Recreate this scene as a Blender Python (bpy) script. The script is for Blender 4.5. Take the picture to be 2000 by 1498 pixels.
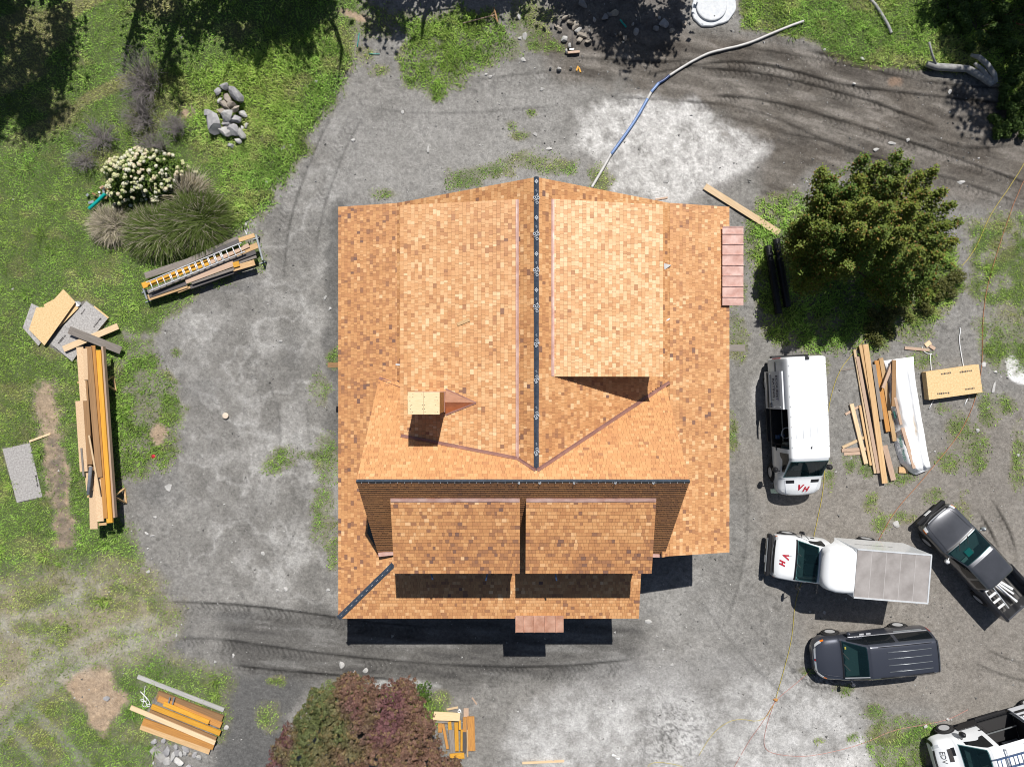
import bpy, bmesh, math, random
import numpy as np
from mathutils import Matrix, Vector

for o in list(bpy.data.objects):
    bpy.data.objects.remove(o)
SC = bpy.context.scene
COL = SC.collection
R = math.radians
H = 32.26            # height of the camera drone above the yard, metres
S = 43.0             # survey units (u, v) per metre on the ground

# ------------------------------------------------------------ camera, sky, sun, exposure
cam_d = bpy.data.cameras.new('camera')
cam_d.sensor_fit = 'HORIZONTAL'
cam_d.angle = 2 * math.atan(1000.0 / (S * H))
cam_d.clip_end = 500
cam = bpy.data.objects.new('camera', cam_d)
cam.location = (0, 0, H)
COL.objects.link(cam)
SC.camera = cam

SUN = Vector((0.1375, 0.639, 1.0)).normalized()
elev = math.asin(SUN.z)
azim = math.atan2(SUN.x, SUN.y)
W = bpy.data.worlds.new('World')
SC.world = W
W.use_nodes = True
nt = W.node_tree
nt.nodes.clear()
sky = nt.nodes.new('ShaderNodeTexSky')
sky.sky_type = 'NISHITA'
sky.sun_disc = False
sky.sun_elevation = elev
sky.sun_rotation = azim
bgn = nt.nodes.new('ShaderNodeBackground')
bgn.inputs['Strength'].default_value = 0.05
wo = nt.nodes.new('ShaderNodeOutputWorld')
nt.links.new(sky.outputs[0], bgn.inputs[0])
nt.links.new(bgn.outputs[0], wo.inputs[0])

sun_d = bpy.data.lights.new('sun', 'SUN')
sun_d.energy = 5.0
sun_d.angle = R(0.55)
sun_d.color = (1.0, 0.965, 0.91)
sun = bpy.data.objects.new('sun', sun_d)
sun.rotation_euler = SUN.to_track_quat('Z', 'Y').to_euler()
sun.location = SUN * 60
COL.objects.link(sun)

SC.view_settings.view_transform = 'Standard'
SC.view_settings.look = 'None'
SC.view_settings.exposure = 0.15
SC.view_settings.gamma = 1.0
SC.view_settings.use_curve_mapping = False
SC.cycles.filter_width = 1.05
SC.cycles.max_bounces = 6
SC.cycles.transparent_max_bounces = 4

# ------------------------------------------------------------ helpers
rnd = random.Random(11)
rng = np.random.default_rng(11)

def G(u, v, z=0.0):                  # surveyed plan position (u, v) to world
    return Vector(((u - 1000) / S, -(v - 749) / S, z))

def A(x, y, z=0.0):                  # sighted position of a point known to lie at height z
    k = (1 - z / H) / S
    return Vector(((x - 1000) * k, -(y - 749) * k, z))

def tag(o, label=None, cat=None, group=None, kind=None):
    if label: o['label'] = label
    if cat: o['category'] = cat
    if group: o['group'] = group
    if kind: o['kind'] = kind
    return o

def thing(name, label, cat, loc=(0, 0, 0), rz=0.0, group=None):
    o = bpy.data.objects.new(name, None)
    o.empty_display_size = 0.2
    COL.objects.link(o)
    o.location = loc
    o.rotation_euler = (0, 0, rz)
    tag(o, label, cat, group)
    return o

def root_inv(p):
    while p.parent is not None:
        p = p.parent
    return (Matrix.Translation(p.location) @ p.rotation_euler.to_matrix().to_4x4()).inverted()

def link(name, me, parent=None, kind=None):
    o = bpy.data.objects.new(name, me)
    COL.objects.link(o)
    if parent is not None:
        o.parent = parent
    if kind: o['kind'] = kind
    return o

class MB:
    """collects shapes, then links them as ONE mesh object"""
    def __init__(s):
        s.v = []; s.f = []; s.sm = []
    def add(s, vs, fs, smooth=False, M=None):
        b = len(s.v)
        for p in vs:
            p = Vector(p)
            s.v.append(M @ p if M is not None else p)
        for f in fs:
            s.f.append([b + i for i in f]); s.sm.append(smooth)
        return s
    def box(s, c, d, rz=0.0, M=None):
        x, y, z = d[0] / 2, d[1] / 2, d[2] / 2
        vs = [(a * x, b * y, e * z) for a in (-1, 1) for b in (-1, 1) for e in (-1, 1)]
        m = Matrix.Translation(c) @ Matrix.Rotation(rz, 4, 'Z')
        if M is not None: m = M @ m
        return s.add(vs, [(0, 1, 3, 2), (4, 6, 7, 5), (0, 4, 5, 1), (2, 3, 7, 6), (0, 2, 6, 4), (1, 5, 7, 3)], False, m)
    def bar(s, a, b, w, h, up=(0, 0, 1)):
        a = Vector(a); b = Vector(b); d = b - a; L = d.length
        x = d.normalized(); upv = Vector(up)
        y = upv.cross(x)
        if y.length < 1e-4: y = Vector((0, 1, 0)).cross(x)
        y.normalize(); z = x.cross(y)
        m = Matrix(((x.x, y.x, z.x, 0), (x.y, y.y, z.y, 0), (x.z, y.z, z.z, 0), (0, 0, 0, 1)))
        return s.box((0, 0, 0), (L, w, h), 0, Matrix.Translation((a + b) / 2) @ m)
    def tube(s, pts, r, n=8, cap=True, taper=None):
        pts = [Vector(p) for p in pts]
        vs = []; fs = []
        ref = Vector((0.13, 0.21, 0.97))
        for i, p in enumerate(pts):
            t = (pts[min(i + 1, len(pts) - 1)] - pts[max(i - 1, 0)])
            if t.length < 1e-6: t = Vector((0, 0, 1))
            t.normalize()
            a = ref.cross(t)
            if a.length < 0.05: a = Vector((1, 0, 0)).cross(t)
            a.normalize(); b = t.cross(a)
            rr = r if taper is None else r * taper[i]
            if isinstance(r, (list, tuple)): rr = r[i]
            for k in range(n):
                an = 2 * math.pi * k / n
                vs.append(p + a * math.cos(an) * rr + b * math.sin(an) * rr)
        m = len(pts)
        for i in range(m - 1):
            for k in range(n):
                k2 = (k + 1) % n
                fs.append((i * n + k, i * n + k2, (i + 1) * n + k2, (i + 1) * n + k))
        s.add(vs, fs, True)
        if cap:
            b0 = len(s.v) - len(vs)
            s.f.append([b0 + k for k in range(n)][::-1]); s.sm.append(False)
            s.f.append([b0 + (m - 1) * n + k for k in range(n)]); s.sm.append(False)
        return s
    def lathe(s, prof, n=20, M=None, smooth=True, close=False):   # prof (r, z)
        vs = []; fs = []
        for r, z in prof:
            for k in range(n):
                a = 2 * math.pi * k / n
                vs.append((r * math.cos(a), r * math.sin(a), z))
        m = len(prof)
        for i in range(m - 1 + (1 if close else 0)):
            j = (i + 1) % m
            for k in range(n):
                k2 = (k + 1) % n
                fs.append((i * n + k, i * n + k2, j * n + k2, j * n + k))
        s.add(vs, fs, smooth, M)
        if not close:
            b0 = len(s.v) - len(vs)
            s.f.append([b0 + k for k in range(n)][::-1]); s.sm.append(False)
            s.f.append([b0 + (m - 1) * n + k for k in range(n)]); s.sm.append(False)
        return s
    def prism(s, poly, dz, M=None):      # poly: 3D points (any plane), extruded down by dz
        n = len(poly)
        p = [Vector(q) for q in poly]
        ar = sum(p[i].x * p[(i + 1) % n].y - p[(i + 1) % n].x * p[i].y for i in range(n))
        if ar < 0: p.reverse()
        vs = p + [q - Vector((0, 0, dz)) for q in p]
        fs = [list(range(n)), list(range(2 * n - 1, n - 1, -1))]
        for i in range(n):
            j = (i + 1) % n
            fs.append((i, i + n, j + n, j))
        return s.add(vs, fs, False, M)
    def build(s, name, m, parent=None, world=True, kind=None, bevel=0.0, sharp=None):
        vs = s.v
        if parent is not None and world:
            inv = root_inv(parent)
            vs = [inv @ p for p in vs]
        me = bpy.data.meshes.new(name)
        me.from_pydata([tuple(p) for p in vs], [], s.f)
        me.polygons.foreach_set('use_smooth', s.sm)
        if bevel or sharp:
            bm = bmesh.new(); bm.from_mesh(me)
            if bevel:
                es = [e for e in bm.edges if len(e.link_faces) == 2 and e.calc_face_angle(0) > 0.6]
                bmesh.ops.bevel(bm, geom=es, offset=bevel, segments=1, affect='EDGES', clamp_overlap=True)
            if sharp:
                for e in bm.edges:
                    if len(e.link_faces) == 2 and e.calc_face_angle(0) > sharp: e.smooth = False
            bm.to_mesh(me); bm.free()
        if m is not None: me.materials.append(m)
        me.update()
        return link(name, me, parent, kind)

def npmesh(name, V, F, mat_, parent=None, fcol=None, fval=None, smooth=False, kind=None, vcol=None, world=True):
    V = np.asarray(V, dtype=np.float32).reshape(-1, 3)
    if parent is not None and world:
        inv = np.array(root_inv(parent))
        V = (V @ inv[:3, :3].T + inv[:3, 3]).astype(np.float32)
    F = np.asarray(F, dtype=np.int32); k = F.shape[1]
    me = bpy.data.meshes.new(name)
    me.vertices.add(len(V)); me.vertices.foreach_set('co', V.ravel())
    me.loops.add(F.size); me.loops.foreach_set('vertex_index', F.ravel())
    me.polygons.add(len(F))
    me.polygons.foreach_set('loop_start', np.arange(0, F.size, k, dtype=np.int32))
    me.polygons.foreach_set('loop_total', np.full(len(F), k, dtype=np.int32))
    me.polygons.foreach_set('use_smooth', np.full(len(F), smooth, dtype=bool))
    me.update(calc_edges=True)
    def col(dom, arr):
        arr = np.asarray(arr, dtype=np.float32)
        if arr.shape[1] == 3: arr = np.concatenate([arr, np.ones((len(arr), 1), np.float32)], 1)
        at = me.attributes.new('tint', 'FLOAT_COLOR', dom); at.data.foreach_set('color', arr.ravel())
    if fcol is not None: col('FACE', fcol)
    if vcol is not None: col('POINT', vcol)
    if fval is not None:
        at = me.attributes.new('tone', 'FLOAT', 'FACE'); at.data.foreach_set('value', np.asarray(fval, dtype=np.float32))
    me.materials.append(mat_)
    return link(name, me, parent, kind)

# numpy value noise
_tab = np.random.default_rng(3).random((256, 256)).astype(np.float32)
def vn(x, y, sc, seed=0):
    x = np.asarray(x, dtype=np.float64) / sc + seed * 37.3; y = np.asarray(y, dtype=np.float64) / sc + seed * 91.7
    i = np.floor(x).astype(int); j = np.floor(y).astype(int)
    fx = x - i; fy = y - j
    fx = fx * fx * (3 - 2 * fx); fy = fy * fy * (3 - 2 * fy)
    i0 = i & 255; i1 = (i + 1) & 255; j0 = j & 255; j1 = (j + 1) & 255
    return (_tab[i0, j0] * (1 - fx) + _tab[i1, j0] * fx) * (1 - fy) + (_tab[i0, j1] * (1 - fx) + _tab[i1, j1] * fx) * fy
def fbm(x, y, sc, seed=0, o=4):
    t = 0; a = 1; n = 0
    for k in range(o):
        t = t + a * vn(x, y, sc / 2 ** k, seed + k * 7); n += a; a *= 0.55
    return t / n
def sst(a, b, x):
    t = np.clip((x - a) / (b - a), 0, 1)
    return t * t * (3 - 2 * t)

# ------------------------------------------------------------ materials
MATS = {}
def nmat(name):
    m = bpy.data.materials.new(name); m.use_nodes = True
    n = m.node_tree; b = n.nodes['Principled BSDF']
    MATS[name] = m
    return m, n, b
def mat(name, c, rough=0.6, metal=0.0, var=0.0, scale=6.0, bump=0.0, rand=0.0, spec=0.5, coat=0.0, stretch=(1, 1, 1), c2=None, detail=4.0, coord='Object'):
    m, n, b = nmat(name)
    b.inputs['Roughness'].default_value = rough
    b.inputs['Metallic'].default_value = metal
    b.inputs['Specular IOR Level'].default_value = spec
    b.inputs['Coat Weight'].default_value = coat
    b.inputs['Coat Roughness'].default_value = 0.06
    b.inputs['Base Color'].default_value = (*c, 1)
    if var or c2 or bump or rand:
        tc = n.nodes.new('ShaderNodeTexCoord')
        mp = n.nodes.new('ShaderNodeMapping'); mp.inputs['Scale'].default_value = stretch
        n.links.new(tc.outputs[coord], mp.inputs['Vector'])
        oi = n.nodes.new('ShaderNodeObjectInfo')
        vm = n.nodes.new('ShaderNodeVectorMath'); vm.operation = 'SCALE'
        vm.inputs[0].default_value = (31.7, 17.3, 53.1)
        n.links.new(oi.outputs['Random'], vm.inputs['Scale'])
        n.links.new(vm.outputs[0], mp.inputs['Location'])
        ns = n.nodes.new('ShaderNodeTexNoise'); ns.inputs['Scale'].default_value = scale
        ns.inputs['Detail'].default_value = detail; ns.inputs['Roughness'].default_value = 0.6
        n.links.new(mp.outputs[0], ns.inputs['Vector'])
        rp = n.nodes.new('ShaderNodeValToRGB')
        lo = c2 if c2 else tuple(max(0, k * (1 - var)) for k in c)
        hi = c if c2 else tuple(min(1, k * (1 + var)) for k in c)
        rp.color_ramp.elements[0].position = 0.32; rp.color_ramp.elements[0].color = (*lo, 1)
        rp.color_ramp.elements[1].position = 0.68; rp.color_ramp.elements[1].color = (*hi, 1)
        n.links.new(ns.outputs['Fac'], rp.inputs[0])
        out = rp.outputs[0]
        if rand:
            hs = n.nodes.new('ShaderNodeHueSaturation')
            mr = n.nodes.new('ShaderNodeMapRange'); mr.inputs[3].default_value = 1 - rand; mr.inputs[4].default_value = 1 + rand
            n.links.new(oi.outputs['Random'], mr.inputs[0]); n.links.new(mr.outputs[0], hs.inputs['Value'])
            n.links.new(out, hs.inputs['Color']); out = hs.outputs[0]
        n.links.new(out, b.inputs['Base Color'])
        if bump:
            bp = n.nodes.new('ShaderNodeBump'); bp.inputs['Strength'].default_value = bump; bp.inputs['Distance'].default_value = 0.02
            n.links.new(ns.outputs['Fac'], bp.inputs['Height']); n.links.new(bp.outputs[0], b.inputs['Normal'])
    return m

def cedar_mat():
    m, n, b = nmat('cedar_shingle')
    at = n.nodes.new('ShaderNodeAttribute'); at.attribute_name = 'tone'
    rp = n.nodes.new('ShaderNodeValToRGB'); cr = rp.color_ramp
    st = [(0, (.185, .100, .075)), (.16, (.305, .145, .075)), (.36, (.455, .214, .090)), (.6, (.565, .292, .124)), (.82, (.655, .380, .185)), (1, (.75, .50, .285))]
    cr.elements[0].position = st[0][0]; cr.elements[0].color = (*st[0][1], 1)
    cr.elements[1].position = 1; cr.elements[1].color = (*st[-1][1], 1)
    for p, c in st[1:-1]:
        e = cr.elements.new(p); e.color = (*c, 1)
    n.links.new(at.outputs['Fac'], rp.inputs[0])
    tc = n.nodes.new('ShaderNodeTexCoord')
    ns = n.nodes.new('ShaderNodeTexNoise'); ns.inputs['Scale'].default_value = 22; ns.inputs['Detail'].default_value = 3
    n.links.new(tc.outputs['Object'], ns.inputs['Vector'])
    mr = n.nodes.new('ShaderNodeMapRange'); mr.inputs[3].default_value = 0.80; mr.inputs[4].default_value = 1.2
    n.links.new(ns.outputs['Fac'], mr.inputs[0])
    mx = n.nodes.new('ShaderNodeMix'); mx.data_type = 'RGBA'; mx.blend_type = 'MULTIPLY'; mx.inputs[0].default_value = 1
    n.links.new(rp.outputs[0], mx.inputs[6]); n.links.new(mr.outputs[0], mx.inputs[7])
    n.links.new(mx.outputs[2], b.inputs['Base Color'])
    b.inputs['Roughness'].default_value = 0.5
    b.inputs['Specular IOR Level'].default_value = 0.45
    return m
cedar = cedar_mat()

def leaf_mat(name, trans=0.28, rough=0.55, spec=0.3):
    m, n, b = nmat(name)
    at = n.nodes.new('ShaderNodeAttribute'); at.attribute_name = 'tint'
    n.links.new(at.outputs['Color'], b.inputs['Base Color'])
    b.inputs['Roughness'].default_value = rough; b.inputs['Specular IOR Level'].default_value = spec
    if trans:
        tr = n.nodes.new('ShaderNodeBsdfTranslucent'); n.links.new(at.outputs['Color'], tr.inputs['Color'])
        mx = n.nodes.new('ShaderNodeMixShader'); mx.inputs[0].default_value = trans
        n.links.new(b.outputs[0], mx.inputs[1]); n.links.new(tr.outputs[0], mx.inputs[2])
        n.links.new(mx.outputs[0], n.nodes['Material Output'].inputs['Surface'])
    return m
leafm = leaf_mat('leaf'); grassm = leaf_mat('grass_blade', 0.2, 0.7, 0.15); stonem = leaf_mat('stone_chip', 0, 0.85, 0.2)

def ground_mat():
    m, n, b = nmat('yard_ground')
    at = n.nodes.new('ShaderNodeAttribute'); at.attribute_name = 'tint'
    tc = n.nodes.new('ShaderNodeTexCoord')
    def noise(sc, det=5, ro=0.65):
        ns = n.nodes.new('ShaderNodeTexNoise'); ns.inputs['Scale'].default_value = sc; ns.inputs['Detail'].default_value = det
        ns.inputs['Roughness'].default_value = ro
        n.links.new(tc.outputs['Object'], ns.inputs['Vector']); return ns
    def mult(a, bb):
        mx = n.nodes.new('ShaderNodeMix'); mx.data_type = 'RGBA'; mx.blend_type = 'MULTIPLY'; mx.inputs[0].default_value = 1
        n.links.new(a, mx.inputs[6]); n.links.new(bb, mx.inputs[7]); return mx.outputs[2]
    def rng_(src, a, bb, lo=0.25, hi=0.75):
        mr = n.nodes.new('ShaderNodeMapRange'); mr.inputs[1].default_value = lo; mr.inputs[2].default_value = hi
        mr.inputs[3].default_value = a; mr.inputs[4].default_value = bb; n.links.new(src, mr.inputs[0]); return mr.outputs[0]
    n1 = noise(7, 7, 0.72); n2 = noise(21, 4, 0.7); n3 = noise(2.2, 4)
    c = mult(at.outputs['Color'], rng_(n1.outputs['Fac'], 0.60, 1.42))
    c = mult(c, rng_(n2.outputs['Fac'], 0.68, 1.32))
    c = mult(c, rng_(n3.outputs['Fac'], 0.86, 1.14))
    n.links.new(c, b.inputs['Base Color'])
    b.inputs['Roughness'].default_value = 0.92; b.inputs['Specular IOR Level'].default_value = 0.15
    bp = n.nodes.new('ShaderNodeBump'); bp.inputs['Strength'].default_value = 0.6; bp.inputs['Distance'].default_value = 0.05
    n.links.new(n1.outputs['Fac'], bp.inputs['Height']); n.links.new(bp.outputs[0], b.inputs['Normal'])
    return m
groundm = ground_mat()

GR = (2.2, 5, 5)
wood_pale = mat('pale_pine', (.70, .54, .36), .7, c2=(.54, .38, .22), scale=2.2, stretch=GR, rand=.16, bump=.1, spec=.2)
wood_tan = mat('tan_lumber', (.58, .40, .22), .7, c2=(.42, .26, .125), scale=2.2, stretch=GR, rand=.16, bump=.1, spec=.2)
wood_yellow = mat('yellow_beam_lumber', (.68, .36, .05), .6, c2=(.50, .24, .03), scale=2.0, stretch=GR, rand=.12, spec=.25)
wood_orange = mat('orange_lumber', (.56, .28, .075), .65, c2=(.36, .17, .06), scale=2.4, stretch=GR, rand=.15, spec=.2)
wood_brown = mat('brown_lumber', (.33, .19, .09), .7, c2=(.21, .125, .065), scale=2.4, stretch=GR, rand=.15, spec=.2)
wood_pink = mat('pinkish_lumber', (.50, .37, .28), .7, c2=(.38, .26, .19), scale=2.2, stretch=GR, rand=.12, spec=.2)
wood_grey = mat('weathered_grey_lumber', (.28, .25, .225), .8, c2=(.17, .15, .135), scale=2.4, stretch=GR, rand=.15, bump=.12, spec=.15)
wood_dark = mat('dark_lumber', (.12, .11, .11), .75, c2=(.075, .07, .07), scale=2.4, stretch=GR, rand=.15, spec=.2)  # dark wood tone with streaky variation
osb = mat('strand_board', (.74, .55, .31), .75, c2=(.55, .37, .18), scale=15, rand=.05, spec=.2, stretch=(1, 1, 1), detail=5)
osb_grey = mat('grey_strand_board', (.46, .445, .43), .8, c2=(.25, .235, .23), scale=14, rand=.06, spec=.2, detail=5)
osb_edge = mat('strand_board_edge', (.74, .56, .37), .8, c2=(.40, .25, .14), scale=5, stretch=(16, 5, 5), rand=.1, spec=.2)
plywood = mat('plywood', (.74, .58, .36), .6, c2=(.66, .49, .28), scale=2.5, stretch=(2, 14, 2), spec=.3)
plyside = mat('plywood_side', (.43, .24, .09), .7, var=.2, scale=3, spec=.2)
copper_warm = mat('warm_copper', (.84, .50, .36), .38, .3, c2=(.58, .29, .19), scale=2.6, bump=.5)
copper_bright = mat('bright_copper', (.80, .42, .26), .3, .9, c2=(.70, .34, .20), scale=3, bump=.3)
copper = mat('copper', (.80, .55, .48), .40, .35, c2=(.58, .33, .27), scale=2.6, bump=.5, coord='Object')
copper_dull = mat('dull_copper', (.36, .19, .155), .5, .3, c2=(.25, .125, .105), scale=2.5)
membrane = mat('roof_membrane', (.045, .058, .080), .34, var=.25, scale=9, bump=.25, spec=.5)
print_white = mat('white_print', (.46, .50, .54), .6)
print_dark = mat('dark_print', (.045, .04, .04), .8, var=.4, scale=30)
cabinm = mat('cabin_trim', (.075, .085, .085), .8)
seatl = mat('light_seat_fabric', (.22, .24, .23), .8)
print_red = mat('red_print', (.42, .012, .03), .5)
print_navy = mat('navy_print', (.03, .025, .07), .6)
print_green = mat('green_print', (.05, .20, .16), .6)
sheath = mat('roof_sheathing', (.16, .085, .045), .8, var=.2, scale=3)
fascia = mat('fascia_board', (.26, .15, .075), .7, var=.15, scale=3)
sidingm = mat('house_siding', (.20, .19, .18), .8, var=.15, scale=2)
greypatch = mat('dark_grey_roof_patch', (.060, .068, .066), .7, var=.2, scale=5)
steel = mat('galvanised_steel', (.42, .45, .47), .4, .7, var=.12, scale=5)
alum = mat('aluminium', (.70, .72, .74), .4, .35, var=.08, scale=6)
bluesteel = mat('blue_painted_steel', (.05, .10, .22), .4, .3)
blackpl = mat('black_plastic', (.012, .012, .014), .42, spec=.5)
rubber = mat('tyre_rubber', (.018, .018, .019), .85, var=.2, scale=9)
wpaint = mat('white_paint', (.80, .82, .84), .22, spec=.5, coat=.5, var=.03, scale=.8)
wpaint2 = mat('white_door_paint', (.72, .74, .78), .25, spec=.5, coat=.4)
greypaint = mat('dark_grey_paint', (.062, .068, .088), .36, .45, spec=.5, coat=1.0)
blackpaint = mat('charcoal_paint', (.105, .108, .120), .36, .6, spec=.5, coat=1.0, var=.15, scale=1.2)
glass = mat('tinted_glass', (.010, .030, .036), .06, spec=.6, coat=.3)
def clear_glass():
    m, n, b = nmat('windscreen_glass')
    b.inputs['Base Color'].default_value = (.012, .035, .042, 1); b.inputs['Roughness'].default_value = .05
    tr = n.nodes.new('ShaderNodeBsdfTransparent'); tr.inputs['Color'].default_value = (.50, .72, .72, 1)
    mx = n.nodes.new('ShaderNodeMixShader'); mx.inputs[0].default_value = .62
    n.links.new(b.outputs[0], mx.inputs[1]); n.links.new(tr.outputs[0], mx.inputs[2])
    n.links.new(mx.outputs[0], n.nodes['Material Output'].inputs['Surface'])
    return m
glass_w = clear_glass()
glass_d = mat('dark_glass', (.008, .010, .012), .08, spec=.5)
chrome = mat('chrome', (.72, .73, .75), .25, .6)
rimm = mat('alloy_rim', (.62, .63, .65), .35, .3)
lampg = mat('headlamp', (.66, .68, .70), .12, .2, spec=.6, coat=.6)
amber = mat('amber_lens', (.70, .17, .01), .2, coat=.5)
redlens = mat('red_lens', (.40, .01, .012), .2, coat=.5)
interior = mat('van_interior', (.022, .021, .022), .8)
seatm = mat('seat_fabric', (.10, .12, .12), .8)
boxroof = mat('translucent_roof_panel', (.36, .335, .325), .5, c2=(.235, .215, .205), scale=1.3, detail=6, spec=.4)
whitepl = mat('white_plastic', (.74, .75, .76), .4, var=.06, scale=3)
wrapm = mat('white_wrap', (.80, .81, .83), .45, var=.03, scale=2, spec=.4)
teal = mat('teal_plastic', (.0, .30, .27), .4)
bluepipe = mat('blue_sleeve', (.17, .27, .50), .4, c2=(.12, .20, .40), scale=3)
navypipe = mat('navy_sleeve', (.03, .06, .17), .4)
greypipe = mat('pale_grey_hose', (.48, .47, .46), .5, var=.12, scale=4)
yellowc = mat('yellow_cord', (.44, .36, .06), .6)
orangec = mat('orange_cord', (.40, .17, .08), .6)
redc = mat('red_cord', (.42, .05, .04), .5)
pinkc = mat('faded_red_cord', (.45, .20, .17), .5)
redrag = mat('red_cloth', (.50, .02, .04), .8)
rockm = mat('fieldstone', (.36, .355, .36), .85, c2=(.22, .215, .225), scale=3.2, bump=.5, rand=.2, spec=.2, detail=7)
rock_tan = mat('tan_fieldstone', (.37, .33, .28), .85, c2=(.25, .215, .18), scale=3.2, bump=.5, rand=.15, spec=.2, detail=7)
rock_white = mat('pale_stone', (.50, .49, .475), .85, c2=(.33, .325, .32), scale=4, bump=.4, rand=.15, spec=.2, detail=6)
conc = mat('concrete', (.64, .66, .68), .8, c2=(.52, .54, .57), scale=7, bump=.3, spec=.2, detail=7)
conc_dark = mat('grey_slab', (.36, .35, .335), .85, c2=(.26, .25, .24), scale=5, bump=.3, spec=.2)
barkm = mat('bark', (.085, .065, .05), .9, var=.35, scale=7, bump=.4)
bark_grey = mat('weathered_bark', (.36, .36, .35), .9, c2=(.19, .19, .19), scale=6, bump=.4)
twigm = mat('bare_twig', (.24, .215, .21), .9, var=.25, scale=9)
flowerm = leaf_mat('flower', 0.1, 0.7, 0.1)

BOXES = {}
def unit_box(m):
    if m.name not in BOXES:
        b = MB(); b.box((0, 0, 0), (1, 1, 1))
        me = bpy.data.meshes.new('board_' + m.name)
        me.from_pydata([tuple(p) for p in b.v], [], b.f); me.materials.append(m)
        BOXES[m.name] = me
    return BOXES[m.name]

def plank(name, p, q, w, t, m, label=None, cat=None, group=None, parent=None):
    """one straight board from p to q (points on the centre line of its top face), sharing mesh data"""
    p = Vector(p); q = Vector(q)
    d = q - p; L = d.length; x = d.normalized()
    y = Vector((0, 0, 1)).cross(x).normalized(); z = x.cross(y)
    o = link(name, unit_box(m), parent)
    Mx = Matrix(((x.x * L, y.x * w, z.x * t), (x.y * L, y.y * w, z.y * t), (x.z * L, y.z * w, z.z * t)))
    c = (p + q) / 2 - z * (t / 2)
    o.location = c if parent is None else root_inv(parent) @ c
    rot = Matrix(((x.x, y.x, z.x), (x.y, y.y, z.y), (x.z, y.z, z.z)))
    o.rotation_euler = rot.to_euler()
    o.scale = (L, w, t)
    tag(o, label, cat, group)
    return o

def board(x1, y1, x2, y2, wpx, z, t, m, label, group=None, name='board', cat='board', z2=None, parent=None):
    """a board sighted from end to end, its top at height z"""
    z2 = z if z2 is None else z2
    return plank(name, A(x1, y1, z), A(x2, y2, z2), wpx * (1 - z / H) / S, t, m, label, cat, group, parent)

def sheet(poly, z, t, m, name, label=None, cat=None, group=None, parent=None):
    b = MB(); b.prism([A(x, y, z) for x, y in poly], t)
    cx = sum(p[0] for p in poly) / len(poly); cy = sum(p[1] for p in poly) / len(poly)
    if parent is None:
        c = A(cx, cy, z - t)
        b.v = [p - c for p in b.v]
        o = b.build(name, m); o.location = c
    else:
        o = b.build(name, m, parent)
    return tag(o, label, cat, group)

def lettering(s, size, m, M, parent, name='lettering', bold=0.0, shear=0.0):
    """flat lettering in the XY plane of matrix M (parent-local)"""
    cu = bpy.data.curves.new('t', 'FONT'); cu.body = s; cu.size = size
    cu.align_x = 'CENTER'; cu.align_y = 'CENTER'; cu.offset = bold; cu.resolution_u = 2; cu.shear = shear
    t = bpy.data.objects.new('t', cu); COL.objects.link(t)
    bpy.context.view_layer.update()
    me = bpy.data.meshes.new_from_object(t.evaluated_get(bpy.context.evaluated_depsgraph_get()))
    bpy.data.objects.remove(t)
    me.transform(M); me.materials.clear(); me.materials.append(m); me.name = name
    return link(name, me, parent)

def frame(o, x, y):
    """matrix from origin, x direction, approximate y direction"""
    x = Vector(x).normalized(); y = Vector(y); z = x.cross(y).normalized(); y = z.cross(x)
    return Matrix(((x.x, y.x, z.x, o[0]), (x.y, y.y, z.y, o[1]), (x.z, y.z, z.z, o[2]), (0, 0, 0, 1)))

ORD = ['first', 'second', 'third', 'fourth', 'fifth', 'sixth', 'seventh', 'eighth', 'ninth', 'tenth', 'eleventh', 'twelfth', 'thirteenth', 'fourteenth', 'fifteenth', 'sixteenth', 'seventeenth', 'eighteenth', 'nineteenth', 'twentieth']
# ============================================================ GROUND: one sheet, surveyed colours and relief
def smask(x, y, poly, soft=10, amp=14, nsc=40, seed=0):
    """soft polygon mask with a ragged edge, 1 inside"""
    p = np.array(poly, float); n = len(p)
    d = np.full(x.shape, 1e9); ins = np.zeros(x.shape, bool)
    for i in range(n):
        a = p[i]; b = p[(i + 1) % n]; e = b - a
        wx = x - a[0]; wy = y - a[1]
        t = np.clip((wx * e[0] + wy * e[1]) / (e @ e + 1e-9), 0, 1)
        d = np.minimum(d, (wx - e[0] * t) ** 2 + (wy - e[1] * t) ** 2)
        c = ((a[1] > y) != (b[1] > y))
        with np.errstate(divide='ignore', invalid='ignore'):
            xi = (b[0] - a[0]) * (y - a[1]) / (b[1] - a[1]) + a[0]
        ins ^= c & (x < xi)
    sd = np.where(ins, 1, -1) * np.sqrt(d)
    sd = sd + (fbm(x, y, nsc, seed, 4) - 0.5) * 2.6 * amp
    return sst(-soft, soft, sd)

def blob(x, y, cx, cy, rx, ry, rot=0, soft=0.5, amp=0.5, nsc=24, seed=0):
    c, s_ = math.cos(R(rot)), math.sin(R(rot))
    dx = (x - cx) * c + (y - cy) * s_; dy = -(x - cx) * s_ + (y - cy) * c
    r = np.sqrt((dx / rx) ** 2 + (dy / ry) ** 2) + (fbm(x, y, nsc, seed, 4) - 0.5) * 2 * amp
    return 1 - sst(1 - soft, 1 + soft * 0.4, r)

def lerp3(c, col, m):
    return c * (1 - m[..., None]) + np.array(col) * m[..., None]

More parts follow.
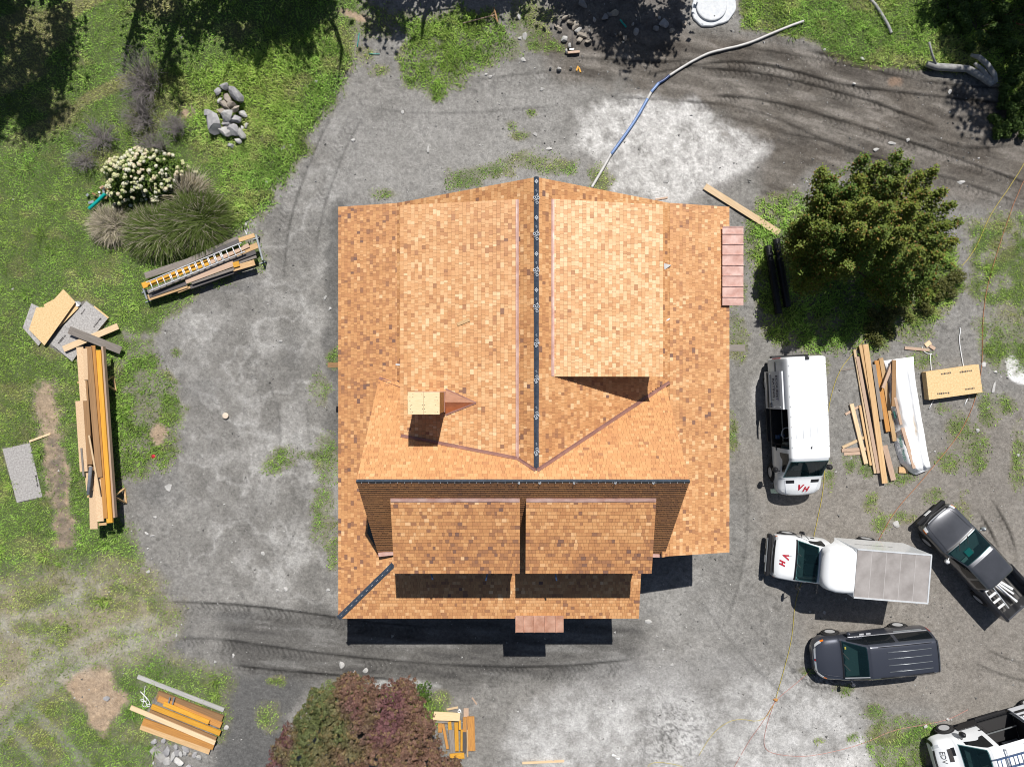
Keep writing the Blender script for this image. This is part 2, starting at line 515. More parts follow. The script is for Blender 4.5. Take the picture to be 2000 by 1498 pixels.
LAWN = [(-160, -160), (640, -160), (700, 20), (690, 110), (655, 190), (612, 240), (590, 300), (535, 385), (480, 440), (440, 470), (500, 470), (512, 515), (400, 560), (345, 600), (300, 650), (240, 650), (235, 700), (225, 760), (240, 880), (232, 1000), (265, 1040), (270, 1120), (240, 1165), (130, 1130), (60, 1160), (-160, 1150)]
DRY = [(-160, 1120), (60, 1140), (150, 1100), (290, 1130), (335, 1190), (300, 1260), (270, 1300), (150, 1290), (60, 1350), (-20, 1440), (-160, 1440)]
BL = [(-160, 1440), (10, 1380), (120, 1290), (240, 1270), (330, 1290), (437, 1325), (437, 1400), (428, 1440), (300, 1440), (310, 1560), (330, 1660), (-160, 1660)]
ISL = [(232, 660), (300, 660), (310, 720), (345, 750), (355, 800), (345, 880), (320, 910), (295, 900), (280, 930), (225, 930), (210, 800)]
TR = [(1438, -160), (1810, -160), (1830, 70), (1822, 132), (1700, 132), (1640, 108), (1560, 72), (1450, 52)]
TRD = [(1800, -160), (2160, -160), (2160, 310), (2010, 275), (1965, 210), (1945, 150), (1820, 128)]
TC = [(700, 0), (800, 40), (870, 20), (960, 20), (990, 60), (980, 110), (930, 140), (900, 170), (850, 190), (800, 165), (770, 110), (800, 70)]
RM = [(1485, 395), (1560, 380), (1620, 430), (1860, 480), (1880, 560), (1840, 620), (1760, 650), (1700, 690), (1600, 690), (1500, 660), (1475, 560), (1462, 480)]
RR = [(1890, 440), (1960, 420), (2160, 430), (2160, 720), (1960, 730), (1930, 690), (1915, 600)]
BRG = [(1690, 1430), (1720, 1400), (1830, 1415), (1850, 1440), (1815, 1460), (1800, 1560), (1740, 1560), (1700, 1470)]
BC = [(640, 1330), (700, 1325), (720, 1350), (800, 1340), (860, 1380), (890, 1400), (800, 1440), (640, 1440)]
SMALLG = [(750, 378, 24, 10), (905, 352, 32, 22), (965, 335, 40, 14), (1030, 312, 45, 16), (1090, 325, 40, 16), (1012, 265, 16, 10), (1040, 220, 12, 8), (1170, 350, 22, 24), (1000, 245, 12, 9), (1440, 560, 16, 40), (1440, 660, 20, 40), (1432, 850, 10, 40), (555, 890, 26, 18), (530, 912, 20, 14), (600, 890, 24, 8), (638, 900, 24, 50), (632, 1010, 22, 60), (650, 1080, 12, 30), (625, 760, 18, 30), (650, 700, 14, 20), (525, 1400, 22, 34), (540, 1330, 16, 10), (345, 690, 10, 8), (290, 770, 30, 60), (230, 1180, 30, 14), (100, 1160, 20, 16), (1905, 880, 26, 40), (1870, 840, 26, 30), (1930, 800, 20, 30), (1980, 640, 40, 60), (1690, 910, 22, 22), (1660, 900, 14, 20), (1800, 700, 26, 20), (1790, 650, 30, 20), (1760, 930, 24, 20), (1850, 900, 20, 20), (1840, 800, 14, 10), (1900, 760, 14, 20), (1960, 790, 20, 20), (1730, 1130, 20, 14), (1720, 1020, 16, 20), (1760, 1010, 24, 14), (1820, 970, 20, 14), (1880, 1010, 14, 40), (1700, 985, 14, 20), (1990, 900, 16, 60), (1650, 1345, 20, 10), (1710, 1390, 20, 16), (1665, 1440, 12, 10), (1600, 1445, 10, 6), (1620, 1300, 12, 10), (1575, 1310, 14, 8), (1620, 930, 10, 30), (990, 95, 30, 20), (1040, 40, 40, 40), (1080, 90, 26, 14), (820, 60, 30, 30), (730, 40, 50, 30), (710, 110, 20, 16), (640, 160, 30, 40), (740, 140, 20, 12), (1045, 90, 20, 12), (1610, 715, 10, 16), (1470, 480, 24, 40), (1480, 430, 20, 20), (860, 1375, 20, 22), (1950, 500, 30, 40), (1905, 560, 20, 20)]

TRACKS = [  # (points, half width, strength) wheel ruts
    ([(1250, 158), (1400, 128), (1480, 132), (1560, 150), (1640, 175), (1760, 190), (1900, 205), (2150, 230)], 9, 1.0),
    ([(1330, 138), (1400, 142), (1500, 152), (1600, 178), (1700, 205), (1790, 240), (1850, 262)], 8, .9),
    ([(1370, 195), (1450, 198), (1530, 212), (1620, 238), (1700, 262), (1790, 290), (1900, 330), (2150, 420)], 9, .8),
    ([(1180, 195), (1300, 205), (1420, 212), (1520, 240), (1640, 300), (1720, 320)], 9, .6),
    ([(1560, 105), (1650, 125), (1740, 140), (1830, 148), (1950, 160)], 10, .9),
    ([(1450, 100), (1560, 118), (1680, 140), (1780, 165), (1900, 180), (2150, 190)], 9, .7),
    ([(1100, 118), (1200, 122), (1290, 130), (1380, 118)], 6, .7),
    ([(1500, 265), (1620, 285), (1740, 330), (1900, 370), (2150, 470)], 10, .6),
    ([(1780, 260), (1850, 290), (1900, 300), (2000, 290)], 8, .6),
    ([(300, 1188), (420, 1190), (520, 1200), (640, 1216), (720, 1228), (860, 1240)], 13, .7),
    ([(320, 1262), (430, 1262), (560, 1282), (700, 1300), (900, 1316), (1100, 1318), (1260, 1300)], 15, .7),
    ([(430, 1300), (520, 1312), (640, 1322), (800, 1334)], 5, .8),
    ([(650, 195), (615, 260), (590, 320), (560, 400), (545, 480), (540, 560)], 13, .50), ([(860, 175), (960, 165), (1080, 150), (1180, 165)], 12, .35), ([(690, 215), (800, 235), (950, 230), (1120, 215)], 11, .30), ([(470, 700), (520, 760), (540, 860), (500, 980), (430, 1080)], 14, .30), ([(560, 680), (590, 800), (590, 940), (560, 1060), (480, 1150)], 13, .26), ([(1440, 900), (1450, 1000), (1440, 1110), (1400, 1230)], 13, .35), ([(1340, 1150), (1420, 1270), (1560, 1400)], 12, .3),
    ([(720, 195), (680, 250), (645, 330), (615, 420), (600, 520)], 12, .48),
    ([(1895, 985), (1930, 1040), (1955, 1100)], 7, .8), ([(1920, 960), (1965, 1030), (1985, 1100)], 6, .7),
    ([(1880, 880), (1905, 920), (1915, 960)], 8, .8),
    ([(1905, 1260), (1950, 1290), (2020, 1310)], 8, .5), ([(1880, 1290), (1960, 1330), (2050, 1345)], 8, .5),
    ([(1300, 1120), (1400, 1180), (1480, 1260), (1600, 1380)], 16, .18), ([(560, 620), (600, 600), (640, 560)], 12, .15),
]
LTRACK = [  # pale tracks over the grass
    ([(-60, 1290), (80, 1300), (160, 1330), (60, 1400)], 30, .0),
]

def track_field(x, y):
    dark = np.zeros(x.shape); hgt = np.zeros(x.shape)
    for k, (pts, hw, st) in enumerate(TRACKS):
        p = np.array(pts, float)
        # smooth the polyline
        for _ in range(3):
            q = [p[0]]
            for i in range(len(p) - 1):
                q += [p[i] * .75 + p[i + 1] * .25, p[i] * .25 + p[i + 1] * .75]
            p = np.array(q + [p[-1]])
        mn = p.min(0) - 40; mx = p.max(0) + 40
        sel = (x > mn[0]) & (x < mx[0]) & (y > mn[1]) & (y < mx[1])
        if not sel.any(): continue
        xs = x[sel]; ys = y[sel]; bd = np.full(xs.shape, 1e9); bs = np.zeros(xs.shape); sg = np.zeros(xs.shape); L = 0
        for i in range(len(p) - 1):
            e = p[i + 1] - p[i]; l = math.hypot(*e)
            if l < 1e-6: continue
            t = np.clip(((xs - p[i][0]) * e[0] + (ys - p[i][1]) * e[1]) / (l * l), 0, 1)
            dx = xs - p[i][0] - e[0] * t; dy = ys - p[i][1] - e[1] * t
            dd = np.hypot(dx, dy); m = dd < bd
            bd = np.where(m, dd, bd); bs = np.where(m, L + t * l, bs); sg = np.where(m, np.sign(dx * e[1] - dy * e[0]), sg)
            L += l
        fade = st * sst(0, 60, bs) * sst(0, 60, L - bs) * (0.35 + 0.9 * fbm(xs, ys, 50, k + 3, 2))
        core = sst(hw, hw * .75, bd)
        rib = (0.5 + 0.5 * np.sin(2 * math.pi * (bs + bd * 0.7 + 7 * fbm(xs, ys, 22, k, 2)) / 10.0)) ** 2 * sst(.30, .58, fbm(xs, ys, 26, k + 40, 3))
        edge = np.exp(-((bd - hw) / 2.4) ** 2) * (sg > 0) + 0.35 * np.exp(-((bd - hw) / 2.2) ** 2)
        dk = fade * 1.35 * (core * (0.06 + 0.66 * rib) + 0.8 * edge)
        dark[sel] = np.maximum(dark[sel], dk)
        hgt[sel] += fade * (core * (-.018 - .03 * rib) + .02 * np.exp(-((bd - hw - 4) / 3) ** 2) - 0.03 * edge)
    return dark, hgt

def paint(x, y):
    """albedo, grass cover, grass length, grass dryness and relief of the yard at plan (x, y)"""
    n0 = fbm(x, y, 180, 1); n1 = fbm(x, y, 46, 2); n2 = fbm(x, y, 14, 5, 3); n3 = fbm(x, y, 90, 9)
    base = np.ones(x.shape + (3,)) * np.array((.192, .185, .174))
    wx = x + 30 * (fbm(x, y, 80, 24, 3) - .5); wy = y + 30 * (fbm(x, y, 80, 25, 3) - .5)
    rg1 = 1 - np.abs(fbm(wx, wy, 34, 22, 3) - .5) * 2; rg2 = 1 - np.abs(fbm(wx, wy * 1.3, 15, 23, 3) - .5) * 2
    base *= (0.80 + 0.46 * n1 + .30 * (n2 - .5))[..., None]
    base = lerp3(base, (.36, .352, .34), np.clip(sst(.86, 1, rg1) * .16 + sst(.88, 1, rg2) * .14, 0, .8) * sst(.3, .62, n3))
    base *= (1 - .30 * sst(.60, .78, fbm(x, y, 9, 26, 2)) * sst(.4, .6, n1))[..., None]
    # dusty pale veins on the west yard
    v = np.abs(fbm(x, y, 70, 21, 4) - .5) * 2
    west = smask(x, y, [(330, 560), (560, 360), (650, 300), (650, 1200), (500, 1180), (380, 1120), (330, 900)], 60, 30, 60, 4)
    base = lerp3(base, (.40, .392, .38), np.clip((1 - sst(0, .13, v)) * west * .38 + west * .30 * sst(.38, .66, n1), 0, 1))
    rear = smask(x, y, [(640, 200), (800, 190), (1100, 150), (1150, 360), (640, 400)], 50, 30, 60, 14)
    base = lerp3(base, (.33, .325, .32), rear * .35 * (0.3 + n1))
    # dark, damp soil, with shade painted in along the west eave
    dk = smask(x, y, [(1060, 70), (1340, 60), (1440, 70), (1560, 80), (1820, 135), (1960, 190), (2160, 250), (2160, 420), (1900, 400), (1600, 330), (1490, 400), (1480, 310), (1400, 230), (1180, 170), (1080, 150)], 26, 22, 60, 8)
    base = lerp3(base, (.108, .094, .080), dk * np.clip(0.72 + .5 * (n1 - .3), 0, 1))
    stk = fbm(x * .35 + y * .1, y * 1.6 - x * .42, 26, 27, 3)
    base = lerp3(base, (.225, .205, .185), dk * .65 * sst(.52, .72, stk)); base = lerp3(base, (.055, .048, .042), dk * .6 * sst(.56, .74, 1 - stk))
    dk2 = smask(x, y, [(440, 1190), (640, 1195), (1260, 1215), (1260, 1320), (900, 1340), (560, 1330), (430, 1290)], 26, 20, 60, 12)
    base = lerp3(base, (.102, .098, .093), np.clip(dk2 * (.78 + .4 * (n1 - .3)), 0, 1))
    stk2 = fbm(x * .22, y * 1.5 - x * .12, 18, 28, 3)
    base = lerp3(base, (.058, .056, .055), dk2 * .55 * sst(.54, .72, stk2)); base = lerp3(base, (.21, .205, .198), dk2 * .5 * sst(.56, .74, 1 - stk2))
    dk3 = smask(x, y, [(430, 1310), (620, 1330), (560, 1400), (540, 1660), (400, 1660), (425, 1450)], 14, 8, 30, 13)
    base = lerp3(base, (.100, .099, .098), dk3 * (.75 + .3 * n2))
    eave_shade = smask(x, y, [(645, 390), (675, 390), (675, 900), (640, 850), (638, 560)], 12, 22, 40, 15)  # shade beside the west eave, painted into the ground colour
    base = lerp3(base, (.10, .098, .095), eave_shade * .75)
    dk4 = blob(x, y, 1400, 330, 110, 55, -20, .7, .3, 40, 16)
    base = lerp3(base, (.17, .16, .155), dk4 * .7)
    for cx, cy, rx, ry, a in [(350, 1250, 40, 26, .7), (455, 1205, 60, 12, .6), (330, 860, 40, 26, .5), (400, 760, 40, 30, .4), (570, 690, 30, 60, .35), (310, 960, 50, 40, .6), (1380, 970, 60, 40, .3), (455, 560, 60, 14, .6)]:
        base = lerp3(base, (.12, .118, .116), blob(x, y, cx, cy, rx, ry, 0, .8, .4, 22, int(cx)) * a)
    # warm brown east yard
    br = smask(x, y, [(1440, 880), (1560, 960), (1760, 860), (2160, 700), (2160, 1420), (1850, 1420), (1640, 1340), (1560, 1240), (1470, 1000)], 50, 40, 70, 17)
    base = lerp3(base, (.205, .178, .150), br * .45)
    # pale sand
    pale = smask(x, y, [(1130, 240), (1150, 190), (1250, 185), (1330, 190), (1400, 225), (1470, 250), (1498, 290), (1480, 325), (1420, 345), (1380, 370), (1300, 410), (1200, 375), (1175, 310), (1120, 290)], 18, 22, 50, 6)
    base = lerp3(base, (.54, .53, .52), pale * np.clip(.38 + .9 * (n2 - .3) + .6 * (n1 - .45) + .4 * sst(.8, 1, rg2), .04, 1))
    # pale gravel, south drive
    gv = smask(x, y, [(1000, 1400), (1100, 1350), (1240, 1330), (1400, 1340), (1540, 1330), (1640, 1360), (1680, 1420), (1730, 1500), (1730, 1660), (960, 1660), (975, 1470)], 34, 30, 70, 7)
    sp = vn(x, y, 3.2, 31)
    base = lerp3(base, (.52, .515, .51), gv * np.clip(.55 + .9 * (n1 - .5) + .6 * (n2 - .5), 0, 1))
    dkg = gv * blob(x, y, 1320, 1430, 70, 90, 20, .8, .5, 30, 41)
    base = base * (1 - .5 * dkg * (sp > .62))[..., None]
    gv2 = blob(x, y, 1600, 1325, 60, 24, 10, .6, .5, 20, 42)
    base = base * (1 - .55 * gv2 * (sp > .5))[..., None]
    gs = blob(x, y, 1280, 1330, 200, 60, -8, .9, .4, 50, 43)
    base = lerp3(base, (.34, .335, .33), gs * .5)
    base = lerp3(base, (.40, .395, .385), blob(x, y, 1350, 1200, 150, 90, 20, .9, .4, 50, 44) * .35 * n1)
    base = lerp3(base, (.40, .39, .385), blob(x, y, 1480, 770, 20, 40, 0, .8, .4, 20, 45) * .7)
    base = lerp3(base, (.70, .70, .70), smask(x, y, [(1962, 702), (1975, 692), (2000, 715), (2060, 700), (2060, 750), (1990, 752), (1970, 735)], 3, 4, 14, 46))
    base = lerp3(base, (.27, .19, .14), blob(x, y, 1748, 160, 14, 12, 0, .6, .5, 12, 47) * .9 + blob(x, y, 1712, 128, 16, 8, 0, .6, .5, 12, 47) * .6)
    base = lerp3(base, (.40, .40, .39), smask(x, y, [(640, 1365), (690, 1335), (780, 1325), (840, 1332), (860, 1340), (760, 1345), (690, 1345), (660, 1380)], 6, 5, 16, 48) * .8)
    tdark, th = track_field(x, y)
    base = base * (1 - .74 * np.clip(tdark, 0, 1))[..., None]
    # ---- grass cover
    g = smask(x, y, LAWN, 15, 15, 26, 51)
    thin = np.clip(sst(.35, .62, fbm(x, y, 26, 61, 4)), 0, 1)
    dry = smask(x, y, DRY, 40, 26, 60, 52)
    bl = smask(x, y, BL, 26, 16, 46, 53)
    g = np.maximum(g, bl * (.75 + .25 * thin))
    drygreen = dry * (.28 + .62 * thin * sst(.38, .58, fbm(x, y, 90, 62)))
    g = np.maximum(g * (1 - dry * .8), drygreen)
    g = np.maximum(g, smask(x, y, ISL, 14, 12, 24, 54) * (.35 + .65 * thin))
    g = np.maximum(g, smask(x, y, TR, 8, 8, 24, 55))
    g = np.maximum(g, smask(x, y, TRD, 10, 12, 30, 56))
    g = np.maximum(g, smask(x, y, TC, 10, 12, 24, 57) * (.4 + .6 * thin))
    g = np.maximum(g, smask(x, y, RM, 14, 14, 30, 58) * (.35 + .65 * thin))
    g = np.maximum(g, smask(x, y, RR, 20, 20, 36, 59) * (.15 + .85 * thin))
    g = np.maximum(g, smask(x, y, BRG, 12, 10, 24, 60) * (.4 + .6 * thin))
    g = np.maximum(g, smask(x, y, BC, 10, 8, 20, 63) * (.5 + .5 * thin))
    for i, (cx, cy, rx, ry) in enumerate(SMALLG):
        g = np.maximum(g, blob(x, y, cx, cy, rx * 1.1, ry * 1.1, 0, .7, .55, 16, i) * (.35 + .5 * thin))
    # bare patches
    bare = .95 * smask(x, y, [(66, 750), (108, 748), (118, 800), (122, 850), (132, 930), (128, 990), (148, 1020), (145, 1068), (108, 1070), (105, 1000), (92, 960), (84, 880), (70, 820)], 11, 11, 16, 71)
    bare2 = smask(x, y, [(120, 1325), (170, 1293), (205, 1305), (248, 1350), (255, 1368), (225, 1400), (200, 1430), (180, 1420), (150, 1370)], 10, 13, 18, 72)
    bare3 = blob(x, y, 310, 848, 20, 24, 0, .5, .4, 14, 73)
    bare4 = smask(x, y, [(128, 905), (138, 905), (134, 990), (128, 990)], 4, 5, 14, 74)
    bare5 = blob(x, y, 365, 222, 20, 18, 0, .6, .5, 14, 75) + blob(x, y, 690, 30, 40, 10, 20, .6, .5, 14, 76)
    bt = np.clip(bare + bare2 + bare3 + bare4 * .8 + np.clip(bare5, 0, 1), 0, 1)
    stones = smask(x, y, [(300, 1450), (330, 1450), (400, 1460), (420, 1490), (400, 1600), (320, 1600)], 6, 6, 16, 77)
    for pl_ in ([(4, 876), (58, 864), (83, 971), (33, 983)], [(62, 640), (124, 570), (150, 590), (170, 586), (212, 622), (200, 660), (150, 705), (100, 680)], [(300, 1360), (434, 1405), (415, 1462), (275, 1420)]):
        g = g * (1 - smask(x, y, pl_, 3, 1, 10, 90))
    g = g * (1 - bt) * (1 - stones)
    base = lerp3(base, (.345, .255, .175), bt * (.75 + .3 * n2))
    dmp = smask(x, y, [(90, 850), (125, 850), (130, 940), (128, 985), (145, 1030), (140, 1062), (112, 1062), (110, 990), (96, 930)], 8, 10, 20, 78)
    base = lerp3(base, (.15, .125, .105), dmp * bt * np.clip(1.6 * (n2 - .1), 0, 1))
    base = lerp3(base, (.365, .300, .215), dry * .8 * (1 - g))
    base = lerp3(base, (.33, .325, .31), dry * .7 * sst(.5, .66, fbm(x, y, 60, 79)))
    # dead grass fringes round the green
    fringe = np.clip(g * (1 - g) * 4, 0, 1)
    base = lerp3(base, (.24, .20, .13), fringe * .35)
    swt = np.zeros(x.shape)
    for sp_ in ([(340, 1235), (240, 1262), (140, 1310), (60, 1375), (-40, 1480)], [(300, 1210), (180, 1245), (80, 1300), (-60, 1400)], [(60, 1385), (120, 1440), (200, 1530)], [(20, 1420), (70, 1480), (110, 1560)], [(190, 1150), (90, 1190), (-40, 1230)]):
        p_ = np.array(sp_, float); bd_ = np.full(x.shape, 1e9)
        for i in range(len(p_) - 1):
            e = p_[i + 1] - p_[i]; t = np.clip(((x - p_[i][0]) * e[0] + (y - p_[i][1]) * e[1]) / (e @ e), 0, 1)
            bd_ = np.minimum(bd_, np.hypot(x - p_[i][0] - e[0] * t, y - p_[i][1] - e[1] * t))
        swt = np.maximum(swt, sst(16, 5, bd_ + 9 * (fbm(x, y, 30, 96) - .5)) * (.35 + .8 * fbm(x, y, 44, 97)))
    base = lerp3(base, (.34, .335, .29), swt * .55); g = g * (1 - .55 * swt)
    dryness = np.clip(.12 + .75 * sst(.50, .72, fbm(x, y * 1.6, 60, 81)) + dry * .5, 0, 1)
    # mown lawn stripes, upper left
    lawn_top = smask(x, y, [(-160, -160), (420, -160), (330, 110), (240, 210), (60, 280), (-160, 300)], 40, 20, 50, 82)
    dryness = np.clip(dryness * .75 + lawn_top * .8 * sst(.52, .66, vn(x * .55 + y * .35, y * 2.3 + x * .95, 60, 83)), 0, 1)
    tall = np.maximum(smask(x, y, [(330, 150), (640, 60), (690, 120), (640, 220), (590, 300), (540, 390), (440, 480), (440, 330), (370, 260)], 24, 16, 40, 84), smask(x, y, RM, 20, 10, 30, 85))
    tall = np.maximum(tall, smask(x, y, TC, 20, 10, 30, 86) * .8)
    tall = np.maximum(tall, smask(x, y, TR, 20, 10, 30, 88) * .5)
    tall = np.maximum(tall, smask(x, y, TRD, 20, 10, 30, 88) * .9)
    tall = np.maximum(tall, smask(x, y, [(170, 700), (340, 690), (350, 900), (200, 930)], 20, 10, 30, 89) * .4)
    under = np.ones(x.shape + (3,)) * np.array((.062, .098, .022)) * (0.7 + .6 * n2)[..., None]
    under = lerp3(under, (.17, .145, .075), dryness * .7)
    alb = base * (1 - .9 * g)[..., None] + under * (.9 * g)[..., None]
    z = (n0 - .5) * .10 + (n1 - .5) * .035 + (n2 - .5) * .022 + th
    rough = smask(x, y, [(1060, -40), (1340, -40), (1340, 60), (1140, 100), (1090, 80)], 20, 16, 30, 87)
    z = z + rough * (fbm(x, y, 16, 88) - .45) * .34
    alb = lerp3(alb, (.12, .107, .098), rough * .75 * (1 - g))
    z = z + dk * (n2 - .5) * .05 + bt * (n2 - .5) * .10 + dry * (n2 - .5) * .03
    return alb, g, tall, dryness, z

gx = np.arange(-150, 2151, 2.9); gy = np.arange(-150, 1651, 2.9)
GX, GY = np.meshgrid(gx, gy)
ALB, GC, GT, GD, GZ = paint(GX, GY)
ed = np.minimum(np.minimum(GX - gx[0], gx[-1] - GX), np.minimum(GY - gy[0], gy[-1] - GY))
GZ = GZ * sst(0, 60, ed)
def gsample(F, u, v):
    i = np.clip(((np.asarray(u) + 150) / 2.9), 0, len(gx) - 1.001); j = np.clip(((np.asarray(v) + 150) / 2.9), 0, len(gy) - 1.001)
    i0 = i.astype(int); j0 = j.astype(int); fx = i - i0; fy = j - j0
    if F.ndim == 3: fx = fx[..., None]; fy = fy[..., None]
    return (F[j0, i0] * (1 - fx) + F[j0, i0 + 1] * fx) * (1 - fy) + (F[j0 + 1, i0] * (1 - fx) + F[j0 + 1, i0 + 1] * fx) * fy
def gz(u, v):
    return float(gsample(GZ, np.array([u]), np.array([v]))[0])
def gzw(p):
    return gz(p[0] * S + 1000, 749 - p[1] * S)

ny, nx = GX.shape
Vg = np.stack([(GX - 1000) / S, -(GY - 749) / S, GZ], -1).reshape(-1, 3)
ii = np.arange(ny * nx).reshape(ny, nx)
Fg = np.stack([ii[:-1, :-1], ii[1:, :-1], ii[1:, 1:], ii[:-1, 1:]], -1).reshape(-1, 4)
Cg = ALB.reshape(-1, 3)
# coarse surround joined to the surveyed part, out to the horizon
ringx = [-9000, -4000, -1500, -600]; far = []
b0 = len(Vg)
edge = np.concatenate([ii[0, :], ii[1:, -1], ii[-1, -2::-1], ii[-2:0, 0]])
rings = [edge]; VV = [Vg]; CC = [Cg]; FF = [Fg]; tot = b0
for k, sc in enumerate((1.05, 1.4, 2.2, 6.0)):
    c0 = np.array([0.0, 0.0]); e = Vg[edge][:, :2] * sc
    VV.append(np.concatenate([e, np.full((len(e), 1), -0.02 * (k + 1))], 1))
    CC.append(np.ones((len(e), 3)) * np.array((.07, .09, .03)))
    idx = np.arange(tot, tot + len(e)); tot += len(e)
    a = rings[-1]; FF.append(np.stack([a, np.roll(a, -1), np.roll(idx, -1), idx], -1))
    rings.append(idx)
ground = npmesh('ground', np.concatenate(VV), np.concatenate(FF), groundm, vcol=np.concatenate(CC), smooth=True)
ground['kind'] = 'structure'

# ------------------------------------------------------------ grass blades (nobody could count them)
def blades(n, u, v, hgt, wid, col, lean=(0.35, 1.1), az=None):
    N = len(u)
    a = rng.uniform(0, 2 * np.pi, N) if az is None else az
    ln = rng.uniform(lean[0], lean[1], N)
    base = np.stack([(u - 1000) / S, -(v - 749) / S, gsample(GZ, u, v) - .01], -1)
    d = np.stack([np.cos(a) * np.sin(ln), np.sin(a) * np.sin(ln), np.cos(ln)], -1)
    d2 = np.stack([np.cos(a) * np.sin(ln + .5), np.sin(a) * np.sin(ln + .5), np.cos(ln + .5)], -1)
    sd = np.stack([-np.sin(a), np.cos(a), np.zeros(N)], -1) * (wid / 2)[:, None]
    mid = base + d * (hgt * .55)[:, None]; tip = mid + d2 * (hgt * .45)[:, None]
    V = np.stack([base - sd, base + sd, mid + sd * .8, mid - sd * .8, tip], 1)
    k = np.arange(N)[:, None] * 5
    F = np.concatenate([k + np.array([[0, 1, 2]]), k + np.array([[0, 2, 3]]), k + np.array([[3, 2, 4]])], 0)
    C = np.concatenate([col, col, col], 0)
    return V.reshape(-1, 3), F, C
def grass_cols(u, v, dr):
    N = len(u)
    t = fbm(u, v, 34, 91, 3) + rng.normal(0, .10, N)
    c = np.array((.062, .150, .018)) * (1 - t)[:, None] + np.array((.150, .290, .048)) * t[:, None]
    olive = fbm(u, v, 120, 92, 2)[:, None]
    c = c * (1 - .5 * olive) + np.array((.165, .210, .030)) * .5 * olive
    d = np.clip(dr * .62 + rng.normal(0, .12, N), 0, 1)[:, None]
    c = c * (1 - d) + np.array((.270, .235, .105)) * d
    return c * (1.76 * rng.uniform(.6, 1.4, N) * (.55 + .9 * fbm(u, v, 16, 94, 2)) * (.72 + .56 * fbm(u, v, 90, 98, 3)))[:, None] * np.array((1.05, 1, 1.1))
N0 = 640000
u = rng.uniform(-60, 2060, N0); v = rng.uniform(-60, 1560, N0)
gcv = gsample(GC, u, v); tl = gsample(GT, u, v); dr = gsample(GD, u, v)
keep = rng.random(N0) < gcv ** .85
u, v, tl, dr = u[keep], v[keep], tl[keep], dr[keep]
clump = fbm(u, v, 18, 95, 2)
hg = (.06 + .10 * clump) * rng.uniform(.6, 1.3, len(u)) + tl * (.05 + .22 * clump * rng.uniform(.3, 1.2, len(u)))
V, F, C = blades(len(u), u, v, hg, .020 + .012 * rng.random(len(u)) + .008 * tl, grass_cols(u, v, dr))
tag(npmesh('lawn_grass', V, F, grassm, fcol=C), kind='stuff')
# taller tufts of weeds and long grass
NT = 2600
u0 = rng.uniform(-20, 2020, NT); v0 = rng.uniform(-20, 1520, NT)
tl = gsample(GT, u0, v0); gcv = gsample(GC, u0, v0)
keep = rng.random(NT) < (tl * .95 + .10) * gcv
u0, v0 = u0[keep], v0[keep]; m = 34
u = np.repeat(u0, m) + rng.normal(0, 4, len(u0) * m); v = np.repeat(v0, m) + rng.normal(0, 4, len(u0) * m)
hsc = np.repeat(rng.uniform(.18, .42, len(u0)), m)
az = np.arctan2(-(v - np.repeat(v0, m)), u - np.repeat(u0, m)) + rng.normal(0, .5, len(u))
V, F, C = blades(len(u), u, v, hsc * rng.uniform(.5, 1.1, len(u)), np.full(len(u), .026), grass_cols(u, v, np.repeat(rng.uniform(0, .35, len(u0)), m)) * 1.05, (.25, 1.0), az)
tag(npmesh('weed_tufts', V, F, grassm, fcol=C), kind='stuff')
# small white clover blooms by the bare patch
u = rng.normal(175, 9, 40); v = rng.normal(1443, 8, 40)

# ------------------------------------------------------------ loose stones and grit
def chips(u, v, r, col):
    N = len(u)
    base = np.array([(1, 0, 0), (-.6, .8, 0), (-.5, -.85, 0), (.15, .1, .75), (0, 0, -.4)])
    a = rng.uniform(0, 2 * np.pi, N); c = np.cos(a); s_ = np.sin(a)
    k = base[None] * rng.uniform(.6, 1.4, (N, 5, 3)) * r[:, None, None]
    x = k[..., 0] * c[:, None] - k[..., 1] * s_[:, None]; y = k[..., 0] * s_[:, None] + k[..., 1] * c[:, None]
    V = np.stack([x + ((u - 1000) / S)[:, None], y - ((v - 749) / S)[:, None], k[..., 2] + gsample(GZ, u, v)[:, None] + (r * .15)[:, None]], -1)
    f = np.array([(0, 1, 3), (1, 2, 3), (2, 0, 3)])
    F = (np.arange(N)[:, None, None] * 5 + f[None]).reshape(-1, 3)
    return V.reshape(-1, 3), F, np.repeat(col, 3, 0)
NC = 30000
u = rng.uniform(-20, 2020, NC); v = rng.uniform(-20, 1520, NC)
gcv = gsample(GC, u, v)
dens = .25 + .75 * sst(.45, .7, fbm(u, v, 90, 97, 3))
keep = (rng.random(NC) < dens * (1 - .85 * gcv))
u, v = u[keep], v[keep]
r = .009 + .060 * rng.random(len(u)) ** 9 + .016 * rng.random(len(u)) ** 2
br = np.where(rng.random(len(u)) < .5, rng.uniform(.24, .52, len(u)), rng.uniform(.09, .20, len(u)))
V, F, C = chips(u, v, r, br[:, None] * np.array((1, .985, .96)))
tag(npmesh('loose_grit', V, F, stonem, fcol=C), kind='stuff')
# ============================================================ HOUSE
# surveyed roof heights as a fraction of H; u, v plan
EV, KINK, RIDGE, GRIDGE = .118, .1369, .2453, .2574
def hz(f): return f * H
house = thing('house', 'large house with a new orange cedar shingle roof, dormers and copper flashings', 'house', G(1030, 780, 0))

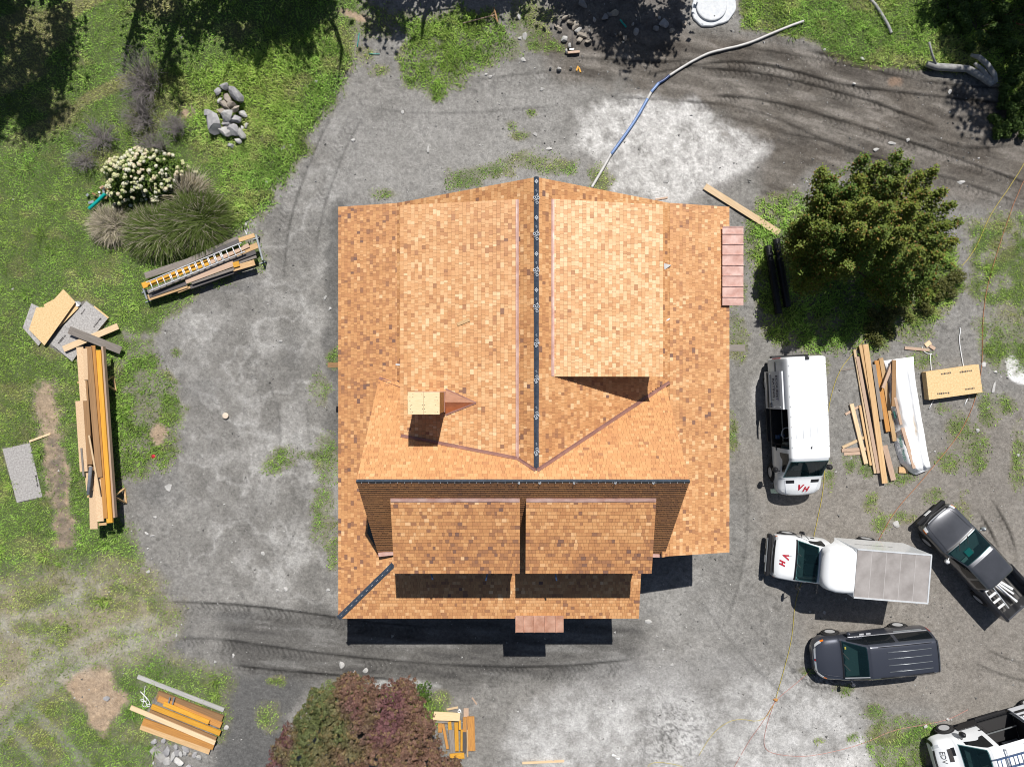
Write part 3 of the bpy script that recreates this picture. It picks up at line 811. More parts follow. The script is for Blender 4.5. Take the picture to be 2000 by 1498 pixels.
q1 = .00018                                   # lower roof slope per plan unit
q2 = (RIDGE - KINK) / 229.0                   # main slope
q3 = .000833                                  # cross gable slope
qd = (.2321 - .206) / 180.0                   # side dormer slope
fB = lambda u, v: EV + q1 * (u - 702)
fD = lambda u, v: EV + q1 * (1373 - u)
fA = lambda u, v: RIDGE - q2 * (1036 - u)
fE = lambda u, v: RIDGE - q2 * (u - 1036)
fF = lambda u, v: GRIDGE - q3 * (891 - v)
fG = lambda u, v: GRIDGE - q3 * (v - 891)
fC = lambda u, v: EV + q1 * (1152 - v)
fDL = lambda u, v: .206 + qd * (u - 828)
fDR = lambda u, v: .2085 + (.2335 - .2085) / 171.0 * (1232 - u)
qf = (.232 - .206) / (1042 - 921.5)
fDF = lambda u, v: .206 + qf * (1042 - v)
vF = lambda h: 891 - (GRIDGE - h) / q3
yb = vF(fB(775, 0)); yk = vF(KINK); yr = vF(RIDGE); ye = vF(fE(1257, 0))
PLANES = [   # name, height function, down-slope plan direction, outline
    ('west_main_slope', fA, (-1, 0), [(1036, 445.6), (1036, yr), (807, yk), (807, 445.6)]),
    ('west_porch_slope', fB, (-1, 0), [(702, 445.6), (807, 445.6), (807, yk), (775, yb), (786, yb + 30), (786, 1028), (803, 1028), (803, 1051), (702, 1152)]),
    ('east_main_slope', fE, (1, 0), [(1036, 445.6), (1265, 445.6), (1265, 1039), (1250, 1039), (1250, ye), (1036, yr)]),
    ('east_porch_slope', fD, (1, 0), [(1265, 445.6), (1373, 445.6), (1373, 1039), (1265, 1039)]),
    ('cross_gable_rear_slope', fF, (0, -1), [(775, 891), (775, yb), (807, yk), (1036, yr), (1257, ye), (1257, 891)]),
    ('cross_gable_front_slope', fG, (0, 1), [(775, 891), (1257, 891), (1257, 1036), (775, 1033)]),
    ('front_porch_slope', fC, (0, 1), [(702, 1152), (803, 1051), (803, 1028), (1218, 1028), (1218, 1152)]),
    ('west_dormer_roof', fDL, (-1, 0), [(1008, 473.6), (828, 473.6), (828, vF(.206)), (1008, vF(fDL(1008, 0)))]),
    ('east_dormer_roof', fDR, (1, 0), [(1061, 473.6), (1232, 473.6), (1232, 738), (1061, 738)]),
    ('front_west_dormer_roof', fDF, (0, 1), [(818, 921.5), (1011.5, 921.5), (1011.5, 1042), (818, 1042)]),
    ('front_east_dormer_roof', fDF, (0, 1), [(1021.5, 921.5), (1216, 921.5), (1216, 1042), (1021.5, 1042)]),
]
NAMES = {'west_main_slope': 'main_roof', 'west_porch_slope': 'porch_roof', 'east_main_slope': 'main_roof', 'east_porch_slope': 'porch_roof', 'cross_gable_rear_slope': 'gable_roof', 'cross_gable_front_slope': 'gable_roof', 'front_porch_slope': 'porch_roof'}
EXPO = .137
shV, shF, shT = [], [], []
SINGLE = []          # (part, matrix columns..., tone)
def scan(poly, b):
    xs = []
    n = len(poly)
    for i in range(n):
        (a0, b0), (a1, b1) = poly[i], poly[(i + 1) % n]
        if (b0 > b) != (b1 > b): xs.append(a0 + (b - b0) * (a1 - a0) / (b1 - b0))
    xs.sort(); return xs
for pi, (nm, f, ds, poly) in enumerate(PLANES):
    P3 = [G(u, v, hz(f(u, v))) for u, v in poly]
    dormer = nm not in NAMES
    b = MB(); b.prism([p - Vector((0, 0, .012)) for p in P3], .16)
    part = b.build(NAMES.get(nm, 'dormer_roof'), sheath if not dormer else fascia, house)
    # local frame: a along the eave, b up the slope
    e = Vector((-ds[1], -ds[0], 0)).normalized() if ds[1] else Vector((0, 1, 0))
    g0 = P3[0]; d1 = (P3[1] - g0); nrm = None
    for k in range(2, len(P3)):
        nrm = d1.cross(P3[k] - g0)
        if nrm.length > 1e-3: break
    nrm.normalize()
    if nrm.z < 0: nrm = -nrm
    dn = Vector((ds[0], -ds[1], 0)); dn = (dn - nrm * dn.dot(nrm)).normalized(); up = -dn
    e = up.cross(nrm).normalized()
    pl = [((p - g0).dot(e), (p - g0).dot(up)) for p in P3]
    bmin = min(p[1] for p in pl); bmax = max(p[1] for p in pl)
    steep = nm == 'cross_gable_front_slope'
    front = ds[1] == 1
    butt = .030 if steep else .020 if front else .014
    row = 0; bb = bmin - .03
    while bb < bmax - .02:
        top = min(bb + EXPO, bmax)
        xs = scan(pl, min(max(bb + EXPO * .5, bmin + .003), bmax - .003))
        for k in range(0, len(xs) - 1, 2):
            a = xs[k] - .015; a1 = xs[k + 1] + .015
            while a < a1 - .01:
                w = rnd.choice((.085, .10, .12, .14, .155, .18, .20)) * rnd.uniform(.92, 1.08)
                if a + w > a1 - .05: w = a1 - a
                h1 = butt * (rnd.uniform(.92, 1.08) if front else rnd.uniform(.7, 1.4)); j = rnd.uniform(-.001, .001) if front else rnd.uniform(-.002, .002); tp = .010 if front else -.008
                c = [g0 + e * (a + .003) + up * (bb + j) , g0 + e * (a + w - .003) + up * (bb + j), g0 + e * (a + w - .003) + up * (top + tp), g0 + e * (a + .003) + up * (top + tp)]
                mid = (c[0] + c[2]) / 2; uu = mid.x * S + 1000; vv = 749 - mid.y * S
                t = rnd.gauss(.56, .13)
                if rnd.random() < (.07 if ds[1] == 1 else .12): t -= rnd.uniform(.12, .36)
                if rnd.random() < .10: t += rnd.uniform(.08, .25)
                big = float(fbm(np.array([uu]), np.array([vv]), 60, 5, 2)[0]) - .5
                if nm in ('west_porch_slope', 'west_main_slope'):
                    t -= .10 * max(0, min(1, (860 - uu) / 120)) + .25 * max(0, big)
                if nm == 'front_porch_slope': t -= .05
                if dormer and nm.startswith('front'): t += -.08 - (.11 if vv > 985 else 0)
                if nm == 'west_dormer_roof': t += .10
                if nm == 'east_dormer_roof': t += .26  # lighter shingle tone paints in the stronger sun on this slope
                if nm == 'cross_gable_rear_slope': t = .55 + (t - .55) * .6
                if steep: t = .30 + (t - .55) * .3  # darker shingle tone paints in the grazing sun on this slope
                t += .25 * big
                t = min(1, max(0, t))
                if dormer and nm.startswith('front') and 60 <= row < 0: pass
                if dormer and nm.startswith('front') and w > .11 and rnd.random() < .52 and len(SINGLE) < 300:
                    SINGLE.append((part, a + .003, w - .006, bb + j, top + .012 - bb - j, h1, t, g0, e, up, nrm))
                else:
                    n0 = len(shV)
                    lo = nrm * h1; hi = nrm * .003
                    shV += [c[0] + lo, c[1] + lo, c[2] + hi, c[3] + hi, c[0] - nrm * .012, c[1] - nrm * .012, c[2] - nrm * .012, c[3] - nrm * .012]
                    shF += [(n0, n0 + 1, n0 + 2, n0 + 3), (n0 + 4, n0 + 5, n0 + 1, n0), (n0 + 5, n0 + 6, n0 + 2, n0 + 1), (n0 + 7, n0 + 4, n0, n0 + 3)]
                    shT += [t] * 4
                a += w
        bb += EXPO; row += 1
npmesh('shingle_field', np.array([tuple(p) for p in shV]), np.array(shF), cedar, house, fval=shT, kind='stuff')
# the 300 largest-looking shingles, each its own piece, on the two front dormers
TPL = []
for k in range(14):
    me = bpy.data.meshes.new('shingle_piece')
    vs = [(0, 0, 1), (1, 0, 1), (1, 1, .2), (0, 1, .2), (0, 0, -1), (1, 0, -1), (1, 1, -1), (0, 1, -1)]
    me.from_pydata(vs, [], [(0, 1, 2, 3), (4, 5, 1, 0), (5, 6, 2, 1), (7, 4, 0, 3), (6, 7, 3, 2)])
    at = me.attributes.new('tone', 'FLOAT', 'FACE'); at.data.foreach_set('value', np.full(5, (k + .5) / 14, np.float32))
    me.materials.append(cedar); TPL.append(me)
hinv = root_inv(house)
for part, a, w, b0, L, h1, t, g0, e, up, nrm in SINGLE:
    o = link('shingle', TPL[min(13, int(t * 14))], part)
    o.location = hinv @ (g0 + e * a + up * b0)
    o.rotation_euler = Matrix(((e.x, up.x, nrm.x), (e.y, up.y, nrm.y), (e.z, up.z, nrm.z))).to_euler()
    o.scale = (w, L, h1)

def strip(pts, fs, w, m, name, off=.022, parent=house, half=None, nrm=None):
    """a folded strip along plan points lying on roof functions fs"""
    b = MB()
    for (u0, v0, f0), (u1, v1, f1) in zip(pts[:-1], pts[1:]):
        p = G(u0, v0, hz(f0) + off); q = G(u1, v1, hz(f1) + off)
        b.bar(p, q, w, .008, (0, 0, 1))
    return b.build(name, m, parent)

def draped(line, fa, fb, wa, wb, name, m, off=.03, thick=.012):
    """a strip folded over a ridge, hip or valley line: wing a and wing b lie on their own slopes"""
    b = MB(); N = max(2, int((Vector(line[1]) - Vector(line[0])).length / 14))
    (u0, v0), (u1, v1) = line
    d = Vector((u1 - u0, v1 - v0)); n = Vector((-d.y, d.x)).normalized()
    vs = []; fs = []
    for i in range(N + 1):
        t = i / N; u = u0 + d.x * t; v = v0 + d.y * t
        j = lambda: 1 + rnd.uniform(-.06, .06)
        a = (u + n.x * wa * j(), v + n.y * wa * j()); c = (u - n.x * wb * j(), v - n.y * wb * j())
        hc = max(fa(u, v), fb(u, v)) if name != 'valley_flashing' else min(fa(u, v), fb(u, v))
        w_ = rnd.uniform(0, .008)
        pa = G(a[0], a[1], hz(fa(*a)) + off + w_); pc = G(u, v, hz(hc) + off + .006); pb = G(c[0], c[1], hz(fb(*c)) + off + w_)
        vs += [pa, pc, pb, pa - Vector((0, 0, thick + .03)), pb - Vector((0, 0, thick + .03))]
    for i in range(N):
        k = i * 5; l = k + 5
        fs += [(k, k + 1, l + 1, l), (k + 1, k + 2, l + 2, l + 1), (k + 3, k, l, l + 3), (k + 2, k + 4, l + 4, l + 2)]
    b.add(vs, fs)
    return b.build(name, m, house)

rcap = draped(((1036, 444.5), (1036, yr + 1)), fA, fE, 3.6, 3.6, 'ridge_membrane', membrane)
gcap = draped(((774, 891), (1258, 891)), fG, fF, 3.2, 2.8, 'ridge_membrane', membrane)
hcap = draped(((701, 1153), (800, 1054)), lambda u, v: fC(u, v), lambda u, v: fB(u, v), 4.4, 4.4, 'hip_membrane', membrane)
# white print on the membrane: logo diamonds and lettering
def diamond(u, v, f, s_, rot, parent, a=0.0):
    b = MB(); c = G(u, v, hz(f) + .055)
    for k, (r0, r1) in enumerate(((1.0, .62), (.30, 0))):
        ro = [c + Vector((math.cos(x + rot) * s_ * r0, math.sin(x + rot) * s_ * r0 * (1.25), 0)) for x in (0, 1.571, 3.142, 4.712)]
        ri = [c + Vector((math.cos(x + rot) * s_ * r1, math.sin(x + rot) * s_ * r1 * 1.25, 0)) for x in (0, 1.571, 3.142, 4.712)]
        for i in range(4):
            j = (i + 1) % 4
            b.add([ro[i], ro[j], ri[j], ri[i]], [(0, 1, 2, 3)])
    return b.build('printed_mark', print_white, parent)
k = 0
for i in range(16):
    vv = 452 + i * 26.6
    if vv > yr - 6: break
    if i % 2 == 0:
        if vv < 660: diamond(1036, vv, RIDGE, .066, 0, rcap)
        lettering('//', .11, print_white, Matrix.Translation(G(1036, vv + 13.5, hz(RIDGE) + .055) - house.location) @ Matrix.Rotation(R(35), 4, 'Z'), rcap)
    else:
        c = G(1036, vv, hz(RIDGE) + .055) - house.location
        tw = ('YO', 'OYO') if vv < 640 else ('OX', 'OS')
        lettering(tw[0], .135, print_white, Matrix.Translation(c + Vector((.035, .09, 0))) @ Matrix.Rotation(R(-62), 4, 'Z'), rcap, bold=.002)
        lettering(tw[1], .135, print_white, Matrix.Translation(c + Vector((-.03, -.02, 0))) @ Matrix.Rotation(R(-62), 4, 'Z'), rcap, bold=.002)
mk = MB()
for i in range(46):
    uu = 782 + i * 10.4
    mk.box(G(uu, 892.6, hz(GRIDGE) + .036), (.012, .03, .004))
for i in range(10):
    c = G(707 + i * 9.2, 1147 - i * 9.2, hz(EV + q1 * (5 + i * 9.2)) + .058)
    mk.box(c, (.085, .012, .004), R(45))
mk.build('printed_mark', print_white, gcap)
for uu in (1010, 1040, 1090, 1150, 1205):
    diamond(uu, 892.8, GRIDGE - .0012, .045, .5, gcap)

# copper flashings
draped(((1008, 473.6), (1008, vF(fDL(1008, 0)))), fDL, fA, 2.4, 2.2, 'dormer_flashing', copper, .035)
draped(((1061, 738), (1061, 473.6)), fDR, fE, 2.4, 2.2, 'dormer_flashing', copper, .035)
draped(((818, 921.5), (1011.5, 921.5)), fDF, fG, 5.2, 1.2, 'dormer_flashing', copper, .040)
draped(((1021.5, 921.5), (1216, 921.5)), fDF, fG, 5.2, 1.2, 'dormer_flashing', copper, .040)
draped(((1037, yr), (1265, yk + .3)), fF, fE, 2.6, 2.6, 'valley_flashing', copper_dull, .035)
draped(((828, vF(.206)), (1008, vF(fDL(1008, 0)))), fF, fDL, 2.3, 2.3, 'valley_flashing', copper_dull, .035)
draped(((1008, vF(fA(1008, 0))), (1035, yr)), fF, fA, 2.3, 2.3, 'valley_flashing', copper_dull, .035)
draped(((775, yb), (828, vF(fA(828, 0)))), fF, lambda u, v: max(fB(u, v), fA(u, v)) if u > 807 else fB(u, v), 2.2, 2.2, 'valley_flashing', copper_dull, .035)
b = MB(); b.bar(G(776, 1036, hz(.1395) + .05), G(820, 1031, hz(.1395) + .06), .16, .02); b.bar(G(1217, 1036, hz(.137) + .06), G(1256, 1038, hz(.135) + .05), .2, .02)
b.bar(G(1217, 1034, hz(.137) + .09), G(1228, 1035, hz(.137) + .08), .26, .03)
b.build('apron_flashing', copper, house)
# dark grey patch on the porch slope beside the gable rake
b = MB(); b.prism([G(u, v, hz(fB(u, v)) + .03) for u, v in ((756, 968), (753.5, 1004), (773.5, 1034), (784, 1038), (784, 960))], .02)
b.build('dark_grey_patch', greypatch, house)

# dormer cheeks, dormer fronts, gable walls, house walls
w_ = MB()
def wallq(pts, t=.1):
    b = MB(); n = (Vector(pts[1]) - Vector(pts[0])).cross(Vector(pts[2]) - Vector(pts[0])).normalized() * t
    vs = [Vector(p) for p in pts] + [Vector(p) - n for p in pts]; k = len(pts)
    fs = [tuple(range(k)), tuple(range(2 * k - 1, k - 1, -1))] + [(i, i + k, (i + 1) % k + k, (i + 1) % k) for i in range(k)]
    w_.add(vs, fs)
Gd = lambda u, v, f, dz=0: G(u, v, hz(f) + dz)
wallq([Gd(836, 480, fA(836, 0), -.3), Gd(836, 800, fA(836, 0), -.3), Gd(836, 800, fDL(836, 0), -.17), Gd(836, 480, fDL(836, 0), -.17)])
wallq([Gd(1004, 482, fA(1004, 0), -.2), Gd(836, 482, fA(836, 0), -.3), Gd(836, 482, fDL(836, 0), -.17), Gd(1004, 482, fDL(1004, 0), -.17)])
wallq([Gd(1066, 482, fE(1066, 0), -.2), Gd(1224, 482, fE(1224, 0), -.3), Gd(1224, 482, fDR(1224, 0), -.17), Gd(1066, 482, fDR(1066, 0), -.17)])
wallq([Gd(1224, 480, fE(1224, 0), -.3), Gd(1224, 732, fE(1224, 0), -.3), Gd(1224, 732, fDR(1224, 0), -.17), Gd(1224, 480, fDR(1224, 0), -.17)])
wallq([Gd(1066, 734, fE(1066, 0), -.2), Gd(1224, 734, fE(1224, 0), -.3), Gd(1224, 734, fDR(1224, 0), -.17), Gd(1066, 734, fDR(1066, 0), -.17)])
for a, c in ((824, 1006), (1027, 1210)):
    wallq([Gd(a, 1026, .139, -.2), Gd(c, 1026, .139, -.2), Gd(c, 1026, fDF(0, 1026), -.17), Gd(a, 1026, fDF(0, 1026), -.17)])
    for x in (a, c):
        wallq([Gd(x, 926, fG(0, 926), -.2), Gd(x, 1026, fG(0, 1026), -.2), Gd(x, 1026, fDF(0, 1026), -.17), Gd(x, 926, fDF(0, 926), -.17)])
w_.build('dormer_wall', sidingm, house)
w_ = MB()
for x in (788, 1246):
    wallq([Gd(x, 752, .12), Gd(x, 1030, .12), Gd(x, 1030, fG(0, 1030), -.17), Gd(x, 891, GRIDGE, -.17), Gd(x, 752, fF(0, 752), -.17)])
wallq([Gd(760, 462, .0), Gd(1312, 462, .0), Gd(1312, 462, fD(1312, 0), -.17), Gd(1265, 462, KINK, -.17), Gd(1036, 462, RIDGE, -.18), Gd(807, 462, KINK, -.17), Gd(760, 462, fB(760, 0), -.17)])
wallq([Gd(760, 462, 0), Gd(760, 1090, 0), Gd(760, 1090, fB(760, 0), -.17), Gd(760, 462, fB(760, 0), -.17)])
wallq([Gd(1312, 462, 0), Gd(1312, 1020, 0), Gd(1312, 1020, fD(1312, 0), -.17), Gd(1312, 462, fD(1312, 0), -.17)])
wallq([Gd(1200, 1020, 0), Gd(1312, 1020, 0), Gd(1312, 1020, .126, -.17), Gd(1200, 1020, .126, -.17)])
wallq([Gd(760, 1090, 0), Gd(1200, 1090, 0), Gd(1200, 1090, fC(0, 1090), -.17), Gd(760, 1090, fC(0, 1090), -.17)])
wallq([Gd(1200, 1020, 0), Gd(1200, 1090, 0), Gd(1200, 1090, fC(0, 1090), -.17), Gd(1200, 1020, fC(0, 1090), -.17)])
w_.build('wall', sidingm, house)
fm = MB()
for p, q in (((702, 445.6, EV), (702, 1152, EV)), ((702, 1152, EV), (1218, 1152, EV)), ((1373, 445.6, EV), (1373, 1039, EV))):
    off = Vector((0, 0, -.10))
    fm.bar(G(*p[:2], hz(p[2])) + off, G(*q[:2], hz(q[2])) + off, .03, .19)
fm.build('eaves_fascia', fascia, house)
for x in (720, 850, 980, 1110, 1205):
    MB().bar(G(x, 1140, 0), G(x, 1140, hz(fC(0, 1140)) - .16), .15, .15, (1, 0, 0)).build('porch_post', fascia, house)

# chimney: boxed in plywood, plywood cap with nail heads, copper cricket behind
ch = MB()
c0 = G((853.4 + 897.5) / 2, (762 + 791.6) / 2, 0); dx, dy = 44.1 / S, 29.6 / S
zt = hz(.2775); zb = hz(.195)
ch.box((c0.x, c0.y, (zt + zb) / 2), (dx, dy, zt - zb))
chim = ch.build('chimney', plyside, house)
cap = MB(); cap.box((c0.x - dx * .25, c0.y, zt + .012), (dx * .5 + .02, dy + .05, .022)); cap.box((c0.x + dx * .25 + .004, c0.y, zt + .012), (dx * .5 + .016, dy + .05, .022))
cap.build('chimney_cap', plywood, chim, bevel=.003)
nh = MB()
for a in (-.42, -.36, -.05, .04, .38, .44):
    for bq in (-.42, -.28, -.1, .12, .3, .43):
        if rnd.random() < .62: nh.lathe([(.013, zt + .022), (.013, zt + .027)], 7, Matrix.Translation((c0.x + (a + rnd.uniform(-.02, .02)) * dx, c0.y + (bq + rnd.uniform(-.02, .02)) * dy, 0)))
nh.build('nail_head', print_dark, chim)
fl = MB(); zf = hz(.216)
fl.box((c0.x, c0.y, zf + .08), (dx + .05, dy + .05, .42)); fl.build('base_flashing', copper_dull, chim)
cr = MB(); us, ue = 898.5, 945.6; vm = 777
ra = G(us, vm, hz(fDL(ue, 0)) + .10); rb = G(ue, vm + 1, hz(fDL(ue, 0)) + .03)
n_ = G(us, 758, hz(fDL(us, 0)) + .035); s2 = G(us, 796, hz(fDL(us, 0)) + .035)
dn_ = Vector((0, 0, -.15))
cr.add([n_, ra, rb, s2, n_ + dn_, s2 + dn_], [(0, 2, 1), (1, 2, 3), (0, 1, 3, 5, 4)])
cr.build('chimney_cricket', copper_bright, chim)
fl = MB(); fl.bar(n_ + Vector((0, .02, .0)), rb, .035, .02); fl.bar(s2 + Vector((0, -.02, 0)), rb, .06, .02); fl.build('cricket_edge', copper_dull, chim)

# copper standing seam canopies
can = MB(); can.prism([A(1413, 443.5, 3.97), A(1450, 443.5, 3.80), A(1450, 596.5, 3.80), A(1413, 596.5, 3.97)], .08); cano = can.build('door_canopy', fascia, house)
ys = [443, 457, 477, 497.5, 518, 538.5, 559, 580, 597]
for a, c in zip(ys[:-1], ys[1:]):
    bm_ = MB(); nx_ = 7; vs = []; fs = []
    for i in range(nx_):
        for jx in range(5):
            t = i / (nx_ - 1); s_ = jx / 4
            p = A(1411, a + .3 + (c - a - .6) * s_, 4.02).lerp(A(1452, a + .3 + (c - a - .6) * s_, 3.83), t)
            p.z += rnd.uniform(-.006, .006) * (0 < i < nx_ - 1)
            vs.append(p)
    for i in range(nx_ - 1):
        for jx in range(4): fs.append((i * 5 + jx, i * 5 + jx + 1, (i + 1) * 5 + jx + 1, (i + 1) * 5 + jx))
    bm_.add(vs, fs, True); bm_.bar(vs[0] + Vector((0, 0, .015)), vs[-5] + Vector((0, 0, .015)), .025, .05)
    bm_.build('copper_panel', copper, cano)
can = MB(); can.prism([A(1008, 1204, 3.96), A(1100, 1204, 3.96), A(1100, 1233, 3.80), A(1008, 1233, 3.80)], .08); cano = can.build('door_canopy', fascia, house)
xs = [1007, 1022.5, 1043, 1064, 1085.5, 1101]
for a, c in zip(xs[:-1], xs[1:]):
    bm_ = MB(); vs = []; fs = []
    for i in range(7):
        for jx in range(5):
            t = i / 6; s_ = jx / 4
            p = A(a + .3 + (c - a - .6) * s_, 1202, 4.01).lerp(A(a + .3 + (c - a - .6) * s_, 1234.5, 3.83), t)
            p.z += rnd.uniform(-.012, .012) * (0 < i < 6)
            vs.append(p)
    for i in range(6):
        for jx in range(4): fs.append((i * 5 + jx, i * 5 + jx + 1, (i + 1) * 5 + jx + 1, (i + 1) * 5 + jx))
    bm_.add(vs, fs, True); bm_.bar(vs[0] + Vector((0, 0, .015)), vs[-5] + Vector((0, 0, .015)), .025, .05)
    bm_.build('copper_panel', copper_warm, cano)

# beams poking out beyond the eaves, blue brackets under the front dormers
for p, q, w, z in (((640, 712.5), (690, 713), 10, 3.1), ((1390, 681), (1424, 680), 16, 3.2), ((1390, 679), (1455, 679.5), 13, 2.9)):
    plank('projecting_beam', A(*p, z), A(*q, z), w * .9 / S, .12, wood_brown if p[0] < 1000 else wood_grey, parent=house)
for p, q in (((839, 1106), (845, 1131)), ((955, 1106), (949, 1133)), ((1082, 1106), (1087, 1133))):
    MB().bar(A(*p, 6.6), A(*q, 6.15), .05, .05).build('roof_bracket', bluesteel, house)

# odd scraps lying on the roof
def on_roof(x, y, f, dz=.045):
    h = .2
    for _ in range(12):
        p = A(x, y, hz(h)); h = f(p.x * S + 1000, 749 - p.y * S)
    return A(x, y, hz(h) + dz)
plank('roof_scrap', on_roof(765.5, 711, fA), on_roof(780.5, 712.5, fA), .055, .02, whitepl, 'short white strip lying on the west slope up from the chimney', 'scrap', 'scraps left on the roof')
plank('roof_scrap', on_roof(1295.5, 629.5, fD), on_roof(1308, 622.5, fD), .05, .02, whitepl, 'short white strip lying slantwise on the east slope', 'scrap', 'scraps left on the roof')
plank('roof_scrap', on_roof(893, 634, fDL), on_roof(917, 624, fDL), .12, .02, wood_tan, 'loose tan shingle lying slantwise on the west dormer roof', 'scrap', 'scraps left on the roof')
t1 = [on_roof(1295.5, 514, fD, .10), on_roof(1311.5, 518, fD, .07), on_roof(1298, 527, fD, .10)]
b = MB(); b.prism(t1, .03); c = t1[0].copy(); b.v = [p - c for p in b.v]; o = b.build('flashing_scrap', greypipe); o.location = c
tag(o, 'small grey triangular metal flashing lying on the east slope', 'flashing')
# ============================================================ VEHICLES  (local frame: x forward, y left, z up)
def pchip(xk, Y, x):
    """monotone cubic through (xk, Y[k]) evaluated at x; Y (n, d)"""
    xk = np.asarray(xk, float); Y = np.asarray(Y, float); h = np.diff(xk)[:, None]; d = np.diff(Y, axis=0) / h
    m = np.zeros_like(Y)
    m[0] = d[0]; m[-1] = d[-1]
    for i in range(1, len(xk) - 1):
        s_ = np.sign(d[i - 1]) * np.sign(d[i]) > 0
        w1 = 2 * h[i] + h[i - 1]; w2 = h[i] + 2 * h[i - 1]
        with np.errstate(divide='ignore', invalid='ignore'):
            m[i] = np.where(s_, (w1 + w2) / (w1 / d[i - 1] + w2 / d[i]), 0)
    i = np.clip(np.searchsorted(xk, x, side='right') - 1, 0, len(xk) - 2)
    hh = (xk[i + 1] - xk[i])[:, None]; t = ((x - xk[i]) / (xk[i + 1] - xk[i]))[:, None]
    return (2 * t ** 3 - 3 * t ** 2 + 1) * Y[i] + (t ** 3 - 2 * t ** 2 + t) * hh * m[i] + (-2 * t ** 3 + 3 * t ** 2) * Y[i + 1] + (t ** 3 - t ** 2) * hh * m[i + 1]

class Shell:
    """a smooth car body through cross sections; u runs along the stations, v 0..12 from the right sill over the roof to the left sill"""
    def __init__(s, st):
        s.n = len(st)
        s.ctrl = np.zeros((s.n, 13, 3))
        for i, (x, pr) in enumerate(st):
            for k in range(7):
                y, z = pr[k]; bow = 0.0
                s.ctrl[i, k] = (x, -y, z); s.ctrl[i, 12 - k] = (x, y, z)
        s.bow = {}
    def ev(s, u, v):
        u = np.atleast_1d(u).astype(float); v = np.atleast_1d(v).astype(float)
        C = s.ctrl
        cu = pchip(np.arange(s.n), C.reshape(s.n, -1), u).reshape(len(u), 13, 3)
        out = np.zeros((len(u), len(v), 3))
        kk = np.arange(13)
        for i in range(len(u)):
            out[i] = pchip(kk, cu[i], v)
        # plan curvature of nose and tail: edges fall back
        yb = np.abs(out[..., 1])
        for (ua, ub, amt) in s.bows:
            w = sst(ua, ub, u)[:, None]
            out[..., 0] -= amt * w * (yb / 1.0) ** 2.2
        return out
    bows = ()
    def nrm(s, P):
        du = np.gradient(P, axis=0); dv = np.gradient(P, axis=1)
        n = np.cross(du, dv); n /= (np.linalg.norm(n, axis=-1, keepdims=True) + 1e-9)
        return n
    def body(s, name, m, root, nu=7, nv=5, holes=(), u0=0, u1=None):
        u1 = s.n - 1 if u1 is None else u1
        uu = np.unique(np.concatenate([np.linspace(u0, u1, int((u1 - u0) * nu) + 1)] + [np.array([h[0], h[1]]) for h in holes]))
        vv = np.unique(np.concatenate([np.linspace(0, 12, 12 * nv + 1)] + [np.array([h[2], h[3]]) for h in holes]))
        P = s.ev(uu, vv); b = MB(); fs = []
        nvv = len(vv)
        for i in range(len(uu) - 1):
            for j in range(nvv - 1):
                um = (uu[i] + uu[i + 1]) / 2; vm = (vv[j] + vv[j + 1]) / 2
                if any(h[0] < um < h[1] and h[2] < vm < h[3] for h in holes): continue
                fs.append((i * nvv + j, i * nvv + j + 1, (i + 1) * nvv + j + 1, (i + 1) * nvv + j))
        b.add(P.reshape(-1, 3), fs, True)
        k = len(uu) - 1
        b.f.append([j for j in range(nvv)][::-1]); b.sm.append(False)
        b.f.append([k * nvv + j for j in range(nvv)]); b.sm.append(False)
        return b.build(name, m, root, world=False, sharp=R(40))
    def patch(s, name, m, root, u0, u1, v0, v1, off=.006, nu=8, nv=8, vend=None, uend=None, thick=.012):
        """a panel lying just proud of the body; vend gives the v limits at u1, uend the u limits at v1"""
        vend = vend or (v0, v1)
        P = np.zeros((nu + 1, nv + 1, 3))
        U = np.linspace(0, 1, nu + 1)
        for i, t in enumerate(U):
            va = v0 + (vend[0] - v0) * t; vb = v1 + (vend[1] - v1) * t
            vs = np.linspace(va, vb, nv + 1)
            if uend is None:
                P[i] = s.ev([u0 + (u1 - u0) * t], vs)[0]
            else:
                for j, w in enumerate(np.linspace(0, 1, nv + 1)):
                    ua = u0 + (uend[0] - u0) * w; ub = u1 + (uend[1] - u1) * w
                    P[i, j] = s.ev([ua + (ub - ua) * t], [vs[j]])[0, 0]
        n = s.nrm(P)
        c = np.array([0, 0, .8])
        if ((P - c) * n).sum() < 0: n = -n
        T = P + n * off; B = P + n * (off - thick)
        b = MB(); w = nv + 1; N = (nu + 1) * w
        fs = [(i * w + j, i * w + j + 1, (i + 1) * w + j + 1, (i + 1) * w + j) for i in range(nu) for j in range(nv)]
        b.add(T.reshape(-1, 3), fs, True)
        bd = [(i, 0) for i in range(nu + 1)] + [(nu, j) for j in range(1, nv + 1)] + [(i, nv) for i in range(nu - 1, -1, -1)] + [(0, j) for j in range(nv - 1, 0, -1)]
        vs = [T[i, j] for i, j in bd] + [B[i, j] for i, j in bd]; k = len(bd)
        b.add(vs, [(q, (q + 1) % k, (q + 1) % k + k, q + k) for q in range(k)])
        return b.build(name, m, root, world=False)

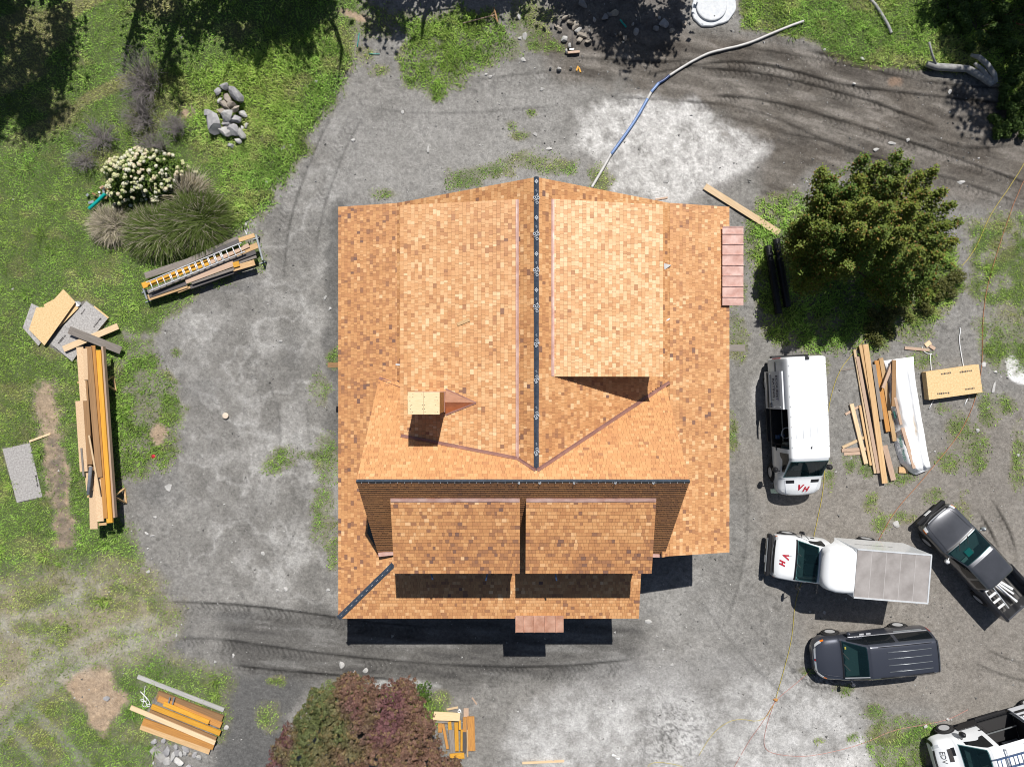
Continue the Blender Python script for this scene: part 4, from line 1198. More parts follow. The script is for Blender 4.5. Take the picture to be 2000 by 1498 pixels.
def wheel(root, x, y, r=.34, w=.22, spokes=7, rim=None):
    sgn = 1 if y > 0 else -1
    M = Matrix.Translation((x, y, r)) @ Matrix.Rotation(R(-90) * sgn, 4, 'X')
    h = w / 2
    wh = MB(); wh.lathe([(r * .62, -h), (r * .9, -h), (r * .985, -h * .7), (r, -h * .3), (r, h * .3), (r * .985, h * .7), (r * .9, h), (r * .66, h * .95), (r * .62, h * .8)], 28, M, close=True)
    t = wh.build('wheel', rubber, root, world=False)
    rm = MB(); rm.lathe([(r * .64, h * .9), (r * .60, h * .5), (r * .2, h * .35), (r * .16, h * .75), (.001, h * .78)], 24, M)
    for k in range(spokes):
        a = 2 * math.pi * k / spokes
        rm.add(*sp_box(a, r, h), M=M)
    rm.build('rim', rim or rimm, t, world=False)
    return t
def sp_box(a, r, h):
    c, s_ = math.cos(a), math.sin(a); wd = r * .07
    pts = []
    for rr, z in ((r * .14, h * .85), (r * .62, h * .88)):
        for q in (-1, 1):
            for zz in (z, z - h * .35):
                pts.append((c * rr - s_ * wd * q, s_ * rr + c * wd * q, zz))
    return pts, [(0, 2, 6, 4), (1, 5, 7, 3), (0, 4, 5, 1), (2, 3, 7, 6), (4, 6, 7, 5), (0, 1, 3, 2)]

def mirror_part(root, x, y, z, m=None, s_=1.0, arm=.14):
    sg = 1 if y > 0 else -1
    b = MB()
    prof = [(0, 0, .02), (.02, 0, .09), (.06, 0, .11), (.11, 0, .10), (.14, 0, .03)]
    b.tube([(x, y, z), (x - .03, y + sg * arm, z + .03)], .025, 6)
    b.tube([(x - .06 * s_ , y + sg * (arm + .02), z - .11 * s_), (x - .05 * s_, y + sg * (arm + .05 * s_), z - .05 * s_), (x - .05 * s_, y + sg * (arm + .07 * s_), z + .07 * s_), (x - .06 * s_, y + sg * (arm + .05 * s_), z + .14 * s_)], [.03 * s_, .085 * s_, .09 * s_, .03 * s_], 10)
    return b.build('door_mirror', m or blackpl, root, world=False)

def arch(root, S_, x, r, y):
    """dark disc on the flank, painted shade in place of a cut wheel opening"""
    b = MB(); sg = 1 if y > 0 else -1
    vs = [(x + math.cos(a) * (r + .07), y, r + math.sin(a) * (r + .07)) for a in np.linspace(-.35, math.pi + .35, 18)]
    vs = [Vector(p) for p in vs]
    back = [p - Vector((0, sg * .12, 0)) for p in vs]; k = len(vs)
    b.add(vs + back, [tuple(range(k))] + [(i, (i + 1) % k, (i + 1) % k + k, i + k) for i in range(k)])
    return b.build('wheel_arch_disc', interior, root, world=False)

def wipers(root, x, z, w, lean=.25):
    b = MB()
    for y0 in (-w * .55, w * .25):
        b.bar((x, y0, z), (x - lean, y0 + w * .42, z + lean * .62), .018, .014)
    return b.build('wiper', blackpl, root, world=False)

def seats(root, x, z, ys, m=None):
    for y in ys:
        b = MB(); b.box((x, y, z + .05), (.5, .48, .16)); b.box((x - .28, y, z + .38), (.16, .46, .62)); b.box((x - .32, y, z + .78), (.1, .24, .18))
        b.build('seat', m or seatm, root, world=False, bevel=.04)

# ---------------------------------------------------------------- large vans
def van_stations(L=6.12, roof=2.42, wt=1.33, wb=2.15):
    h = L / 2
    return [
        (-h, [(.82, .48), (.90, .58), (.93, 1.0), (.92, 1.4), (.82, 2.08), (.70, 2.24), (0, 2.29)]),
        (-h + .09, [(.92, .42), (.985, .54), (1.0, 1.0), (.985, 1.4), (.87, roof - .22), (.76, roof - .06), (0, roof - .01)]),
        (-.4, [(.92, .42), (.99, .54), (1.01, 1.0), (.99, 1.4), (.875, roof - .21), (.77, roof - .05), (0, roof)]),
        (wt - .14, [(.92, .42), (.99, .54), (1.01, 1.0), (.985, 1.38), (.865, roof - .23), (.75, roof - .06), (0, roof - .01)]),
        (wt, [(.92, .42), (.99, .54), (1.01, 1.0), (.98, 1.36), (.845, roof - .29), (.72, roof - .12), (0, roof - .07)]),
        (wb, [(.92, .42), (.985, .54), (.995, .95), (.94, 1.22), (.87, 1.34), (.75, 1.40), (0, 1.44)]),
        (wb + .1, [(.91, .41), (.98, .53), (.985, .92), (.92, 1.16), (.84, 1.27), (.71, 1.33), (0, 1.37)]),
        (h - .28, [(.86, .36), (.93, .48), (.94, .80), (.86, .99), (.74, 1.06), (.60, 1.11), (0, 1.14)]),
        (h - .06, [(.74, .34), (.82, .44), (.83, .68), (.76, .83), (.64, .89), (.50, .93), (0, .96)]),
        (h, [(.62, .38), (.70, .46), (.71, .6), (.65, .74), (.56, .78), (.42, .80), (0, .82)]),
    ]

def big_van(label, ctr, head, group, doorside_open=True, style=0):
    root = thing('cargo_van', label, 'van', (ctr[0], ctr[1], gzw(ctr)), head, group)
    sh = Shell(van_stations()); sh.bows = ((6.2, 9, .20),)
    # opening of the right-hand sliding door: x from about -.1 to 1.05
    hole = (1.82, 2.64, .8, 4.15)
    sh.body('body', wpaint, root, holes=[hole, (4.13, 4.90, 4.5, 7.5)]); seats(root, 1.0, .85, (-.45, .45), seatl); MB().box((1.5, 0, .62), (1.4, 1.7, .05)).build('cab_floor', interior, root, world=False)
    b = MB()   # load space seen through the open door
    b.box((-.1, -.1, .55), (1.7, 1.7, .06)); b.box((-.98, 0, 1.4), (.03, 1.6, 1.6)); b.box((-.1, .84, 1.4), (1.7, .03, 1.6)); b.box((.74, 0, 1.3), (.03, 1.6, 1.4))
    b.build('cargo_space', interior, root, world=False)
    b = MB(); b.box((-.1, -.62, .95), (1.4, .03, .05)); b.box((-.4, .3, 1.0), (.7, .5, .5)); b.build('shelf', steel, root, world=False)
    if style == 0:
        b = MB(); b.tube([(.22 + math.cos(a) * .24, -.62 + math.sin(a) * .20, 1.25 + .15 * math.sin(a * .5)) for a in np.linspace(0, 6.0, 22)], .02, 6); b.build('hose_coil', whitepl, root, world=False)
        b = MB(); b.box((.42, -.78, .75), (.16, .14, .2)); b.box((.36, -.6, .8), (.1, .16, .3)); b.build('tool_case', bluesteel, root, world=False)
    # the door itself, slid back along the flank
    d = MB(); N = 10; vs = []; fs = []
    us = np.linspace(2.02, 2.36, 2)
    P = sh.ev(np.array([2.35]), np.linspace(.75, 4.1, N + 1))[0]
    x0, x1 = -2.48, -.86; DO = .17
    for x in (x0, x0 + .03, x1 - .03, x1):
        for p in P: vs.append((x, p[1] - DO, p[2]))
    w = N + 1
    for i in range(3):
        for j in range(N): fs.append((i * w + j, i * w + j + 1, (i + 1) * w + j + 1, (i + 1) * w + j))
    k = len(vs); vs += [(a, c + .06, e) for a, c, e in vs]
    fs += [tuple(k + q for q in f[::-1]) for f in fs]
    rim_ = [j for j in range(w)]; 
    for j in range(N): fs += [(j, k + j, k + j + 1, j + 1), (3 * w + j, 3 * w + j + 1, k + 3 * w + j + 1, k + 3 * w + j)]
    for i in range(3): fs += [(i * w, (i + 1) * w, k + (i + 1) * w, k + i * w), (i * w + N, k + i * w + N, k + (i + 1) * w + N, (i + 1) * w + N)]
    d.add(vs, fs, False); dr = d.build('sliding_door', wpaint2, root, world=False)
    # pressed panel line on the door, rub strip, rail, lettering
    def on_door(x, v, o=.008):
        p = sh.ev(np.array([2.35]), np.array([v]))[0, 0]; return Vector((x - .85, p[1] - DO - o, p[2] + o * .3))
    b = MB()
    path = [(-1.55, 2.62), (-.6, 2.62), (-.22, 2.68), (-.12, 2.9), (-.10, 3.3), (-.10, 3.75)]
    for p, q in zip(path[:-1], path[1:]): b.bar(on_door(*p), on_door(*q), .022, .022)
    b.build('panel_crease', wpaint, dr, world=False)
    b = MB(); b.bar(on_door(-1.6, 1.9, .012), on_door(-.04, 1.9, .012), .03, .14); b.build('rub_strip', blackpl, dr, world=False)
    b = MB(); b.box((-1.02, on_door(0, 2.4, .03).y, 1.28), (.2, .05, .04)); b.build('handle', blackpl, dr, world=False)
    if style == 0:
        pm = on_door(-.8, 3.05, .012); pq = on_door(-.8, 3.6, .012); upv = (pq - pm).normalized()
        c = on_door(-.92, 3.50, .016)
        lettering('ECOURIST', .235, print_navy, frame(c, (1, 0, 0), upv), dr, bold=.006)
        c = on_door(-.92, 3.22, .018)
        lettering('RATING', .235, print_navy, frame(c, (1, 0, 0), upv), dr, bold=.006)
        b = MB(); c = on_door(-.40, 3.12, .016); b.bar(c - upv * .16, c + upv * .1, .014, .006); b.bar(on_door(-1.5, 2.9, .014), on_door(-.42, 2.9, .014), .01, .006); b.build('printed_line', print_dark, dr, world=False)
    b = MB(); b.box((-1.9, -1.005, 1.42), (2.0, .03, .04)); b.build('door_rail', blackpl, root, world=False)
    b = MB(); b.box((-.1, -1.06, .42), (1.45, .12, .05)); b.build('side_step', blackpl, root, world=False)
    for sg in (-1, 1):
        for x in (-1.95, 2.02):
            wheel(root, x, sg * .95, .345, .23)
            arch(root, sh, x, .345, sg * 1.008)
        mirror_part(root, 1.85, sg * .97, 1.33, s_=1.35, arm=.12)
    # glass
    sh.patch('windscreen', glass_w, root, 4.08, 4.93, 4.35, 7.65, vend=(4.15, 7.85), nu=10, nv=16)
    for k in (0, 1):
        va, vb = (3.12, 3.93) if k == 0 else (8.88, 8.07)
        sh.patch('side_window', glass_d, root, 2.78, 4.62, va, vb, vend=(3.45 if k == 0 else 8.55, vb), off=.007)
        b = MB(); y = -1.012 if k == 0 else 1.012
        for a, c in (((.68, y, .55), (.68, y * .985, 1.4)), ((1.95, y * .985, .9), (1.95, y * .95, 1.25)), ((.68, y, .55), (1.75, y, .55))): b.bar(a, c, .012, .012)
        b.build('door_seam', print_dark, root, world=False)
        b = MB(); b.box((.86, y * 1.0, 1.16), (.2, .05, .045)); b.build('door_handle', blackpl, root, world=False)
    # hood, lamps, grille, bumper
    for k, (va, vb) in enumerate(((3.2, 4.1), (8.8, 7.9))):
        sh.patch('headlamp', lampg, root, 7.1, 8.2, va, vb, off=.008, nu=5, nv=5)
        sh.patch('hood_crease', wpaint2, root, 6.1, 7.6, 4.62 if k == 0 else 7.38, 4.74 if k == 0 else 7.26, off=.014, nu=6, nv=1)
        sh.patch('hood_vent', blackpl, root, 6.12, 6.38, 4.85 if k == 0 else 7.15, 5.55 if k == 0 else 6.45, off=.010, nu=2, nv=5)
        sh.patch('tail_lamp', redlens, root, .12, .62, 2.2 if k == 0 else 9.8, 3.55 if k == 0 else 8.45, off=.012, nu=4, nv=5)
    sh.patch('grille', blackpl, root, 8.05, 8.8, 4.6, 7.4, off=.012, nu=4, nv=8)
    sh.patch('front_bumper', blackpl if style else wpaint2, root, 8.0, 9.0, .2, 3.0, off=.012, nu=4, nv=4)
    sh.patch('front_bumper', blackpl if style else wpaint2, root, 8.0, 9.0, 9.0, 11.8, off=.012, nu=4, nv=4)
    b = MB(); b.box((-3.10, 0, .5), (.14, 1.7, .2)); b.build('rear_bumper', blackpl, root, world=False, bevel=.03)
    wipers(root, 2.12, 1.47, .62)
    b = MB(); b.box((.8, 0, 2.415), (.05, .05, .08)); b.tube([(.8, 0, 2.43), (.72, 0, 2.5)], .02, 6); b.build('roof_aerial', blackpl, root, world=False)
    b = MB(); b.box((-2.98, .0, 2.44), (.10, .16, .06)); b.box((-3.05, .0, 2.41), (.14, .07, .07)); b.build('brake_light_pod', blackpl, root, world=False)
    b = MB()
    for sg in (-1, 1):
        for x in np.linspace(-2.7, .75, 9): b.lathe([(.016, 2.375), (.018, 2.389), (.008, 2.395)], 8, Matrix.Translation((x, sg * .775, 0)))
    b.build('roof_plug', greypipe, root, world=False)
    b = MB()
    for y in np.linspace(-.6, .6, 5):
        b.tube([(x, y, sh.ev(np.array([u]), np.array([6 + y / .77]))[0, 0, 2] + .002) for x, u in ((-2.6, 1.15), (-1.5, 1.6), (-.4, 2.0), (.4, 2.5))], .012, 5)
    b.build('roof_swage', wpaint, root, world=False)
    b = MB(); b.box((1.62, 0, 1.28), (.5, 1.5, .05)); b.build('dashboard', cabinm, root, world=False)
    return root, sh

def hood_text(root, sh, s_, size, m, u, v, name='lettering', bold=.008, spin=0, off=.02):
    P = sh.ev(np.array([u - .08, u, u + .08]), np.array([v - .1, v, v + .1]))
    p = P[1, 1]; dx = P[2, 1] - P[0, 1]; dy = P[1, 2] - P[1, 0]
    n = np.cross(dx, dy); n /= np.linalg.norm(n)
    if n[2] < 0: n = -n
    # reads from the front: text x runs towards the vehicle's left... text up points to the windscreen
    M = frame(Vector(p + n * off), Vector(dy) if True else None, -Vector(dx))
    return lettering(s_, size, m, M @ Matrix.Rotation(spin, 4, 'Z'), root, name, bold, .35 if m is print_red else 0)

vc = G((1535 + 1541) / 2 + 1, 831, 0)
van, vsh = big_van('white cargo van with its side door slid open, parked nearest the house', vc, R(-87.2), 'white vans parked in the yard', True, 0)
hood_text(van, vsh, 'V', .36, print_red, 6.70, 5.82, bold=.018); hood_text(van, vsh, 'H', .32, print_red, 6.84, 6.22, bold=.018)

# second van at the corner: ladder on the roof, dark lower flank, lettering on hood and roof
fc = np.array((1804., 1469.)); hd = R(180 + 16.5)
ctr = G(fc[0] + 3.06 * S * math.cos(R(16.5)), fc[1] - 3.06 * S * math.sin(R(16.5)), 0)
van2, sh2 = big_van('white cargo van with a ladder on its roof, at the bottom right corner', ctr, hd, 'white vans parked in the yard', True, 1)
hood_text(van2, sh2, 'EDV', .30, print_dark, 6.95, 5.55, bold=-.002)
sh2.patch('hood_plate', print_dark, van2, 6.35, 6.6, 4.95, 5.85, off=.016, nu=2, nv=4)
for x0, x1 in ((-2.9, -1.7), (-1.65, 1.55)):
    pass
for c_, d_ in (((-2.5, -1.03, .66), (.6, .05, .30)), ((1.2, -1.03, .66), (.9, .05, .30)), ((.0, -1.02, .46), (2.9, .06, .14))): MB().box(c_, d_).build('flank_cladding', blackpl, van2, world=False)
lettering('TIM', .5, print_dark, frame((-.95, -.60, 2.45), (-1, 0, 0), (0, -1, 0)), van2, bold=.01)
for z in (.62, .18): pass

def ladder(name, label, p, q, w, n, m_rail, m_rung, group=None, rail=.06, up=.09, double=None, cat='ladder'):
    """two rails and n rungs, p to q along the middle"""
    p = Vector(p); q = Vector(q); d = (q - p).normalized(); sd = Vector((0, 0, 1)).cross(d).normalized()
    root = thing(name, label, cat, p, 0, group)
    for sg in (-1, 1):
        b = MB(); b.bar(p + sd * sg * w / 2, q + sd * sg * w / 2, .03, up); b.build('rail', m_rail, root)
    for k in range(n):
        c = p.lerp(q, (k + .5) / n)
        MB().tube([c - sd * w / 2, c + sd * w / 2], .021, 8).build('rung', m_rung, root)
        if double and double[0] <= k <= double[1]:
            c2 = c + d * .058; MB().tube([c2 - sd * w / 2, c2 + sd * w / 2], .021, 8).build('rung', m_rung, root)
    return root
vm_ = Matrix.Translation(van2.location) @ Matrix.Rotation(hd, 4, 'Z')
lp, lq = vm_ @ Vector((1.30, -.34, 2.60)), vm_ @ Vector((-2.9, -.28, 2.62))
ladder('roof_ladder', 'blue grey ladder lying on the roof of the van at the corner', lp, lq, .44, 12, bluesteel, bluesteel, up=.07)
ra = MB()
for x in (.75, -.7, -2.2):
    ra.bar((x, -.80, 2.50), (x, .80, 2.50), .04, .05)
    for sg in (-1, 1): ra.box((x, sg * .76, 2.44), (.06, .05, .1))
ra.build('roof_rack', alum, van2, world=False)

# ---------------------------------------------------------------- box truck
tc = G(1494 + 2.89 * S * math.cos(R(4.6)), 1077 + 2.89 * S * math.sin(R(4.6)), 0)
truck = thing('box_truck', 'white box truck with a translucent grey box roof and red hood lettering', 'truck', (tc.x, tc.y, gzw(tc)), R(180 - 4.6))
f = 2.89
st = [
    (f - 2.2, [(.86, .45), (.93, .55), (.96, .95), (.94, 1.35), (.80, 1.93), (.68, 2.02), (0, 2.05)]),
    (f - 1.80, [(.88, .42), (.95, .52), (.98, .95), (.95, 1.33), (.80, 1.93), (.68, 2.02), (0, 2.05)]),
    (f - 1.62, [(.88, .42), (.95, .52), (.98, .95), (.95, 1.32), (.80, 1.86), (.66, 1.95), (0, 1.99)]),
    (f - .92, [(.88, .42), (.96, .52), (.985, .9), (.95, 1.14), (.88, 1.22), (.76, 1.27), (0, 1.32)]),
    (f - .80, [(.88, .42), (.96, .52), (.985, .88), (.94, 1.09), (.86, 1.16), (.74, 1.21), (0, 1.26)]),
    (f - .28, [(.86, .42), (.94, .52), (.95, .80), (.90, .96), (.80, 1.02), (.66, 1.06), (0, 1.10)]),
    (f - .06, [(.82, .42), (.90, .50), (.90, .68), (.85, .80), (.76, .85), (.62, .88), (0, .91)]),
    (f - .02, [(.78, .44), (.86, .5), (.86, .62), (.80, .72), (.72, .76), (.6, .78), (0, .8)]),
]
sh = Shell(st); sh.bows = ((4.6, 7, .16),)
sh.body('cab', wpaint, truck, holes=[(2.12, 2.90, 4.5, 7.5)]); seats(truck, f - 1.75, .75, (-.45, .45), seatl); MB().box((f - 1.2, 0, .55), (1.8, 1.6, .05)).build('cab_floor', interior, truck, world=False); MB().box((f - 1.05, 0, 1.12), (.5, 1.5, .05)).build('dashboard', cabinm, truck, world=False)
sh.patch('windscreen', glass_w, truck, 2.07, 2.93, 4.35, 7.65, vend=(4.12, 7.88), nu=10, nv=16)
sh.patch('windscreen_surround', blackpl, truck, 2.93, 3.35, 4.0, 8.0, nu=3, nv=12, off=.004)
for k in (0, 1):
    m_ = (lambda a: a) if k == 0 else (lambda a: 12 - a)
    sh.patch('side_window', glass_d, truck, .75, 2.45, m_(3.1), m_(3.93), vend=(m_(3.4), m_(3.93)), off=.007)
    sh.patch('headlamp', lampg, truck, 5.35, 6.1, m_(2.75), m_(4.2), off=.01, nu=4, nv=4)
    sh.patch('turn_signal', amber, truck, 5.45, 6.0, m_(2.35), m_(2.72), off=.012, nu=3, nv=2)
    sg = -1 if k == 0 else 1
    b = MB(); b.bar((f - 1.15, sg * .98, 1.12), (f - 1.05, sg * 1.18, 1.2), .025, .025); b.bar((f - 1.3, sg * .98, 1.5), (f - 1.1, sg * 1.18, 1.42), .025, .025)
    b.tube([(f - 1.06, sg * 1.16, 1.08), (f - 1.05, sg * 1.20, 1.2), (f - 1.07, sg * 1.22, 1.42), (f - 1.08, sg * 1.2, 1.5)], [.04, .07, .07, .03], 9)
    b.build('door_mirror', blackpl, truck, world=False)
    b = MB(); b.box((f - 1.6, sg * .985, 1.12), (.16, .04, .04)); b.build('door_handle', blackpl, truck, world=False)
sh.patch('grille', blackpl, truck, 5.75, 6.55, 4.3, 7.7, off=.012, nu=3, nv=8)
b = MB()
for y in np.linspace(-.62, .62, 5): b.box((f - 1.78, y, 2.055), (.05, .10, .03))
b.build('marker_lamp', amber, truck, world=False)
b = MB(); b.box((f + .05, 0, .55), (.20, 1.86, .26)); b.build('front_bumper', blackpl, truck, world=False, bevel=.05)
b = MB(); b.box((f + .155, 0, .60), (.02, 1.5, .10)); b.build('bumper_trim', steel, truck, world=False)
b = MB(); b.box((f + .165, .2, .50), (.02, .32, .13)); b.build('number_plate', whitepl, truck, world=False)
wipers(truck, f - .93, 1.36, .6, .3)
b = MB(); b.bar((f - .75, -.15, 1.275), (f - .4, -.18, 1.16), .008, .01); b.build('hood_aerial', steel, truck, world=False)
hood_text(truck, sh, 'V', .34, print_red, 4.62, 5.80, bold=.018); hood_text(truck, sh, 'H', .30, print_red, 4.80, 6.22, bold=.018)
# box: side walls, rear door, nose over the cab, roof of ribbed translucent panels
xr, xf, hw, zt_, zb_ = f - 5.83, f - 2.74, 1.02, 2.86, .72
b = MB(); b.box(((xr + xf) / 2, hw - .02, (zt_ + zb_) / 2 - .02), (xf - xr, .04, zt_ - zb_ - .04)); b.box(((xr + xf) / 2, -hw + .02, (zt_ + zb_) / 2 - .02), (xf - xr, .04, zt_ - zb_ - .04))
b.box((xr + .02, 0, (zt_ + zb_) / 2 - .02), (.04, 2 * hw - .09, zt_ - zb_ - .04)); b.box(((xr + xf) / 2, 0, zb_ + .03), (xf - xr - .1, 2 * hw - .1, .06)); b.box((xf - .02, 0, (zt_ + zb_) / 2 - .02), (.04, 2 * hw - .09, zt_ - zb_ - .04))
box_ = b.build('cargo_box', wpaint, truck, world=False)
ribm = mat('roof_rib_trim', (.44, .42, .41), .5)
for k in range(5):
    a0 = xr + .045 + (xf - xr - .05) * k / 5; a1 = xr + .045 + (xf - xr - .05) * (k + 1) / 5
    b = MB(); b.box(((a0 + a1) / 2, 0, zt_ - .015 + rnd.uniform(-.003, .003)), (a1 - a0 - .014, 2 * hw - .10, .03)); b.build('roof_panel', boxroof, box_, world=False)
    if k:
        b = MB(); b.box((a0, 0, zt_ - .006), (.016, 2 * hw - .10, .02)); b.build('roof_rib', ribm, box_, world=False)
b = MB(); b.box(((xr + xf) / 2, hw - .02, zt_ - .01), (xf - xr, .062, .06)); b.box(((xr + xf) / 2, -hw + .02, zt_ - .01), (xf - xr, .062, .06)); b.box((xr + .02, 0, zt_ - .012), (.06, 2 * hw - .10, .055)); b.build('roof_edge_rail', alum, box_, world=False)
secs = [(xf + .001, 1.02, zt_, .75, .1), (xf + .35, 1.02, zt_ - .005, 1.5, .14), (xf + .75, .99, zt_ - .03, 1.95, .2), (xf + 1.02, .92, zt_ - .10, 2.05, .2), (xf + 1.18, .80, zt_ - .24, 2.10, .2), (xf + 1.25, .66, zt_ - .42, 2.14, .12)]
vs, fs = [], []; K = 25
for x, w, z1, z0, rr in secs:
    for k in range(K):
        t = -1 + 2 * k / (K - 1)
        y = w * math.sin(t * math.pi / 2) if abs(t) < 2 else 0
        c = 1 - abs(t) ** 12
        vs.append((x - .10 * abs(t) ** 4 * (x > xf + .5), w * t if abs(t) < .9 else w * t, z0 + (z1 - z0) * (c ** .4 if c > 0 else 0)))
for i in range(len(secs) - 1):
    for k in range(K - 1): fs.append((i * K + k, i * K + k + 1, (i + 1) * K + k + 1, (i + 1) * K + k))
fs.append(tuple(range((len(secs) - 1) * K, len(secs) * K)))
b = MB(); b.add(vs, fs, True); b.build('box_nose', wpaint, truck, world=False, sharp=R(50))
for sg in (-1, 1):
    wheel(truck, f - .78, sg * .90, .36, .24); wheel(truck, f - 4.35, sg * .90, .36, .3); arch(truck, sh, f - .78, .36, sg * .972)
lettering('MR CONSTRUCTION', .17, print_dark, frame((xf - 1.15, -hw - .004, 1.9), (1, 0, 0), (0, 0, 1)), box_)
b = MB(); b.box((xr - .08, 0, .5), (.16, 1.8, .1)); b.box((f - 3.5, 0, .58), (4.0, .9, .18)); b.build('chassis', blackpl, truck, world=False)

# ---------------------------------------------------------------- minivan
def minivan(name, label, ctr, head, paint, cat='minivan', full=True):
    root = thing(name, label, cat, (ctr[0], ctr[1], gzw(ctr)), head)
    st = [
        (-2.56, [(.66, .45), (.84, .52), (.89, .8), (.86, 1.02), (.72, 1.36), (.58, 1.47), (0, 1.52)]),
        (-2.44, [(.80, .30), (.95, .42), (.985, .75), (.95, 1.06), (.735, 1.56), (.61, 1.66), (0, 1.70)]),
        (-1.2, [(.86, .26), (.97, .38), (1.0, .75), (.965, 1.06), (.755, 1.61), (.62, 1.715), (0, 1.75)]),
        (.38, [(.86, .26), (.97, .38), (1.0, .75), (.965, 1.04), (.755, 1.60), (.62, 1.70), (0, 1.735)]),
        (.54, [(.86, .26), (.97, .38), (1.0, .74), (.96, 1.02), (.735, 1.55), (.60, 1.65), (0, 1.69)]),
        (1.40, [(.86, .26), (.97, .38), (.99, .70), (.945, .95), (.86, 1.03), (.72, 1.075), (0, 1.12)]),
        (1.50, [(.86, .26), (.965, .37), (.985, .68), (.93, .91), (.84, .985), (.69, 1.03), (0, 1.07)]),
        (2.15, [(.80, .24), (.92, .34), (.935, .60), (.86, .79), (.75, .86), (.60, .90), (0, .94)]),
        (2.44, [(.66, .24), (.78, .32), (.79, .52), (.71, .66), (.60, .73), (.46, .77), (0, .81)]),
        (2.56, [(.46, .30), (.54, .35), (.55, .48), (.48, .59), (.42, .63), (.30, .66), (0, .69)]),
    ]
    sh = Shell(st); sh.bows = ((5.6, 9, .22),)
    sh.body('body', paint, root, holes=[(4.11, 4.92, 4.55, 7.45)]); seats(root, .25, .5, (-.42, .42), seatl); MB().box((.3, 0, .42), (2.4, 1.7, .05)).build('cab_floor', interior, root, world=False)
    for sg in (-1, 1):
        for x in (-1.51, 1.55):
            wheel(root, x, sg * .93, .335, .21, 9); arch(root, sh, x, .335, sg * .992)
        mirror_part(root, 1.1, sg * .95, 1.02, paint, 1.0, .10)
    if not full: return root, sh
    sh.patch('windscreen', glass_w, root, 4.06, 4.95, 4.45, 7.55, vend=(4.15, 7.85), nu=10, nv=16)
    sh.patch('cowl', blackpl, root, 4.97, 5.5, 4.15, 7.85, nu=3, nv=12, off=.004)
    b = MB(); b.bar((.55, .60, 1.665), (1.38, .78, 1.09), .03, .02); b.build('pillar_trim', lampg, root, world=False)
    for k in (0, 1):
        m_ = (lambda a: a) if k == 0 else (lambda a: 12 - a)
        sh.patch('side_window', glass_d, root, 3.3, 4.70, m_(3.12), m_(3.90), vend=(m_(3.5), m_(3.90)), off=.007)
        sh.patch('side_window', glass_d, root, 2.28, 3.22, m_(3.12), m_(3.90), off=.007)
        sh.patch('side_window', glass_d, root, 1.15, 2.20, m_(3.18), m_(3.86), off=.007)
        sh.patch('headlamp', lampg, root, 7.25, 8.35, m_(2.9), m_(3.75), vend=(m_(3.1), m_(4.1)), off=.010, nu=6, nv=5)
        sh.patch('turn_signal', amber, root, 6.95, 7.35, m_(2.9), m_(3.45), off=.011, nu=3, nv=3)
        sh.patch('hood_crease', paint, root, 5.6, 7.7, m_(4.55), m_(4.68), off=.016, nu=8, nv=1, vend=(m_(4.75), m_(4.88)))
        sh.patch('tail_lamp', redlens, root, .25, .95, m_(2.2), m_(3.15), off=.012, nu=4, nv=4)
        sh.patch('belt_trim', chrome, root, 1.15, 4.6, m_(3.0), m_(3.07), off=.010, nu=12, nv=1)
        y = -1.0 if k == 0 else 1.0
        b = MB(); b.box((.42, y * 1.0, .93), (.20, .05, .035)); b.box((.12, y * 1.0, .93), (.20, .05, .035)); b.build('door_handle', chrome, root, world=False)
        b = MB(); b.bar((-.95, y * .995, .98), (-2.2, y * .985, .98), .02, .03); b.build('slide_track', steel, root, world=False)
        b = MB(); b.tube([(.1, y * .665, 1.715), (-1.0, y * .665, 1.74), (-2.2, y * .645, 1.69)], .016, 6); b.build('roof_trim', blackpl, root, world=False)
    b = MB(); 
    for y in (-.42, -.14, .14, .42):
        b.tube([(-.25, y, 1.752), (-1.2, y, 1.768), (-2.15, y, 1.735)], .013, 5)
    b.build('roof_rib', chrome if False else steel, root, world=False)
    sh.patch('grille', chrome, root, 8.15, 8.6, 4.4, 5.85, off=.016, nu=3, nv=8); sh.patch('grille', chrome, root, 8.15, 8.6, 6.15, 7.6, off=.016, nu=3, nv=8)
    sh.patch('emblem', redlens, root, 8.2, 8.5, 5.93, 6.07, off=.018, nu=2, nv=2)
    b = MB(); b.box((2.50, .22, .50), (.03, .34, .13)); b.build('number_plate', whitepl, root, world=False)
    sh.patch('rear_spoiler', paint, root, .35, 1.05, 4.3, 7.7, off=.035, nu=4, nv=10)
    wipers(root, 1.40, 1.13, .62, .2)
    b = MB(); b.box((1.0, 0, 1.0), (.6, 1.5, .05)); b.build('dashboard', cabinm, root, world=False)
    b = MB(); b.box((1.28, -.56, 1.175), (.08, .11, .012)); b.build('windscreen_sticker', yellowc, root, world=False)
    return root, sh
mc = G((1613.5 + 4 + 1749) / 2 + 1, (1271 + 1258) / 2, 0)
minivan('minivan', 'dark grey minivan parked below the box truck', mc, R(180 + 5.7), greypaint)
mc = G(1681 + 1.53 * S, 1503 + .93 * S - 2, 0)
minivan('car', 'white car with only a black tyre and fender showing at the bottom edge', mc, R(180), wpaint, 'car', True)

